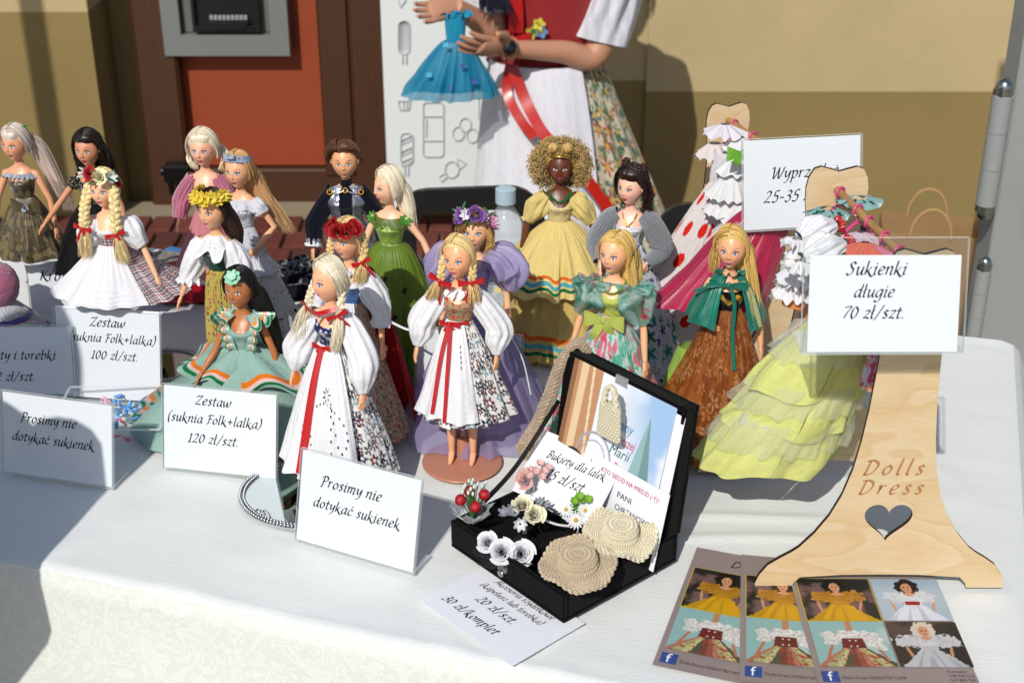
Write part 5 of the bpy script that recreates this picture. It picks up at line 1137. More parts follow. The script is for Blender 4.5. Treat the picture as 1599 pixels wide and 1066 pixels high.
g = G(); T, Z, P = torso_grid(.180, .2255, .0042, 80, 30); g.grid(P, np.clip(KN(T*.02, Z, Z, T), 0, 1).reshape(-1, 3), keep=(np.cos(T) < .62)); D.p(g, 'knitted_cardigan', FUZZ)
g = G(); g.tube(catm([(-.0095, -.006, .2285), (-.006, -.0125, .2215), (0, -.0155, .2150), (.006, -.0125, .2215), (.0095, -.006, .2285)]), .0006, 5, 'c89030'); T = np.linspace(0, 2*pi, 14); g.tube(np.stack([.0022*np.cos(T), 0*T-.0165, .2125+.0022*np.sin(T)], -1), .0007, 5, 'c89030'); D.p(g, 'gold_pendant', GOLDM)
big = floral('bfc4cc', ['4a2a80', '1c6a40', '2a7f78', '5a3c98', '3a8058'], .022, .50, 5, None, .75, seed=21, lob=.3, base=swirls('c4c8d0', '2a3050', .011, 7, .07))
g = G(); skirt(g, .190, .010, .0125, .066, big, 9, .14, .75, ry=.85, seed=7, shift=(.012, 0)); D.p(g, 'floral_skirt', CLOTH)

# --- 16 lime bodice doll
AR = [(-.036, .002, .184), (-.044, -.004, .150)], [(.036, -.002, .180), (.042, -.014, .138)]
D = Doll('long haired blonde doll with lime green bodice, big bow and floral organza sleeves', 962, 357, 0, -.28, -.55, 'dfa880', AR, face=dict(lip='c85a90', iris='4a6ab0'))
g = G(); haircap(g, GOLD, .35, seed=16, grow=.003); hairmass(g, [(0, .008, .008), (.006, .016, -.006), (.012, .018, -.030), (.014, .016, -.052)], [.0145, .0155, .0125, .004], [.010, .011, .009, .003], GOLD); locks(g, None, [(.012, .004, .008), (.017, .004, -.012), (.020, .006, -.042), (.019, .006, -.056)], GOLD, 60, .0009, (.005, .006, .005), 6); D.h(g)
LIM = 'b4bf5c'; lim = solid(LIM, .03)
g = G(); bodice(g, .176, .2225, over(lim, solid('7f9030'), lambda s, t, v, th: np.abs(np.abs(np.minimum(th, 2*pi-th))-.45) < .02), .0016, scoop(.2235, .011)); D.p(g, 'lime_bodice', CLOTH)
g = G()
for k in range(34): t = k/34*2*pi; g.ball((.0130*sin(t), -.0140*cos(t)-.001, .2265-.009*max(0, cos(t))**1.5), (.0016, .0014, .0016), '6a8a18', 7, 5)
D.p(g, 'bead_necklace', PLAST)
org = floral('7fb0a4', ['b83a5a', 'c83048', '2f8a78', '9ac0b8', '3a9a88'], .0125, .52, 5, None, .95, seed=25, lob=.35, base=smear(['8ab4ac', '5aa596', 'a8c4bc', '48907c'], .010, 8))
puff_pair(D, AR, [.010, .0215, .0235, .0165, .010], org, 'organza_sleeve', .6, SHEER, .16, 6, seed=2)
for i, (sd, a) in enumerate(zip((-1, 1), AR)): g = G(); ruffle(g, .226, .005, .019, org, 6, .22, .1, c0=(sd*.0225, -.002), seed=i*2, nu=100); D.p(g, 'sleeve_frill', SHEER)
g = G(); skirt(g, .188, .012, .0125, .082, floral('a8bcb4', ['b02a50', 'c8384c', '2c8a70', 'd06a80', '4aa088'], .019, .55, 5, None, .92, seed=31, lob=.4, base=smear(['a8c0ba', '58a890', 'b8ccc8', 'c86a80'], .018, 5)), 10, .15, .8, ry=.85, seed=9, shift=(-.006, 0)); D.p(g, 'floral_skirt', SATIN)
g = G(); skirt(g, .10, .004, .046, .070, solid('b8c060', .05), 10, .12, 1, ry=.85, seed=9, shift=(-.010, 0), nu=120, nv=30); D.p(g, 'lime_underskirt', CLOTH)
g = G(); bow(g, (-.006, -.0185, .186), .024, LIM, -.1, .85, w=.7, droop=.6); D.p(g, 'lime_bow', CLOTH)

# --- 17 teal cape doll
AR = [(-.036, .004, .192), (-.022, -.010, .178)], [(.036, -.004, .182), (.040, -.014, .148)]
D = Doll('long haired blonde doll in shiny teal cape and sheer orange skirt on a round stand', 1146, 350, 0, -.08, -.32, 'd9a078', AR, face=dict(lip='c85a90', iris='3a5ab0'))
g = G(); haircap(g, GOLD, -.15, seed=17, grow=.003); hairmass(g, [(0, .008, .008), (.004, .016, -.006), (.010, .018, -.034), (.016, .016, -.062)], [.015, .017, .0145, .005], [.010, .011, .009, .003], GOLD); locks(g, None, [(.012, .004, .008), (.018, .004, -.012), (.024, .004, -.042), (.028, .002, -.066)], GOLD, 60, .0009, (.005, .006, .008), 6); locks(g, None, [(-.012, .004, .008), (-.018, .004, -.010), (-.019, .006, -.034)], GOLD, 30, .0009, (.004, .005, .005), 7); D.h(g)
g = G(); bodice(g, .174, .214, over(solid('08080a'), solid('c09828'), lambda s, t, v, th: (np.abs(v-.25-.10*np.cos(th*6)) < .09) & (np.cos(th) > .3)), .0016); D.p(g, 'black_bodice', CLOTH)
TEAL = '0e6a58'
g = G(); skirt(g, .230, .176, .0105, .045, solid(TEAL, .25), 6, .16, .55, ry=.85, th=(.55, 2*pi-.35), seed=3, nu=240, nv=60, hem=.002); D.p(g, 'teal_cape', SATIN)
g = G(); ruffle(g, .2300, .0085, .006, solid(TEAL, .2), 9, .5, -.6, seed=2, ry=.85); bow(g, (-.002, -.0165, .2235), .022, TEAL, -.1, .0, w=.42, droop=.5); g.tube(catm([(0, -.018, .223), (.006, -.021, .20), (.006, -.024, .165), (.010, -.034, .125)]), [.002]+[.0024]*14+[.0026], 8, TEAL, flat=.5); g.tube(catm([(-.002, -.018, .223), (-.022, -.020, .222), (-.040, -.014, .214)]), .0022, 8, TEAL, flat=.5); D.p(g, 'cape_tie', SATIN)
lc = lambda s, t, v, th: C('c8c088')+0*s[..., None]
g = G(); skirt(g, .226, .176, .0195, .0470, lc, 9, .10, .55, ry=.87, th=(.62, .95), seed=3, nu=50, nv=80, holes=lambda s, t, v, th: (np.sin(s*2600)*np.sin(t*1700+np.sin(s*900)) > .25)); D.p(g, 'cream_lace', CLOTH)
orb = floral('a05a20', ['d09460', 'c88850', 'd8a06a'], .017, .50, 5, 'a8602c', .9, seed=41, lob=.42, base=smear(['9a5420', 'ac6428', '8f4a18'], .02, 5))
g = G(); skirt(g, .190, .010, .0125, .074, orb, 13, .12, .78, ry=.85, seed=9, shift=(-.008, 0)); D.p(g, 'orange_skirt', SHEER)
g = G(); skirt(g, .190, .012, .0115, .060, solid('7a3c14', .15), 13, .12, .78, ry=.85, seed=4, shift=(-.006, 0), nu=140, nv=30); D.p(g, 'underskirt', CLOTH)
stand_disc(D.root, .047, 'a8705c', False)
# ---------------- flat cards and frames ----------------
def frame3(BL, BR, TL):
    BL, BR, TL = (np.asarray(q, float) for q in (BL, BR, TL)); x = BR-BL; w_ = np.linalg.norm(x); x = x/w_; z = TL-BL; z = z-x*np.dot(z, x); h_ = np.linalg.norm(z); z = z/h_; y = np.cross(z, x)
    M = Matrix.Identity(4)
    for i in range(3): M[i][0], M[i][1], M[i][2], M[i][3] = float(x[i]), float(y[i]), float(z[i]), float(BL[i])
    return M, w_, h_
def cardthing(name, label, cat, BL, BR, TL, w=None, h=None, group=None):
    M, w_, h_ = frame3(BL, BR, TL); t = thing(name, label, cat, (0, 0, 0), 0, group); t.matrix_world = M
    return t, w or w_, h or h_
def sheet(t, w, h, m, name='paper_sheet', y=0., th=.0004, x0=0, z0=0):
    g = G(); g.box((x0, y, z0), (x0+w, y+th, z0+h)); part(g, name, m, t, False)
def printed(t, w, h, f, nx=120, nz=120, y=-.0003, name='printed_picture', x0=0, z0=0, m=None):
    U, V = np.meshgrid(np.linspace(0, 1, nx), np.linspace(0, 1, nz), indexing='ij'); g = G()
    g.grid(np.stack([x0+U*w, 0*U+y, z0+V*h], -1), np.clip(f(U, V), 0, 1).reshape(-1, 3)); part(g, name, m or PRINT, t, False)
def words(t, txt, x, z, size, col, y=-.0006, shear=0., width=None, name='lettering', rot=0):
    g = fonttext(txt, size, shear=shear, width=width); M = Matrix.Translation((x, y, z)) @ Matrix.Rotation(-rot, 4, 'Y') @ Matrix.Rotation(pi/2, 4, 'X'); g.xf(M)
    part(g, name, mat('ink_'+col, .6, col=col), t, False)

# ---------------- black velvet box ----------------
F0 = np.array([.051, 1.138, TZ+.0025]); BRZ = R(41); ex = np.array([cos(BRZ), sin(BRZ), 0]); ey = np.array([-sin(BRZ), cos(BRZ), 0])
def bl_(x, y, z=0): return F0+ex*x+ey*y+np.array([0, 0, z])
bx = thing('velvet_box', 'open black velvet box with flyers in its lid and bouquets on its rim', 'box', F0, BRZ)
BW, BD, BH, tk = .164, .178, .034, .006
g = G()
for a, b in (((0, 0, 0), (BW, BD, .005)), ((0, 0, .005), (tk, BD, BH)), ((BW-tk, 0, .005), (BW, BD, BH)), ((tk, 0, .005), (BW-tk, tk, BH)), ((tk, BD-tk, .005), (BW-tk, BD, BH)), ((tk, BD*.45, .005), (BW-tk, BD*.45+.010, BH-.006)), ((BW*.3, tk, .005), (BW*.3+.022, BD*.45, BH-.004))): g.box(a, b, 'ffffff', .0012)
part(g, 'tray', VELVET, bx, False)
LM = Matrix.Translation((BW, 0, BH)) @ Matrix.Rotation(R(7), 4, 'Y'); LH = .148
g = G(); g.box((-.002, 0, 0), (.003, BD, LH), 'fff', .001)
for a, b in (((-.018, 0, 0), (-.002, tk, LH)), ((-.018, BD-tk, 0), (-.002, BD, LH)), ((-.018, tk, LH-tk), (-.002, BD-tk, LH)), ((-.018, tk, 0), (-.002, BD-tk, tk))): g.box(a, b, 'fff', .001)
part(g.xf(LM), 'lid', VELVET, bx, False)
g = G(); g.box((-.021, BD*.5-.009, LH-.008), (-.0185, BD*.5+.009, LH+.002), 'fff', .0005); part(g.xf(LM), 'latch_plate', METAL, bx, False)
g = G(); g.ball((-.001, BD*.52, .020), (.0015, .009, .008), 'b0b0aa', 12, 8); g.tube([(-.003, BD*.52-.007, .024), (-.003, BD*.52+.007, .024)], .002, 8, 'b0b0aa'); g.ball((-.003, BD*.52, .012), (.0014, .005, .004), 'a8a8a4'); part(g, 'latch', METAL, bx)
g = G(); pts = [(BW-.012, BD-.004, BH+LH*.62), (BW*.55, BD-.002, BH+.03), (.030, BD-.006, BH+.002)]; ribbon(g, pts, .008, '0c0c0e', (0, -1, 0)); part(g, 'strap', mat('black_ribbon', .7, .2), bx)
# flyer in the lid
def flyer_pic(U, V):
    c = np.tile(C('e3e6ee'), (*U.shape, 1)); sky = smooth(.55, .95, U+.25*(V-.5))*smooth(.15, .4, V); c = mixc(c, sky*.9, C('8fb4dc')); c = mixc(c, sky*smooth(.5, .8, fbm(U*5, V*5, 2)), C('dfe6ee'))
    arch = (U < .30-.16*np.clip(.62-V, 0, 1))*(V > .22); c = mixc(c, arch*1., C('b88a64')); c = mixc(c, arch*(np.abs(U-.12) < .035)*1., C('dcc09a')); c = mixc(c, arch*(U < .05)*1., C('8a6244')); c = mixc(c, arch*(np.abs(U-.245+.1*(V-.6)) < .012)*1., C('e0c8a8'))
    d = np.hypot((U-.36)/.17, (V-.46)/.16); c = mixc(c, (np.abs(d-1) < .05)*(V > .44)*1., C('a0a0a8')); c = mixc(c, (np.abs(d-.7) < .03)*(V > .46)*1., C('a8a8b0'))
    d = np.hypot((U-.40)/.04, (V-.42)/.05); c = mixc(c, (np.abs(d-1) < .25)*1., C('4a4a52')); c = mixc(c, (np.abs(V-.36-.10*np.sin(U*9)) < .008)*(U < .36)*1., C('2a2226'))
    sp = (np.abs(U-.80) < .005+.10*np.clip(.86-V, 0, 1)/.36*.9)*(V > .50)*(V < .88); c = mixc(c, sp*1., C('8fb0b0')); c = mixc(c, sp*(U > .80)*1., C('6f9294'))
    tw = (np.abs(U-.82) < .15)*(V < .50)*(V > .04); c = mixc(c, tw*1., C('c05a4c')); c = mixc(c, tw*(U > .86)*1., C('a8483c')); c = mixc(c, tw*(np.abs(V-.485) < .02)*1., C('5a3a34')); c = mixc(c, tw*(np.abs(U-.90) < .022)*(V > .26)*(V < .40)*1., C('2c2a34')); c = mixc(c, tw*(np.abs(V-.18-.1*(U-.8)) < .012)*1., C('e0b0a0')); c = mixc(c, tw*(np.abs(U-.74) < .022)*(V > .28)*(V < .42)*1., C('7a3028'))
    c = mixc(c, (V < .04)*1., C('e3e6ee')); return c
LYR = Matrix.Rotation(R(7), 4, 'Y')
def lid3(x, yy, z):
    p = LM @ Vector((x, yy, z)); return bl_(p.x, p.y, p.z)
t, w_, h_ = cardthing('church_flyer', 'church flyer with painted tower and coloured script, behind the name card in the lid', 'flyer', lid3(-.040, .162, -.032), lid3(-.040, .008, -.032), lid3(-.0195, .166, .130))
w_, h_ = .150, .178; sheet(t, w_, h_, PAPER_W); printed(t, w_, h_, flyer_pic, 160, 180)
words(t, 'Gminy', .068, .128, .017, '2a8cc0', shear=.3, width=.032, rot=-.03); words(t, 'Najświętszej', .054, .112, .015, 'b03048', shear=.3, width=.054); words(t, 'Marii', .074, .098, .016, '1f6a60', shear=.3, width=.030); words(t, 'Panny', .084, .083, .013, 'c03a50', shear=.3, width=.024)
t, w_, h_ = cardthing('church_flyer', 'second sheet peeping out behind the right edge of the church flyer', 'flyer', lid3(-.033, .150, -.026), lid3(-.033, -.002, -.026), lid3(-.0185, .152, .125)); sheet(t, .150, .165, PAPER_W)
t, w_, h_ = cardthing('name_card', 'white name card dated 4/09/2022 leaning before the church flyer', 'card', lid3(-.040, .106, -.030), lid3(-.040, -.006, -.030), lid3(-.031, .106, .060))
w_, h_ = .112, .088; sheet(t, w_, h_, PAPER_W); words(t, 'KTO SIEDZI NA MIEDZI (-Y)?', .016, .0735, .0075, 'b8304c', width=.084); words(t, 'PANI', .044, .056, .0095, '22222a', width=.020); words(t, 'CHRZANOWSKA', .044, .042, .0095, '22222a', width=.060); words(t, '4/09/2022', .044, .022, .006, '4a4a52', width=.025)
A_, B_, T_ = aty(800, 765, 1.330), aty(935, 826, 1.243), aty(860, 688, 1.356)
t, w_, h_ = cardthing('price_card', 'white card reading Bukiety dla lalek 15 zł, leaning behind the bouquets', 'card', A_, B_, T_); sheet(t, .116, .076, PAPER_W)
g = lettering([('Bukiety dla lalek', .062, .049, .084), ('15 zł/szt.', .060, .028, .056)]).xf(Matrix.Translation((0, -.0004, 0))); part(g, 'lettering', INK, t, False)
A_, B_, T_ = atz(655, 938), atz(800, 1042), atz(752, 893)
t, w_, h_ = cardthing('price_card', 'flat sheet with crochet accessory prices lying at the front edge, partly under the box', 'card', A_+[0, 0, .0015], B_+[0, 0, .0015], T_+[0, 0, .0015]); sheet(t, w_, .098, PAPER_W, y=-.0004)
g = lettering([('Akcesoria szydełkowe', .072, .076, .086), ('(kapelusz lub torebka)', .068, .062, .090), ('20 zł/szt.', .066, .042, .056), ('30 zł/komplet', .054, .018, .080)]).xf(Matrix.Translation((0, -.0008, 0))); part(g, 'lettering', INK, t, False)

# crocheted things
def crochet_col(U, V, c, k=1.): return C(c)*(.82+.3*hsh(np.floor(U*60), np.floor(V*24), 2))[..., None]
def crochet_hat(label, c, col, nrm, R_=.034, rc=.0145, hc=.013, wave=.003, seed=0):
    t = thing('crocheted_hat', label, 'hat', c); q = Vector(nrm).to_track_quat('Z', 'Y'); t.rotation_mode = 'QUATERNION'; t.rotation_quaternion = q
    th = np.linspace(0, 2*pi, 265); v = np.linspace(0, 1, 106); T, V = np.meshgrid(th, v, indexing='ij')
    r = np.interp(V, [0, .22, .38, .45, .5, 1], [.0004, rc*.86, rc, rc*1.04, rc*1.2, R_]); z = np.interp(V, [0, .22, .38, .45, .5, 1], [hc, hc*.93, hc*.55, .001, -.0005, .0045])
    z = z+wave*smooth(.5, 1, V)*np.sin(3*T+seed)+.002*smooth(.6, 1, V)*np.sin(7*T+seed)
    n = np.round(r/.0011); st = np.abs(np.sin(22*T+(np.floor(V*15) % 2)*pi/2))**.6*np.abs(np.sin(V*15*pi))**.6; z = z+.0023*st*(V > .1); r = r+.0018*st*((V > .2) & (V < .5))+.0018*np.abs(np.sin(20*T))*(V > .96)
    cc = C(col)*(.62+.40*st+.2*hsh(np.floor(T*22), np.floor(V*15), 3))[..., None]
    g = G(); g.grid(np.stack([r*np.cos(T), r*np.sin(T), z], -1), np.clip(cc, 0, 1).reshape(-1, 3)); P2 = np.stack([r*np.cos(T), r*np.sin(T), z-.0022], -1); g.grid(P2, col); part(g, 'hat_shell', STRAWM, t)
    return t
crochet_hat('light brown crocheted hat with pointed brim on the front edge of the black box', atz(903, 884, TZ+.047), 'bcab8e', (-.05, -.10, 1), .0385, .0185, .017, .004, 1)
crochet_hat('cream crocheted hat with frilled brim lying behind the light brown hat', atz(968, 838, TZ+.050), 'd6ccb0', (.05, -.12, 1), .0375, .017, .018, .005, 2.2)
t = thing('crocheted_bag', 'small cream crocheted handbag hanging on the church flyer', 'bag', lid3(-.046, .074, .092)); t.rotation_euler = (0, R(2), BRZ-pi/2)
U, V = np.meshgrid(np.linspace(-1, 1, 90), np.linspace(0, 1, 90), indexing='ij'); st = np.abs(np.sin(U*13+(np.floor(V*11) % 2)*1.57))**.6*np.abs(np.sin(V*11*pi))**.6
wd = .0165*(1.05-.18*V)*(1-.25*smooth(.92, 1, V)-.12*smooth(.06, 0, V)); g = G()
for s in (-1, 1): g.grid(np.stack([U*wd, s*(.0022+.0016*st)*np.sqrt(np.clip(1-U**6, 0, 1)), V*.042], -1), (C('cfc8ac')*(.66+.4*st)[..., None]).reshape(-1, 3))
g2 = G()
for q in range(3):
    a = np.linspace(-.25, pi+.25, 60); rr_ = .0085+.0014*(q-1); g2.tube(np.stack([rr_*np.cos(a), -.001+.0016*np.sin(a*14+q*2.1), .041+.0205*np.sin(a)*1.0], -1), .0021, 7, 'cfc8ac')
part(g, 'bag_body', STRAWM, t); part(g2, 'handle', STRAWM, t)
t = thing('crocheted_scarf', 'long beige crocheted strip draped over the left corner of the open lid', 'scarf', (0, 0, 0)); g = G()
pts = [lid3(.006, BD-.020, LH-.01), lid3(-.008, BD-.008, LH+.008), lid3(-.016, BD+.004, LH-.014), lid3(-.024, BD+.010, LH*.62), lid3(-.032, BD+.016, LH*.36), lid3(-.040, BD+.020, .030), lid3(-.038, BD+.018, .016)]
c = catm(pts, 14); m = len(c); tt = np.linspace(0, 1, m); rad = np.interp(tt, [0, .2, .6, .9, 1], [.004, .0055, .008, .011, .008]); d = np.gradient(c, axis=0); d /= np.linalg.norm(d, axis=1)[:, None]; a_ = np.cross(d, (0, 0, 1.)); a_ /= np.linalg.norm(a_, axis=1)[:, None]; b_ = np.cross(a_, d)
for q in range(5):
    for s in range(2):
        fr = (q-2)/2.2; n_ = 6*m; ti = np.linspace(0, 1, n_); cc = np.stack([np.interp(ti, tt, c[:, k]) for k in range(3)], -1); ai = np.stack([np.interp(ti, tt, a_[:, k]) for k in range(3)], -1); bi = np.stack([np.interp(ti, tt, b_[:, k]) for k in range(3)], -1); ri = np.interp(ti, tt, rad)
        P = cc+ai*(ri*fr+.0016*np.sin(ti*150+q+s*pi))[:, None]+bi*(ri*(.42*math.sqrt(1-fr*fr*.8))+.0016*np.cos(ti*150+q+s*pi))[:, None]*(1); g.tube(P, .0018, 6, C('a8937a')*(.75+.4*hsh(np.arange(n_)//5, np.full(n_, q), s))[:, None]); 
    P = cc-bi*(ri*.3)[:, None]+ai*(ri*fr)[:, None]; g.tube(P, .0024, 6, 'a08c72')
part(g, 'knitted_strip', STRAWM, t)

# bouquets
def stems(t, base, heads, col='3c6a30', r=.0006):
    g = G()
    for h in heads: g.tube([base, (np.asarray(base)+h)/2+np.array([0, 0, -.001]), h], r, 5, col)
    part(g, 'stems', mat('stem', .6), t)
def netting(t, c, r0, r1, h, col='c8ccd0', name='net_wrap', n=7):
    g = G(); T, V = np.meshgrid(np.linspace(0, 2*pi, 90), np.linspace(0, 1, 26), indexing='ij'); r = r0+(r1-r0)*V**.7; rr_ = r*(1+.16*V*np.sin(n*T)+.06*V*np.sin(17*T)); P = np.stack([c[0]+rr_*np.cos(T), c[1]+rr_*np.sin(T), c[2]+h*V+.003*V*np.sin(n*T+1)], -1)
    for i in range(0, 90, 1): g.tube(P[i], .00016, 3, col, caps=False)
    for j in range(0, 26, 2): g.tube(P[:, j], .00016, 3, col, caps=False)
    part(g, name, mat('net_thread', .6), t)
p = atz(738, 800, TZ+.040); t = thing('doll_bouquet', 'tiny bouquet of glittering red berries in white net at the left corner of the box', 'bouquet', p)
r = np.random.RandomState(3); hd = []
for x, y, z in ((-.012, -.006, .020), (-.003, .002, .026), (.004, -.012, .015), (.013, -.002, .024)):
    g = G(); g.ball((x, y, z), .0062, 'a00818', 16, 12); n_ = len(g.V[0]); g.V[0] = g.V[0]+r.randn(n_, 3)*.00018; part(g, 'red_berry', mat('glitter_red', .35, .6, 1500, .0008), t); hd.append(np.array([x, y, z]))
for k in range(16):
    a = r.rand()*6.28; q = .016*math.sqrt(r.rand()); h = np.array([q*cos(a), .004+q*sin(a)*.7, .026+.012*r.rand()]); g = G(); g.ball(h, (.0017, .0017, .0029), 'd8e6dc', 7, 5)
    part(g, 'white_bud', PETAL, t); hd.append(h)
stems(t, (0, 0, -.008), hd); netting(t, (0, 0, -.012), .003, .021, .020)
def mini(label, p, items, sub=None):
    t = thing('doll_bouquet', label, 'bouquet', p)
    for nm, it, pos, nr, s in items: g = G(); place(g, it, pos, nr, s); part(g, nm, PETAL, t)
    g = G(); g.tube([(0, 0, -.016), (0, 0, .004)], .0022, 8, 'c8c8cc'); part(g, 'wrapped_stem', SATIN, t); return t
pkb = daisy(.0042, 'dcb8b2', 'cc9a94', 8, 1.1, .34); pr = rose(.0078, 'd8a49a', 11); wr2 = rose(.0085, 'e2dcc0', 14); wrs = rose(.0105, 'dcdce0', 17); slv = daisy(.004, '9a9ea4', None, 6, 1.2, .4); wbd = daisy(.0045, 'dfe2e4', None, 7, 1.0, .3)
it = [('pink_rose', pr, (-.008, -.006, .014), (-.3, -.8, .8), 1.2)]
for k in range(13): a = k*2.4; q = .005+.0010*k; it.append(('pink_blossom', pkb, (q*cos(a)+.003, q*sin(a)*.6, .016+.004*(k % 3)), (cos(a)*.5, -.5+sin(a)*.3, .8), 1.15))
mini('tiny bouquet of pale pink blossoms at the back of the box', atz(832, 762, TZ+.050), it)
mini('tiny bouquet of cream roses with silver buds in the middle of the box', atz(820, 812, TZ+.040), [('cream_rose', wr2, (-.003, .002, .018), (-.1, -.5, .9), 1.15), ('cream_rose', wr2, (.010, -.006, .011), (.2, -.8, .8), 1.15), ('silver_buds', slv, (-.014, -.002, .012), (-.4, -.6, .7), 1.6), ('silver_buds', slv, (-.020, .002, .008), (-.4, -.6, .7), 1.6), ('white_bud_cluster', wbd, (-.005, -.013, .004), (0, -1, .5), 1.7), ('silver_buds', slv, (.018, .004, .016), (.4, -.4, .8), 1.6), ('silver_buds', slv, (-.010, -.006, .014), (-.2, -.7, .7), 1.5), ('silver_buds', slv, (.014, .002, .020), (.2, -.5, .8), 1.3)])
t = mini('bouquet of three large white roses on black dotted net beside the latch', atz(790, 862, TZ+.036), [('white_rose', wrs, (-.019, .009, .006), (-.3, -.8, .8), .95), ('white_rose', wrs, (-.004, -.002, .002), (-.1, -.9, .7), 1.15), ('white_rose', wrs, (.016, -.004, .001), (.1, -.9, .7), 1.15)])
netting(t, (0, .004, -.008), .008, .030, .004, '26262a', 'dark_net')
p = atz(905, 810, TZ+.040); dz = daisy(.0088, 'e2e4e2', 'd8a818', 15, .08, .12); t = mini('bouquet of three white daisies with green leaves, tied with a white ribbon', p, [('daisy', dz, (-.014, .0, .012), (-.4, -.7, .7), 1.05), ('daisy', dz, (-.004, -.008, .004), (-.1, -.9, .6), 1.15), ('daisy', dz, (.006, -.002, .012), (.2, -.8, .7), 1.05)])
for k in range(9): g = G(); a = -.6+k*.5; place(g, leafg(.014, .0042, '4f8a1c'), (.006+.004*cos(a), .004, .008), (0, -.6, 1), 1, a-1.2); part(g, 'leaf', PETAL, t)
for k, (x, z) in enumerate(((.002, .022), (-.005, .020), (.009, .022), (.0, .026))): g = G(); place(g, daisy(.005, '7fae3a', '8ab840', 8, .8, .4), (x, .003, z), (0, -.6, .8)); part(g, 'green_flower', PETAL, t)
g = G(); ribbon(g, [(-.002, -.008, -.004), (-.024, -.004, -.004), (-.046, .006, .0), (-.052, .012, .002)], .0028, 'c8c8d0', (0, -.4, 1)); ribbon(g, [(.0, -.008, -.002), (-.004, -.016, -.010), (-.010, -.028, -.007)], .0034, 'c8c8d0', (1, -.6, .3)); part(g, 'white_ribbon', SATIN, t)

# ---------------- oval mirrors with beaded rims, shoe box, hat and knit dress ----------------
MIR = mat('mirror_glass', .02, metal=1, col='d8dede')
def mirror(label, c, rx, ry, rot=0, beads=2):
    t = thing('beaded_mirror', label, 'mirror tray', c, rot); g = G(); th = np.linspace(0, 2*pi, 73); g.grid(np.stack([np.cos(th)[:, None]*np.array([0, rx]), np.sin(th)[:, None]*np.array([0, ry]), 0*th[:, None]+np.array([.0032, .0032])], -1)); g.grid(np.stack([np.cos(th)[:, None]*np.array([rx, rx]), np.sin(th)[:, None]*np.array([ry, ry]), 0*th[:, None]+np.array([.0032, 0])], -1)); part(g, 'mirror_plate', MIR, t, False)
    b = G(); b.ball((0, 0, 0), .0019, 'c4c6c8', 8, 6); k = 0
    g = G()
    for q in range(beads):
        n = int(2*pi*(rx+ry)/2/.0041)
        for i in range(n): a = 2*pi*(i+.5*q)/n; f = 1-(.0045*q+.002)/rx; g.add(b, Matrix.Translation((rx*f*cos(a), ry*f*sin(a), .0050)))
    part(g, 'bead_rim', METAL, t, kind='stuff')
p = atz(468, 782); mirror('oval mirror with double bead rim under the platinum doll, behind the front card', (p[0]+.012, p[1]+.01, TZ+.001), .083, .072, -.2)
p = atz(268, 575); mirror('dark oval mirror with beaded rim behind the card reading 100 zł', (p[0]-.01, p[1], TZ+.001), .055, .05)
p = atz(800, 905); mirror('edge of a beaded mirror showing under the left corner of the black box', (p[0]+.028, p[1]+.05, TZ), .055, .048, .3)
p = np.array([-.545, 1.475, TZ]); t = thing('shoe_case', 'clear plastic compartment case of pink and blue doll shoes', 'plastic case', (p[0]-.01, p[1]-.005, TZ+.001), .02)
g = G(); W_, D_, H_ = .135, .11, .030
for a, b in (((0, 0, 0), (W_, .0014, H_)), ((W_-.0014, 0, 0), (W_, D_, H_)), ((0, D_*.5, 0), (W_, D_*.5+.001, H_*.9))): g.box(a, b)
part(g, 'case_shell', ACRYL, t, False); g = G(); g.box((-.001, -.001, H_), (W_+.001, .0015, H_+.0015)); g.box((-.001, D_-.0015, H_), (W_+.001, D_+.001, H_+.0015)); g.box((-.001, .0016, H_), (.0015, D_-.0016, H_+.0015)); g.box((W_-.0015, .0016, H_), (W_+.001, D_-.0016, H_+.0015)); part(g, 'case_rim', EDGE, t, False)
shp = {}
r = np.random.RandomState(8)
for k in range(60):
    cx = r.rand()*.112+.006; cy = r.rand()*.118+.006; pink = not (cx > .055 and cy > .045); key = ('e08a9c', 'd06c84', 'e8b0bc')[k % 3] if pink else ('5a9ad8', '4a88c8', '8ab8e0')[k % 3]
    if key not in shp:
        g = G(); g.tube(catm([(0, -.007, .002), (0, 0, .0035), (0, .005, .006)]), [.0018, .0021, .0024, .0026, .0026, .0028, .003, .003, .0024, .002, .0016], 8, key, flat=.6); g.tube([(0, .004, .005), (0, .006, 0)], .0008, 5, key); shp[key] = g.mesh('shoe', PLAST)
    o = part(shp[key], 'shoe', PLAST, t, loc=(cx, cy, .002+.014*r.rand()), rot=(r.rand()*.8, r.rand()*.8, r.rand()*6.28))
p = atz(4, 445, TZ+.10); t = thing('pink_hat', 'round fluffy pink wool hat at the left edge', 'hat', p); g = G(); g.ball((-.008, 0, 0), (.030, .030, .032), 'a85a78', 40, 28); v = g.V[0]; g.V[0] = v+np.random.RandomState(2).randn(*v.shape)*.0006; part(g, 'wool', FUZZ, t)
t = thing('knitted_doll_dress', 'white knitted doll dress with blue and red stripes below the pink hat', 'dress', (p[0]-.02, p[1], TZ+.012))
kn = lambda s, t_, v, th: mixc(mixc(mixc(C('c2c4cc')*(.72+.35*(np.sin(s*2400)*np.sin(t_*2400) > -.1)[..., None]), np.isin(np.floor(v*12), [4, 8, 11]).astype(float)*1., C('7a1420')), (np.abs((v*12 % 1)-.5) < .33)*np.isin(np.floor(v*12), [4, 8, 11]), C('2f4f98')), (v > 2)*1., C('000'))
g = G(); skirt(g, .072, .0, .020, .072, kn, 8, .10, .8, seed=3, ry=.8, shift=(.018, 0), nu=260, nv=90); part(g, 'knit_skirt', FUZZ, t)
g = G(); g.tube([(0, 0, .070), (0, 0, .085)], .016, 16, 'b8bac4'); part(g, 'waistband', FUZZ, t)

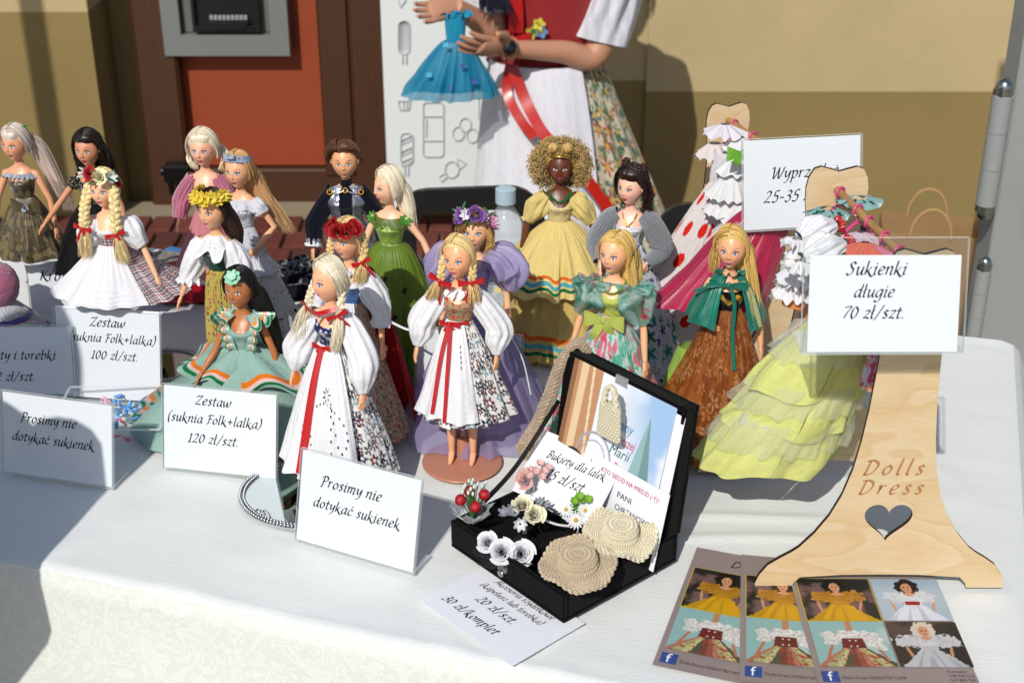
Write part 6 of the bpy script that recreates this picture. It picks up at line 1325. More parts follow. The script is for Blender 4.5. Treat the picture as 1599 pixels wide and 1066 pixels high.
# ---------------- wooden dress stands ----------------
def stand_outline(k=1.):
    prof = [(.1275, 0), (.1275, .006), (.124, .016), (.116, .028), (.104, .037), (.094, .0435), (.086, .050), (.072, .067), (.059, .088), (.049, .112), (.041, .142), (.036, .175), (.0325, .21), (.030, .25), (.0285, .285), (.0295, .315), (.0325, .338), (.0330, .352), (.031, .364), (.026, .3735), (.019, .376), (.010, .3735), (0, .3705)]
    rt = [(x*k, z*k) for x, z in prof]; lf_ = [(-x, z) for x, z in rt[::-1][1:]]
    bot = [(-.090*k, 0), (-.088*k, .006*k), (-.082*k, .013*k), (-.04*k, .016*k), (0, .0165*k), (.04*k, .016*k), (.082*k, .013*k), (.088*k, .006*k), (.090*k, 0)]
    return rt+lf_+bot
def heart(cx, cz, s):
    o = []
    for k in range(40): t = 2*pi*k/40; o.append((cx+s*16*sin(t)**3/17, cz+s*(13*cos(t)-5*cos(2*t)-2*cos(3*t)-cos(4*t))/17))
    return o
CUT = mat('burnt_cut_edge', .8, col='2c140e')
def plate(parent, x, y, rz, k=1., hrt=True, word=False):
    L = [stand_outline(k)]+([heart(0, .083*k, .0255*k)] if hrt else []); th = .0045; M = Matrix.Translation((x, y, 0)) @ Matrix.Rotation(rz, 4, 'Z')
    g = G(); g.prism(L, th); n = sum(len(l) for l in L); Qs = g.Q[0]; g.Q = []; o = part(g.xf(M), 'end_plate', PLY, parent, False)
    e = G(); off = 0
    for l in L: m_ = len(l); P = np.array([[(p[0], -th/2-.0001, p[1]), (p[0], th/2+.0001, p[1])] for p in l+[l[0]]]); e.grid(P)
    part(e.xf(M), 'cut_edge', CUT, parent, False)
    if word:
        g = lettering([('Dolls', .0, .136, .064), ('Dress', 0, .1135, .068)], sep=.14, pen=.10, thin=.035); g.xf(Matrix.Translation((0, -th/2-.0003, 0))).xf(M); part(g, 'engraved_name', mat('engraved', .8, col='a8744a'), parent, False)
def dstand(label, f, b, k, rzf, rzb, wd=True):
    t = thing('dress_stand', label, 'display stand', (0, 0, TZ+.003)); plate(t, f[0], f[1], rzf, k, True, wd); plate(t, b[0], b[1], rzb, k, True)
    g = G(); d = np.array([f[0]-b[0], f[1]-b[1], 0]); d /= np.linalg.norm(d); zz = .352*k-.002; g.tube([np.array([b[0], b[1], zz])-d*.012, np.array([f[0], f[1], zz])-d*.001], .0042, 16); part(g, 'rail', DOWEL, t)
    return np.array([b[0], b[1], TZ+.003+zz]), np.array([f[0], f[1], TZ+.003+zz])
b1, f1 = dstand('plywood dress stand engraved Dolls Dress with heart cut-out, nearest on the right', (.377, 1.200), (.345, 1.425), 1., 0, 0)
b2, f2 = dstand('smaller looking plywood dress stand behind, mostly hidden by the card reading Wyprzedaż', (.345, 1.60), (.283, 1.80), .88, .15, .15, False)
PKP = mat('pink_hanger_plastic', .3, col='d2467e'); 
def hanger(label, p, rz, w=.021, grp='pink hangers on the wooden rails'):
    t = thing('doll_hanger', label, 'hanger', p, rz, grp); g = G(); a = np.linspace(-.6, 3.6, 18); g.tube(np.stack([.0062*np.cos(a), 0*a, .0062*np.sin(a)], -1), .0014, 7); g.tube([(0, 0, -.006), (0, 0, -.014)], .0014, 7); part(g, 'hook', PKP, t)
    g = G(); g.tube(catm([(-w, 0, -.030), (-w*.6, 0, -.020), (0, 0, -.013), (w*.6, 0, -.020), (w, 0, -.030)]), .0022, 8, flat=.7); g.tube([(-w, 0, -.030), (w, 0, -.030)], .0016, 7); part(g, 'shoulder_bar', PKP, t)
r = np.random.RandomState(2); hp = []
for k, f in enumerate((.05, .28, .42, .60, .76)): q = b1+(f1-b1)*f; hp.append(q); hanger('pink hanger on the nearest stand, %s' % ('closest to the back plate', 'second from the back plate', 'in the middle of the rail', 'second from the front plate', 'closest to the front plate')[k], q, .55+.2*r.rand(), w=.024, grp='pink hangers on the nearest rail')
hp2 = []
for k, f in enumerate((.10, .36, .58, .8)): q = b2+(f2-b2)*f; hp2.append(q); hanger('pink hanger on the far stand, %s' % ('closest to the back plate', 'second from the back plate', 'second from the front plate', 'closest to the front plate')[k], q, .6+.2*r.rand(), w=.024, grp='pink hangers on the far rail')
def hung(label, p, parts, rz=0):
    t = thing('doll_dress', label, 'dress', p, rz)
    for nm, g, m in parts: part(g, nm, m, t)
    return t
LIMED = solid('cdd180', .03)
# lime tiered gown
P0 = np.array([.352, 1.31, 1.175]); parts = []
def off_(z, x, y): return dict(z=z)
pos = lambda v: (-.006-.074*v, -.010+.022*v)
for nm, v0, v1, r0, r1, sd in (('top_tier', .04, .50, .030, .064, 3), ('middle_tier', .42, .74, .054, .070, 5), ('bottom_tier', .66, 1., .060, .077, 8)):
    g = G(); z0, z1 = -.0-.190*v0, -.0-.190*v1; skirt(g, z0, z1, r0, r1, LIMED, 5, .13, .8, ry=.62, seed=sd, c0=pos(v0), shift=tuple(np.array(pos(v1))-np.array(pos(v0))), nu=220, nv=50, hem=.004); parts.append((nm, g, CLOTH))
    g = G(); skirt(g, z0-.002, z0+(z1-z0)*.55, r0+.004, r0+(r1-r0)*.7+.004, solid('dfe2cf'), 17, .10, .8, ry=.66, seed=sd+1, c0=pos(v0), shift=tuple((np.array(pos(v1))-np.array(pos(v0)))*.62), nu=200, nv=20, hem=.002); parts.append(('tulle_frill', g, mat('thin_tulle', .8, alpha=.30, transluc=.3)))
g = G(); skirt(g, .03, -.02, .018, .024, LIMED, 5, .10, 1, ry=.6, nu=80, nv=20, c0=(.004, 0)); parts.append(('bodice', g, CLOTH))
hung('lime yellow three tiered doll gown hanging from the nearest stand', P0, parts)
def puffdress(label, p, col, rz, trim=None, s=1., skirtlen=.08, lean=(-.03, 0), m=CLOTH, colf=None, r1=.035, tulle=False):
    cf = colf or solid(col, .04); parts = []; g = G(); skirt(g, 0, -.040*s, .016*s, .012*s, cf, 8, .08, 1, ry=.55, nu=80, nv=20); parts.append(('bodice', g, m))
    g = G(); skirt(g, -.038*s, -.038*s-skirtlen, .013*s, r1, cf, 9, .18, .8, ry=.6, nu=160, nv=40, shift=lean); parts.append(('skirt', g, m))
    for sd in (-1, 1):
        g = G(); sleeve(g, [(sd*.012*s, 0, -.004), (sd*.024*s, -.002, -.006), (sd*.032*s, -.004, -.020*s)], [.008*s, .0145*s, .010*s], solid(trim[0], .03) if trim else cf, 15, .13); parts.append(('puff_sleeve', g, m))
        if trim: g = G(); ruffle(g, -.020*s, .006, .008, solid(trim[1], .1), 8, .5, .4, c0=(sd*.032*s, -.004), nu=60); parts.append(('cuff_frill', g, m))
    if tulle: g = G(); skirt(g, -.036*s, -.04*s-skirtlen*.95, .016*s, r1*1.15, solid('d8d8d8'), 14, .14, .8, ry=.65, nu=120, nv=24, shift=lean); parts.append(('tulle_layer', g, TULLE))
    return hung(label, p, parts, rz)
def frilly(label, p, rows, rz=0, bod=None):
    """a garment made of stacked gathered frills: (dx, dy, dz, r, w, colour, n, amp, drop)"""
    t = thing('doll_dress', label, 'dress', p, rz)
    for k, (dx, dy, dz, r_, w_, cc, n_, am, dr) in enumerate(rows):
        g = G(); cf = cc if callable(cc) else solid(cc, .05); ruffle(g, dz, r_, w_, cf, n_, am*.45, dr, c0=(dx, dy), ry=.8, nu=200, nv=16, seed=k*1.7, scal=.0); part(g, 'frill', CLOTH, t)
    if bod:
        g = G(); skirt(g, *bod[:4], solid(bod[4], .05), 6, .2, .8, ry=.7, shift=bod[5], nu=140, nv=30); part(g, 'bodice', SATIN, t)
    return t
def balloon(label, p, col, trim, r_=.02, seed=0, dirv=(-1, -.3, -.25)):
    t = thing('doll_dress', label, 'dress', p); d = np.array(dirv); d /= np.linalg.norm(d); g = G(); sleeve(g, [(0, 0, 0), d*r_*.9, d*r_*1.9, d*r_*2.5], [r_*.45, r_*1.0, r_*.95, r_*.5], solid(col, .03), 11, .13, 90, 50, seed); part(g, 'puff_sleeve', SATIN, t)
    g = G(); sleeve(g, [-d*r_*.5, -d*r_*.1], [r_*.50, r_*.42], solid(trim, .2), 14, .22, 90, 20, seed); part(g, 'red_gathering', SATIN, t); g = G(); c_ = d*r_*2.6; ruffle(g, c_[2], r_*.35, r_*.75, solid(col, .04), 13, .35, .5, c0=(c_[0], c_[1]), nu=160, scal=.2); part(g, 'lace_cuff', CLOTH, t); return t
balloon('white doll blouse sleeve with red gathering, left on the nearest rail', aty(1304, 352, 1.34), 'dcdce2', 'b01010', .016, 1)
balloon('white satin doll sleeve with wide red gathering, front on the nearest rail', aty(1318, 383, 1.29), 'e0e0e2', 'b01010', .018, 2)
q = hp[1]; MG = floral('86aaa8', ['0d3a34', '12504a', 'c8d8d4'], .014, .5, 5, None, .8, seed=3)
frilly('mint and dark green printed doll collar at the back of the nearest rail', aty(1318, 325, 1.38), [(-.016, 0, 0, .008, .018, MG, 7, .25, .4), (.018, .01, .008, .008, .018, MG, 7, .25, .3)])
frilly('coral and white frill under the front end of the nearest rail', aty(1352, 378, 1.255), [(0, 0, 0, .004, .020, 'd86a50', 8, .4, .6), (-.010, 0, -.010, .004, .020, 'dcdce0', 10, .4, .7), (.010, 0, -.004, .003, .016, 'd87a98', 8, .4, .6)])
frilly('frothy pale tulle and pearl trims between the pink hangers', aty(1345, 362, 1.30), [(0, 0, 0, .004, .018, 'c8b4bc', 9, .4, .6), (-.008, -.01, -.012, .004, .018, 'd8d4d0', 11, .4, .7), (.012, .01, -.004, .004, .014, 'c07890', 9, .4, .7)])
frilly('white lace doll dress with frayed frills behind the lime gown', aty(1262, 392, 1.33), [(0, 0, .01, .006, .022, 'dcdce0', 13, .25, .8), (-.006, 0, -.012, .006, .024, 'd8d8de', 15, .25, .9), (-.012, 0, -.032, .006, .020, 'dcdce0', 13, .3, .9)])
q = hp[2]; puffdress('orange tulle doll gown behind the lime tiered gown', (q[0]-.045, q[1]+.02, q[2]-.075), 'c8723c', .6, None, 1., .10, (-.050, -.01), r1=.036, m=SATIN, tulle=True)
q = hp[4]; puffdress('pale pink and orange doll dress at the front of the nearest rail', (q[0]+.008, q[1]+.01, q[2]-.03), 'x', .8, None, .9, .08, (0, 0), colf=smear(['d8a0a8', 'd87848', 'c8c8d8', 'b84a6a'], .008, 4))
polk = lambda s, t, v, th: mixc(solid('d8d0d0', .03)(s, t, v, th), ((np.hypot((s+((np.floor(t/.040) % 2)*.020)) % .040-.020, t % .040-.020)) < .0098).astype(float), C('cc2418'))
q = hp2[0]; p = atz(1120, 215, 1.17)
t = hung('long white doll dress with large red dots on the far stand', (q[0]-.015, q[1]-.06, 1.165), [('skirt', skirt(G(), -.01, -.215, .020, .066, polk, 6, .12, .8, ry=.6, shift=(-.075, -.01), nu=260, nv=120, seed=4), CLOTH), ('bodice', skirt(G(), .03, -.01, .018, .020, solid('dcd4d8'), 7, .12, 1, ry=.6, nu=80, nv=20), CLOTH)])
frilly('white lace doll blouse with pink ribbon at the back of the far rail', aty(1132, 208, 1.74), [(0, 0, .012, .006, .026, 'd8d4da', 9, .25, .5), (-.012, -.004, -.012, .008, .022, 'd4ccca', 11, .3, .8), (.020, -.01, -.002, .006, .024, 'dcdade', 11, .3, .7)])
frilly('white pleated doll dress below the lace blouse on the far rail', aty(1150, 268, 1.68), [(0, 0, .018, .010, .024, 'dadcde', 9, .2, .7), (-.004, -.004, -.002, .012, .030, 'd8dadc', 17, .14, .9), (.0, 0, -.024, .016, .030, 'dadcde', 19, .14, .95), (.012, -.004, -.052, .014, .024, 'dcdcde', 13, .15, .95)])
frilly('white eyelet doll blouse low in the far bundle', aty(1165, 318, 1.66), [(0, 0, 0, .012, .026, 'dcdcde', 7, .15, .85), (-.01, 0, -.022, .014, .022, 'd8d8dc', 9, .15, .9)])
frilly('bright pink satin frill between the hangers of the far rail', aty(1186, 226, 1.70), [(0, 0, 0, .004, .020, 'b8265c', 7, .5, .6), (.012, 0, -.010, .004, .018, 'd8d4da', 9, .4, .7)])
frilly('white and lime green frill beside the top of the far price card', aty(1222, 230, 1.66), [(0, 0, 0, .004, .016, 'd8dade', 9, .4, .5), (.010, -.01, .002, .003, .014, '7fb03a', 7, .5, .4)])
q = hp2[1]
g = G(); bow(g, (0, 0, 0), .020, '6fae3a', .2, .5, w=.8); t = thing('green_bow', 'shiny green bow on the white pleated doll dress', 'bow', tuple(aty(1160, 240, 1.64))); part(g, 'bow_loops', SATIN, t)
q = hp2[2]; mag = lambda s, t, v, th: solid('a0143f', .15)(s, t, v, th)
mp_ = aty(1195, 330, 1.60); mq = aty(1105, 470, 1.585)-mp_
hung('magenta satin doll gown on the far stand beside the dotted dress', mp_, [('skirt', skirt(G(), -.0, mq[2], .026, .062, mag, 7, .20, .6, ry=.65, shift=(mq[0], mq[1]), nu=220, nv=70, seed=6), SATIN), ('bodice', skirt(G(), .045, 0, .018, .026, mag, 7, .14, 1, ry=.6, nu=80, nv=16), SATIN)])
hung('magenta skirt hanging below the card reading Wyprzedaż', (q[0]+.030, q[1]-.035, 1.13), [('skirt', skirt(G(), -.0, -.15, .018, .032, mag, 7, .16, .7, ry=.65, shift=(-.005, 0), nu=120, nv=40, seed=2), SATIN)])
hung('lime doll skirt peeping out low behind the teal caped doll', (.225, 1.56, TZ+.10), [('skirt', skirt(G(), 0, -.09, .020, .040, solid('8fb04a', .1), 7, .16, .7, ry=.65, nu=120, nv=30), CLOTH)])

# ---------------- printed flyers under the stand ----------------
def dollpic(U, V, bg, hair, top, low, skin='c08a68', cx=.5, sleeve_w=.30, waist='7a2018', seed=0, head=True, bg2=None):
    c = np.tile(C(bg), (*U.shape, 1)); 
    if bg2: c = mixc(c, smooth(.45, .7, fbm(U*4, V*4, seed)), C(bg2))
    n = (fbm(U*22, V*22, seed, 3)-.5)*1.5; u = U-cx+.04*(fbm(U*5, V*5, seed+4)-.5)
    if head: c = mixc(c, (np.hypot(u/.17, (V-.80)/.20) < 1+.3*n)*1., C(hair)); c = mixc(c, (np.abs(u) < .13)*(V > .52)*(V < .80)*1., C(hair))
    sk = (np.abs(u) < .30+n*.1-.10*(V > .1))*(V < .42); wd = .10+.9*np.clip(.40-V, 0, 1); c = mixc(c, (np.abs(u) < wd+.05*n)*(V < .40)*1., C(low)); fold = smooth(.45, .75, vn(u/(wd+.05)*9, V*2, seed)); c = mixc(c, (np.abs(u) < wd+.05*n)*(V < .40)*fold*.5, C(low)*.45)
    c = mixc(c, (np.hypot((np.abs(u)-.20)/(sleeve_w*.55), (V-.56)/.14) < 1+.6*n)*1., C(top)*.9+.1*n[..., None]); c = mixc(c, (np.abs(u) < .13+.06*n)*(V > .36)*(V < .64)*1., C(top)); c = mixc(c, smooth(.5, .8, vn(U*40, V*40, seed))*(np.hypot(u/.36, (V-.54)/.17) < 1)*.35, C(top)*.4)
    c = mixc(c, (np.abs(u) < .105)*(V > .36)*(V < .46)*1., C(waist)); c = mixc(c, (np.abs(u) < .035)*(V > .58)*(V < .70)*1., C(skin)); c = mixc(c, (np.hypot(u/.085, (V-.63)/.035) < 1)*1., C(skin))
    if head:
        c = mixc(c, (np.hypot(u/.075, (V-.78)/.115) < 1)*1., C(skin))
        for s in (-1, 1): c = mixc(c, (np.hypot((u-s*.030)/.016, (V-.79)/.012) < 1)*1., C('1a1010')); c = mixc(c, (np.hypot((np.abs(u)-.30+.2*(.4-V))/.022, (V-.33)/.12) < 1)*1., C(skin))
        c = mixc(c, (np.hypot(u/.022, (V-.725)/.010) < 1)*1., C('a03038'))
    return c
def folkpic(U, V):
    c = mixc(np.tile(C('86aaa8'), (*U.shape, 1)), smooth(.4, .7, fbm(U*3, V*3, 9)), C('a4bcb8')); u = U-.52; f = fbm(U*40, V*40, 2, 3); n = fbm(U*9, V*9, 5)-.5
    w_ = .14+1.0*np.clip(.42-V, 0, 1); sk = (np.abs(u) < w_+.04*n)*(V < .42); st = np.floor((u/w_)*5+.6*n).astype(int); cols = np.array([C(q) for q in ('8a4a3e', 'a86a58', '9a9a68', 'b0a878', '4a4a38', '6a3a30')]); c = np.where(sk[..., None], cols[st % 6]*(.6+.8*f)[..., None], c); c = mixc(c, sk*(vn(U*26, V*26, 4) > .74), C('a02c24'))
    arm = (np.abs(np.abs(u)-.27-.35*np.clip(.5-V, 0, 1)) < .022)*(V < .5)*(V > .12); c = mixc(c, arm*1., C('a86c4c')); c = mixc(c, (np.abs(u) < .045)*(V > .78)*1., C('b07a58'))
    for cx, cy, a, b in ((-.27, .62, .15, .17), (.25, .60, .16, .20), (-.05, .70, .24, .10), (.12, .70, .2, .1), (.33, .44, .10, .10)):
        m = (np.hypot((u-cx)/a, (V-cy)/b) < .85+.9*(fbm(U*14, V*14, 3)-.5)); c = np.where(m[..., None], C('d0cdc8')*(.45+.95*f)[..., None], c)
    bd = (np.abs(u+.0) < .16-.1*(V-.4))*(V > .40)*(V < .62); c = mixc(c, bd*1., C('5a1614')); c = mixc(c, bd*((V*17 % 1) < .2)*.6, C('9a3430')); c = mixc(c, (np.hypot((np.abs(u)-.04)/.012, ((V*8) % 1-.5)/.12) < 1)*bd, C('d0d0d0')); return c
def leaflet(label, BL, BR, TL):
    t, w_, h_ = cardthing('printed_leaflet', label, 'leaflet', BL, BR, TL, group='Dolls Dress leaflets under the stand'); w_, h_ = .150, .205; sheet(t, w_, h_, mat('leaflet_mauve', .4, col='8d7f7c', noisecol=.25, nscale=12), 'leaflet_sheet', y=-.0003)
    b = .003; pw, ph = w_*.49, h_*.335; x1, x2 = .006, .006+pw+.002; z2, z1 = h_*.135, h_*.135+ph+.002
    y = lambda *a: dollpic(*a, '1a1a1c', '0e0c0c', 'a8741c', 'c89410', seed=2, bg2='6a5050', waist='b07c14')
    g = G(); g.box((x1-.0010, -.0008, z1-.001), (x1+pw+.001, -.0004, z1+ph+.001)); part(g, 'yellow_border', mat('yellow_print', .5, col='b8a01c'), t, False)
    printed(t, pw, ph, y, 90, 90, y=-.0011, x0=x1, z0=z1); printed(t, pw-.004, ph, lambda U, V: dollpic(U, V, '9fb0bc', '1c0c0a', 'c8ccd4', 'ccd0dc', seed=4, waist='8a1018'), 90, 90, y=-.0011, x0=x2, z0=z1)
    printed(t, pw, ph, folkpic, 130, 130, y=-.0011, x0=x1, z0=z2); printed(t, pw-.004, ph, lambda U, V: dollpic(U, V, '2a2422', 'c8bca8', 'c4c4c6', 'b4b6ba', seed=8, waist='b0b0b4', bg2='4a3c38', sleeve_w=.5), 90, 90, y=-.0011, x0=x2, z0=z2)
    g = G(); g.box((.005, -.0010, .006), (.021, -.0005, .021)); part(g, 'blue_square', mat('blue_print', .5, col='2a4688'), t, False); words(t, 'f', .010, .007, .019, 'e6e8ee', y=-.0013); words(t, '/Dolls-Dress-100565778713478', .023, .010, .006, '17151c', y=-.0008, width=.060)
    for k, s in enumerate(('Kontakt:', '798 759 515', '517 800 709', 'pracownia@dolls-dress.pl')): words(t, s, w_-(.046 if k == 3 else .026), .020-.0062*k, .0052, '17151c', y=-.0008, width=(.018, .023, .023, .043)[k])
    words(t, 'Dolls Dress', .040, h_-.026, .018, '2c2c34', y=-.0008, shear=.35, width=.07)
def quad(bl, br, tl, z): return [atz(*bl, TZ+z) for q in (0,)][0], atz(*br, TZ+z), atz(*tl, TZ+z)
leaflet('leftmost leaflet with a yellow gowned doll photo, beside the black box', *quad((1019, 1037), (1232, 1082), (1064, 852), .0022))
leaflet('middle leaflet lying between the two others at the table front', *quad((1155, 1061), (1380, 1083), (1150, 858), .0044))
leaflet('rightmost leaflet under the front plate of the wooden stand', *quad((1280, 1071), (1552, 1073), (1246, 862), .0066))

# ---------------- things behind the table ----------------
BPL = mat('black_chair_plastic', .4, .1, 200, .0005, col='0a0b0d')
def chair(label, x, y, ztop, w, rz=0, seatz=.46):
    t = thing('folding_chair', label, 'chair', (x, y, 0), rz); L = [[(a[0], a[1]) for a in rpt(-w/2, ztop-.30, w/2, ztop, .07)], [(a[0], a[1]) for a in rpt(-w/2+.045, ztop-.155, w/2-.045, ztop-.045, .035)]]
    g = G(); g.prism(L, .022); part(g, 'back_frame', BPL, t, False, rot=(R(-8), 0, 0), loc=(0, -ztop*.13, .01))
    g = G(); g.box((-w/2+.046, -.004, ztop-.154), (w/2-.046, .004, ztop-.046)); 
    g = G(); g.box((-w/2, -.40, seatz-.02), (w/2, -.02, seatz), 'fff', .006); part(g, 'seat', BPL, t, False)
    for sx in (-1, 1):
        for yy in (-.38, .02): g = G(); g.tube([(sx*(w/2-.01), yy, 0), (sx*(w/2-.01), yy*.6, seatz), (sx*(w/2-.01), .0, ztop-.28)] if yy > 0 else [(sx*(w/2-.01), yy, 0), (sx*(w/2-.01), yy+.03, seatz)], .012, 10); part(g, 'leg', BPL, t)
def rpt(x0, z0, x1, z1, r):
    o = []
    for cx, cz, a0 in ((x1-r, z0+r, -90), (x1-r, z1-r, 0), (x0+r, z1-r, 90), (x0+r, z0+r, 180)):
        for k in range(7): a = R(a0+15*k); o.append((cx+r*cos(a), cz+r*sin(a)))
    return o
chair('black plastic folding chair with a slotted back behind the lilac doll', -.085, 2.62, .81, .30, .1)
chair('black folding chair behind the dress stands, mostly hidden', .50, 2.62, .775, .44, -.05)
p = atz(790, 297, TZ+.185); t = thing('water_bottle', 'clear plastic water bottle with pale blue cap behind the lilac doll', 'bottle', (p[0], p[1], TZ+.001)); g = G(); z = np.array([0, .004, .02, .10, .13, .150, .158, .162, .17]); rr_ = np.array([.025, .031, .032, .032, .029, .018, .0125, .012, .012]); zz = np.linspace(0, .17, 60); R2 = np.interp(zz, z, rr_)*(1-.025*(np.sin(zz*420) > .2)*(zz < .13)); th = np.linspace(0, 2*pi, 33)
g.grid(np.stack([np.cos(th)[:, None]*R2, np.sin(th)[:, None]*R2, np.tile(zz, (33, 1))], -1)); part(g, 'bottle_body', mat('bottle_plastic', .08, alpha=.32, col='b4c2c8', spec=.8), t); g = G(); g.tube([(0, 0, .166), (0, 0, .186)], .0145, 28, 'a8c0cc'); part(g, 'cap', PLAST, t)
KR = mat('kraft_paper', .85, .3, 60, .003, col='94754e', noisecol=.1, nscale=20); t = thing('kraft_bag', 'brown kraft paper bag with rope handles standing by the wall', 'bag', (1.17, 3.72, 0), -.2)
g = G(); 
for (a, b) in (((-.13, -.08), (.13, -.08)), ((.13, -.08), (.13, .08)), ((.13, .08), (-.13, .08)), ((-.13, .08), (-.13, -.08))):
    U, V = np.meshgrid(np.linspace(0, 1, 12), np.linspace(0, 1, 14), indexing='ij'); A_ = np.array(a); B_ = np.array(b); P = A_*(1-U)[..., None]+B_*U[..., None]; P = P*(1+.04*(fbm(U*4, V*5, 3)-.5)[..., None]); g.grid(np.concatenate([P, (V*.30)[..., None]], -1))
part(g, 'bag_body', KR, t, False)
for yy in (-.082, .082): g = G(); a = np.linspace(0, pi, 20); g.tube(np.stack([.055*np.cos(a), 0*a+yy, .29+.085*np.sin(a)], -1), .0035, 6, 'b48c5c'); part(g, 'rope_handle', mat('rope', .9), t)
# patterned fabric pile at the back edge
r = np.random.RandomState(4)
for k in range(7):
    p = atz(425+k*15, 470-k*3+8*(k % 2)); t = thing('folded_fabric', 'dark striped fabric piece, %s in the row behind the platinum doll' % ('leftmost', 'second from left', 'third from left', 'middle', 'third from right', 'second from right', 'rightmost')[k], 'fabric', (p[0], p[1]+.03, TZ+.002+.009*(k % 3)), r.rand()*1.2-.6, 'striped fabric pieces in the pile')
    g = G(); f = lambda s, t_, v, th: mixc(solid('14161c')(s, t_, v, th), ((np.sin(s*520) > .55) | (np.sin(t_*400) > .7)).astype(float)*.7, C('8a8c90')); U, V = np.meshgrid(np.linspace(0, 1, 60), np.linspace(0, 1, 50), indexing='ij'); P = np.stack([(U-.5)*.075, (V-.5)*.06, .012+.006*fbm(U*3, V*4, k)+.004*np.sin(V*12+k)], -1); g.grid(P, f(U*.075, V*.06, V, U).reshape(-1, 3)); P2 = P.copy(); P2[..., 2] = 0; g.grid(P2, '14161c')
    for s in (0, -1): g.grid(np.stack([P[:, s], P2[:, s]], 1), '14161c'); g.grid(np.stack([P[s, :], P2[s, :]], 1), '14161c')
    part(g, 'fabric_fold', CLOTH, t)
for k, (px_, py_, cc) in enumerate(((215, 452, '5a2c40'), (120, 425, '3a2434'), (240, 420, '8a8478'))):
    p = atz(px_, py_); t = thing('folded_fabric', ('wine coloured folded fabric behind the gingham skirt', 'dark plum lace fabric folded under the black dress', 'grey crumpled wrapper left of the pink gown')[k], 'fabric', (p[0], p[1], TZ+.002)); U, V = np.meshgrid(np.linspace(0, 1, 60), np.linspace(0, 1, 50), indexing='ij'); g = G(); e = np.sin(U*pi)**.3*np.sin(V*pi)**.3; g.grid(np.stack([(U-.5)*.13, (V-.5)*.09, e*(.010+.014*fbm(U*5, V*5, k))], -1), (C(cc)*(.5+.9*vn(U*40, V*40, k))[..., None]).reshape(-1, 3)); part(g, 'fabric_fold', CLOTH, t)
p = atz(250, 400); t = thing('plastic_lid', 'small blue plastic lid beside the grey wrapper', 'lid', (p[0]+.02, p[1], TZ+.002)); g = G(); g.tube([(0, 0, 0), (0, 0, .006)], .018, 24, '3a7ab0'); part(g, 'lid_disc', PLAST, t)

# ---------------- woman behind the table ----------------
HS = mat('human_skin', .5, .25, 300, .0004, sss=.12)
def loftz(g, prof, cx, cy, col, n=48, amp=0, k=0):
    prof = np.array(prof); zz = np.linspace(prof[0, 0], prof[-1, 0], 60); rx, ry = np.interp(zz, prof[:, 0], prof[:, 1]) if prof[0, 0] < prof[-1, 0] else np.interp(-zz, -prof[:, 0], prof[:, 1]), np.interp(zz, prof[:, 0], prof[:, 2]) if prof[0, 0] < prof[-1, 0] else np.interp(-zz, -prof[:, 0], prof[:, 2])
    T, K = np.meshgrid(np.linspace(0, 2*pi, n), np.arange(60), indexing='ij'); f = 1+amp*np.sin(k*T+zz[K]*9); g.grid(np.stack([cx+rx[K]*np.sin(T)*f, cy-ry[K]*np.cos(T)*f, zz[K]], -1), col); return g
t = thing('person', 'woman in red bodice and white apron holding up a small blue dress', 'person', (0, 0, 0)); wx, wy = .085, 3.52; SK = 'b8866a'
g = G(); loftz(g, [(.78, .125, .095), (.95, .145, .11), (1.10, .165, .125), (1.2, .19, .10), (1.26, .15, .07), (1.30, .06, .055), (1.36, .05, .05)], wx, wy, SK)
eL = aty(930, 84, 3.44); wL = aty(792, 76, 3.33); hL = aty(675, 62, 3.20); eR = aty(768, 46, 3.42); wR = aty(712, 10, 3.33); hR = aty(668, 20, 3.29)
for sh, e, w2, h2, sd in ((np.array([wx+.17, wy, 1.20]), eL, wL, hL, 1), (np.array([wx-.16, wy, 1.20]), eR, wR, hR, -1)):
    c = np.array([sh, sh*.5+e*.5+np.array([sd*.02, 0, 0]), e, e*.6+w2*.4, w2]); g.tube(catm(c, 5), np.interp(np.linspace(0, 1, 21), [0, .25, .5, .62, 1], [.042, .040, .035, .032, .019]), 18, SK, up=(0, 0, 1))
gh_ = G(); hand(gh_, (0, 0, 0), (1, 0, 0), 1, SK, 9.5, spread=.22, up=(0, .5, 1), curl=.22)
hand(g, wL, hL-wL, 1, SK, 9.6, spread=.3, up=(0, .85, .5), curl=-.22); hand(g, wR, hR-wR+np.array([0, 0, .0]), 1, SK, 8.0, spread=.2, up=(0, .8, -.5), curl=.5)
part(g, 'body', HS, t)
hg = headmesh(SK); hg.xf(Matrix.Translation((wx, wy-.01, 1.46)) @ Matrix.Scale(5.2, 4)); part(hg, 'head', HS, t); hg = G(); haircap(hg, '3a2414', grow=.003); hg.xf(Matrix.Translation((wx, wy-.01, 1.46)) @ Matrix.Scale(5.2, 4)); part(hg, 'hair', HAIR, t)
g = G(); loftz(g, [(.795, .128, .098), (.95, .150, .115), (1.10, .172, .132), (1.18, .17, .11)], wx, wy, '8c0a12', amp=.012, k=9); part(g, 'red_bodice', mat('red_velvet', .7, .4, 60, .004, sheen=.3), t)
g = G()
for x, y, cc in ((838, 45, '2f6a40'), (846, 50, '5f8ab8'), (830, 52, 'c8a830'), (842, 38, 'd8c840')):
    p = aty(x, y, wy-.128); place(g, daisy(.016, cc, 'c8a030', 5, .2, .4), p, (0, -1, .1))
part(g, 'embroidered_flowers', PETAL, t)
fl_ = floral('c9bfa6', ['a01420', '1c4a6a', '1c5a3a', '1c4a6a'], .046, .58, 6, 'c8a040', 1., seed=7, lob=.45, leaf='5f7a58')
g = G(); skirt(g, .82, .08, .120, .30, fl_, 15, .12, .85, ry=.75, c0=(wx+.02, wy), shift=(.10, 0), nu=500, nv=160, seed=3); part(g, 'floral_skirt', CLOTH, t)
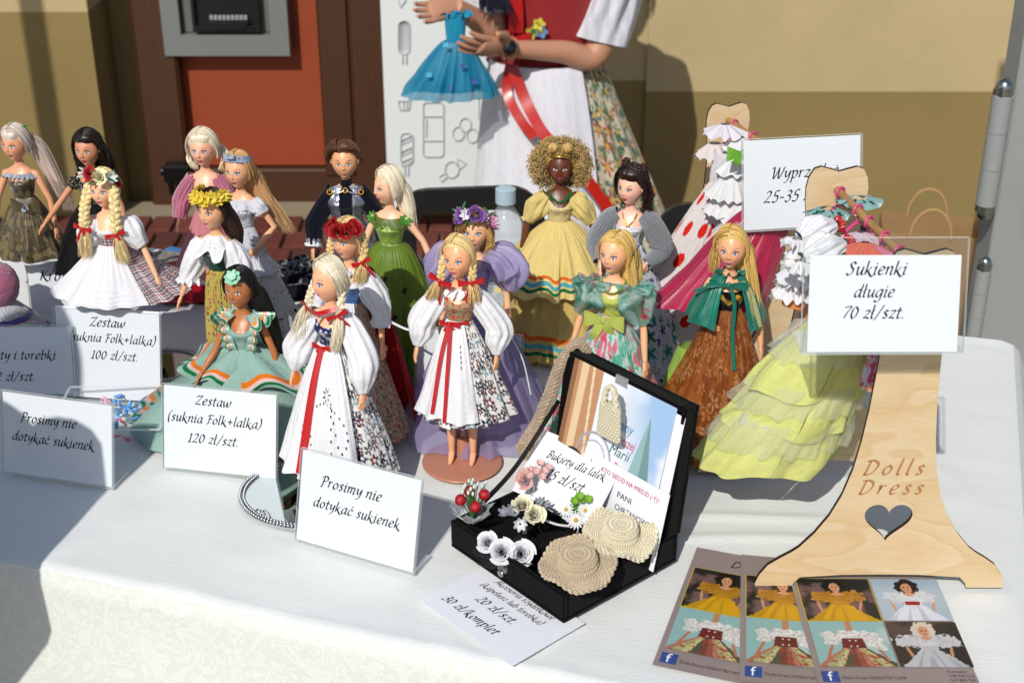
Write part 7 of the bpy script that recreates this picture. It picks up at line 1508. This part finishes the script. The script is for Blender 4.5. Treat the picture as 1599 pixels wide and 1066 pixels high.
g = G(); skirt(g, .835, .14, .130, .235, solid('dcdce4', .05), 9, .12, .7, ry=.80, th=(-1.35, .62), c0=(wx-.0, wy-.012), shift=(.035, -.06), off=.012, nu=220, nv=90, seed=5); part(g, 'white_apron', CLOTH, t)
g = G(); g.tube([(wx+.135*sin(a), wy-.108*cos(a), .825) for a in np.linspace(-1.7, 1.7, 30)], .016, 8, '7c0810', flat=.5); part(g, 'waistband', MT['red_velvet'], t)
g = G(); Yr = wy-.13; ribbon(g, [aty(803, -25, Yr), aty(806, 20, Yr), aty(806, 52, Yr)], .036, 'a80e10'); ribbon(g, [aty(797, 100, Yr-.005), aty(792, 145, Yr-.02), aty(812, 185, Yr-.06), aty(835, 215, Yr-.08)], .024, 'b01408'); ribbon(g, [aty(800, 105, Yr-.01), aty(822, 160, Yr-.035), aty(852, 212, Yr-.09), aty(905, 265, Yr-.11), aty(960, 340, Yr-.12)], .028, 'b01408'); bow(g, aty(800, 60, Yr-.01), .045, 'a80e10', 0, .8); part(g, 'red_ribbon', SATIN, t)
for sd, sh, e in ((1, np.array([wx+.15, wy, 1.23]), eL), (-1, np.array([wx-.14, wy, 1.23]), eR)):
    g = G(); lcf = lambda s, t_, v, th: C('d9dae2')*(1-.16*(np.sin(th*14)*np.sin(v*34) > .1)*(v > .3))[..., None]
    top = e+np.array([-.004*sd, .03, .028]); sleeve(g, [sh, sh*.5+top*.5+np.array([sd*.035, 0, .01]), top+np.array([sd*.012, 0, .0])], [.055, .072, .070], lcf, 9, .10, 120, 60, 2); part(g, 'lace_sleeve', CLOTH, t)
g = G(); locks(g, None, [aty(752, -60, 3.34), aty(770, -10, 3.34), aty(778, 22, 3.34)], '14182e', 60, .004, (.02, .03, .045), 3); part(g, 'dark_tassel', HAIR, t)
g = G(); d = (wL-eL)/np.linalg.norm(wL-eL); q = wL-d*.006; g.tube([q-d*.011, q+d*.011], .027, 24, 'b8866a'); o = part(g, 'watch_strap', mat('watch_strap', .4), t); g = G(); g.tube([q+np.array([0, -.018, .006]), q+np.array([0, -.030, .010])], .0215, 28, 'b07a58'); part(g, 'watch_case', mat('rose_gold', .25, metal=.9), t); g = G(); g.tube([q+np.array([0, -.0302, .010]), q+np.array([0, -.0325, .0108])], .0175, 28, '10141c'); part(g, 'watch_dial', mat('dark_glass', .08, col='0a0d14'), t)
for sx in (-.08, .08): g = G(); g.ball((wx+sx, wy-.06, .045), (.045, .12, .045), '1a1412', 16, 10); part(g, 'shoe', PLAST, t)
dt = thing('blue_doll_dress', 'small turquoise tulle dress held up in the woman\'s hands', 'dress', aty(712, 62, 3.30)); TQ = '1585a8'
g = G(); skirt(g, .0, -.135, .020, .098, solid('1c8db0', .12), 11, .20, .6, ry=.55, nu=260, nv=60, shift=(-.018, 0)); part(g, 'tulle_skirt', SHEER, dt); g = G(); skirt(g, .0, -.118, .020, .082, solid('0f74a0', .1), 8, .13, .6, ry=.5, nu=120, nv=40, shift=(-.018, 0), seed=4); part(g, 'inner_skirt', SATIN, dt)
g = G(); skirt(g, .062, -.002, .026, .020, solid(TQ, .12), 7, .08, 1, ry=.5, nu=90, nv=24); part(g, 'bodice', SATIN, dt)
for sd in (-1, 1): g = G(); ruffle(g, .062, .008, .016, solid(TQ, .1), 7, .4, .1, c0=(sd*.016, 0), nu=60); part(g, 'shoulder_frill', SATIN, dt)
g = G()
for x, z, cc in ((.03, -.05, '4a50a8'), (-.05, -.07, '60b8d8'), (.055, -.085, '4a50a8'), (.0, -.10, '4a50a8'), (-.01, .0, '60b8d8')): h = G(); [place(h, leafg(.008, .0028, cc), (0, 0, 0), (0, 0, 1), 1, a) for a in (.9, -.9, 2.2, -2.2)]; place(g, h, (x-.012, -.045-.2*abs(z)*.4, z), (0, -1, .2))
part(g, 'butterflies', PETAL, dt)

# ---------------- bystander whose shadow falls on the table's left end ----------------
hc_ = atz(118, 715)+np.array([-.10, .21, 0])-np.array(SD)*(.70/sin(SUN_EL)); t = thing('person', 'bystander in dark jacket standing left of the camera, outside the photograph', 'person', (0, 0, 0)); x, y, zt = hc_
g = G(); g.ball((x, y, zt), (.078, .095, .115), SK, 28, 20); loftz(g, [(zt-.62, .15, .11), (zt-.40, .17, .13), (zt-.22, .21, .12), (zt-.16, .17, .09), (zt-.13, .06, .06), (zt-.06, .05, .05)], x-.02, y, '20242c')
for sx in (-.09, .09): g.tube([(x+sx, y, zt-.6), (x+sx, y, .45), (x+sx, y, .05)], [.10, .07, .05], 16, '1c2030')
for sd in (-1, 1): g.tube([(x+sd*.19, y, zt-.20), (x+sd*.23, y, zt-.46), (x+sd*.19, y+.08, zt-.62)], [.055, .045, .035], 14, '20242c')
part(g, 'body', CLOTH, t); g = G(); g.ball((x, y-.015, zt+.02), (.086, .10, .11), '2a1a12', 28, 20); part(g, 'hair', HAIR, t)

t = thing('market_pole', 'grey steel market pole standing left of the view, its shade falling on the wall', 'pole', (-1.97, 2.6, 0)); g = G(); g.tube([(0, 0, .02), (0, 0, 3.1)], .034, 20, '808488'); part(g, 'shaft', mat('steel_pole', .4, metal=.6), t); g = G(); g.tube([(0, 0, 0), (0, 0, .02)], .11, 24, '606468'); part(g, 'foot_plate', MT['steel_pole'], t)
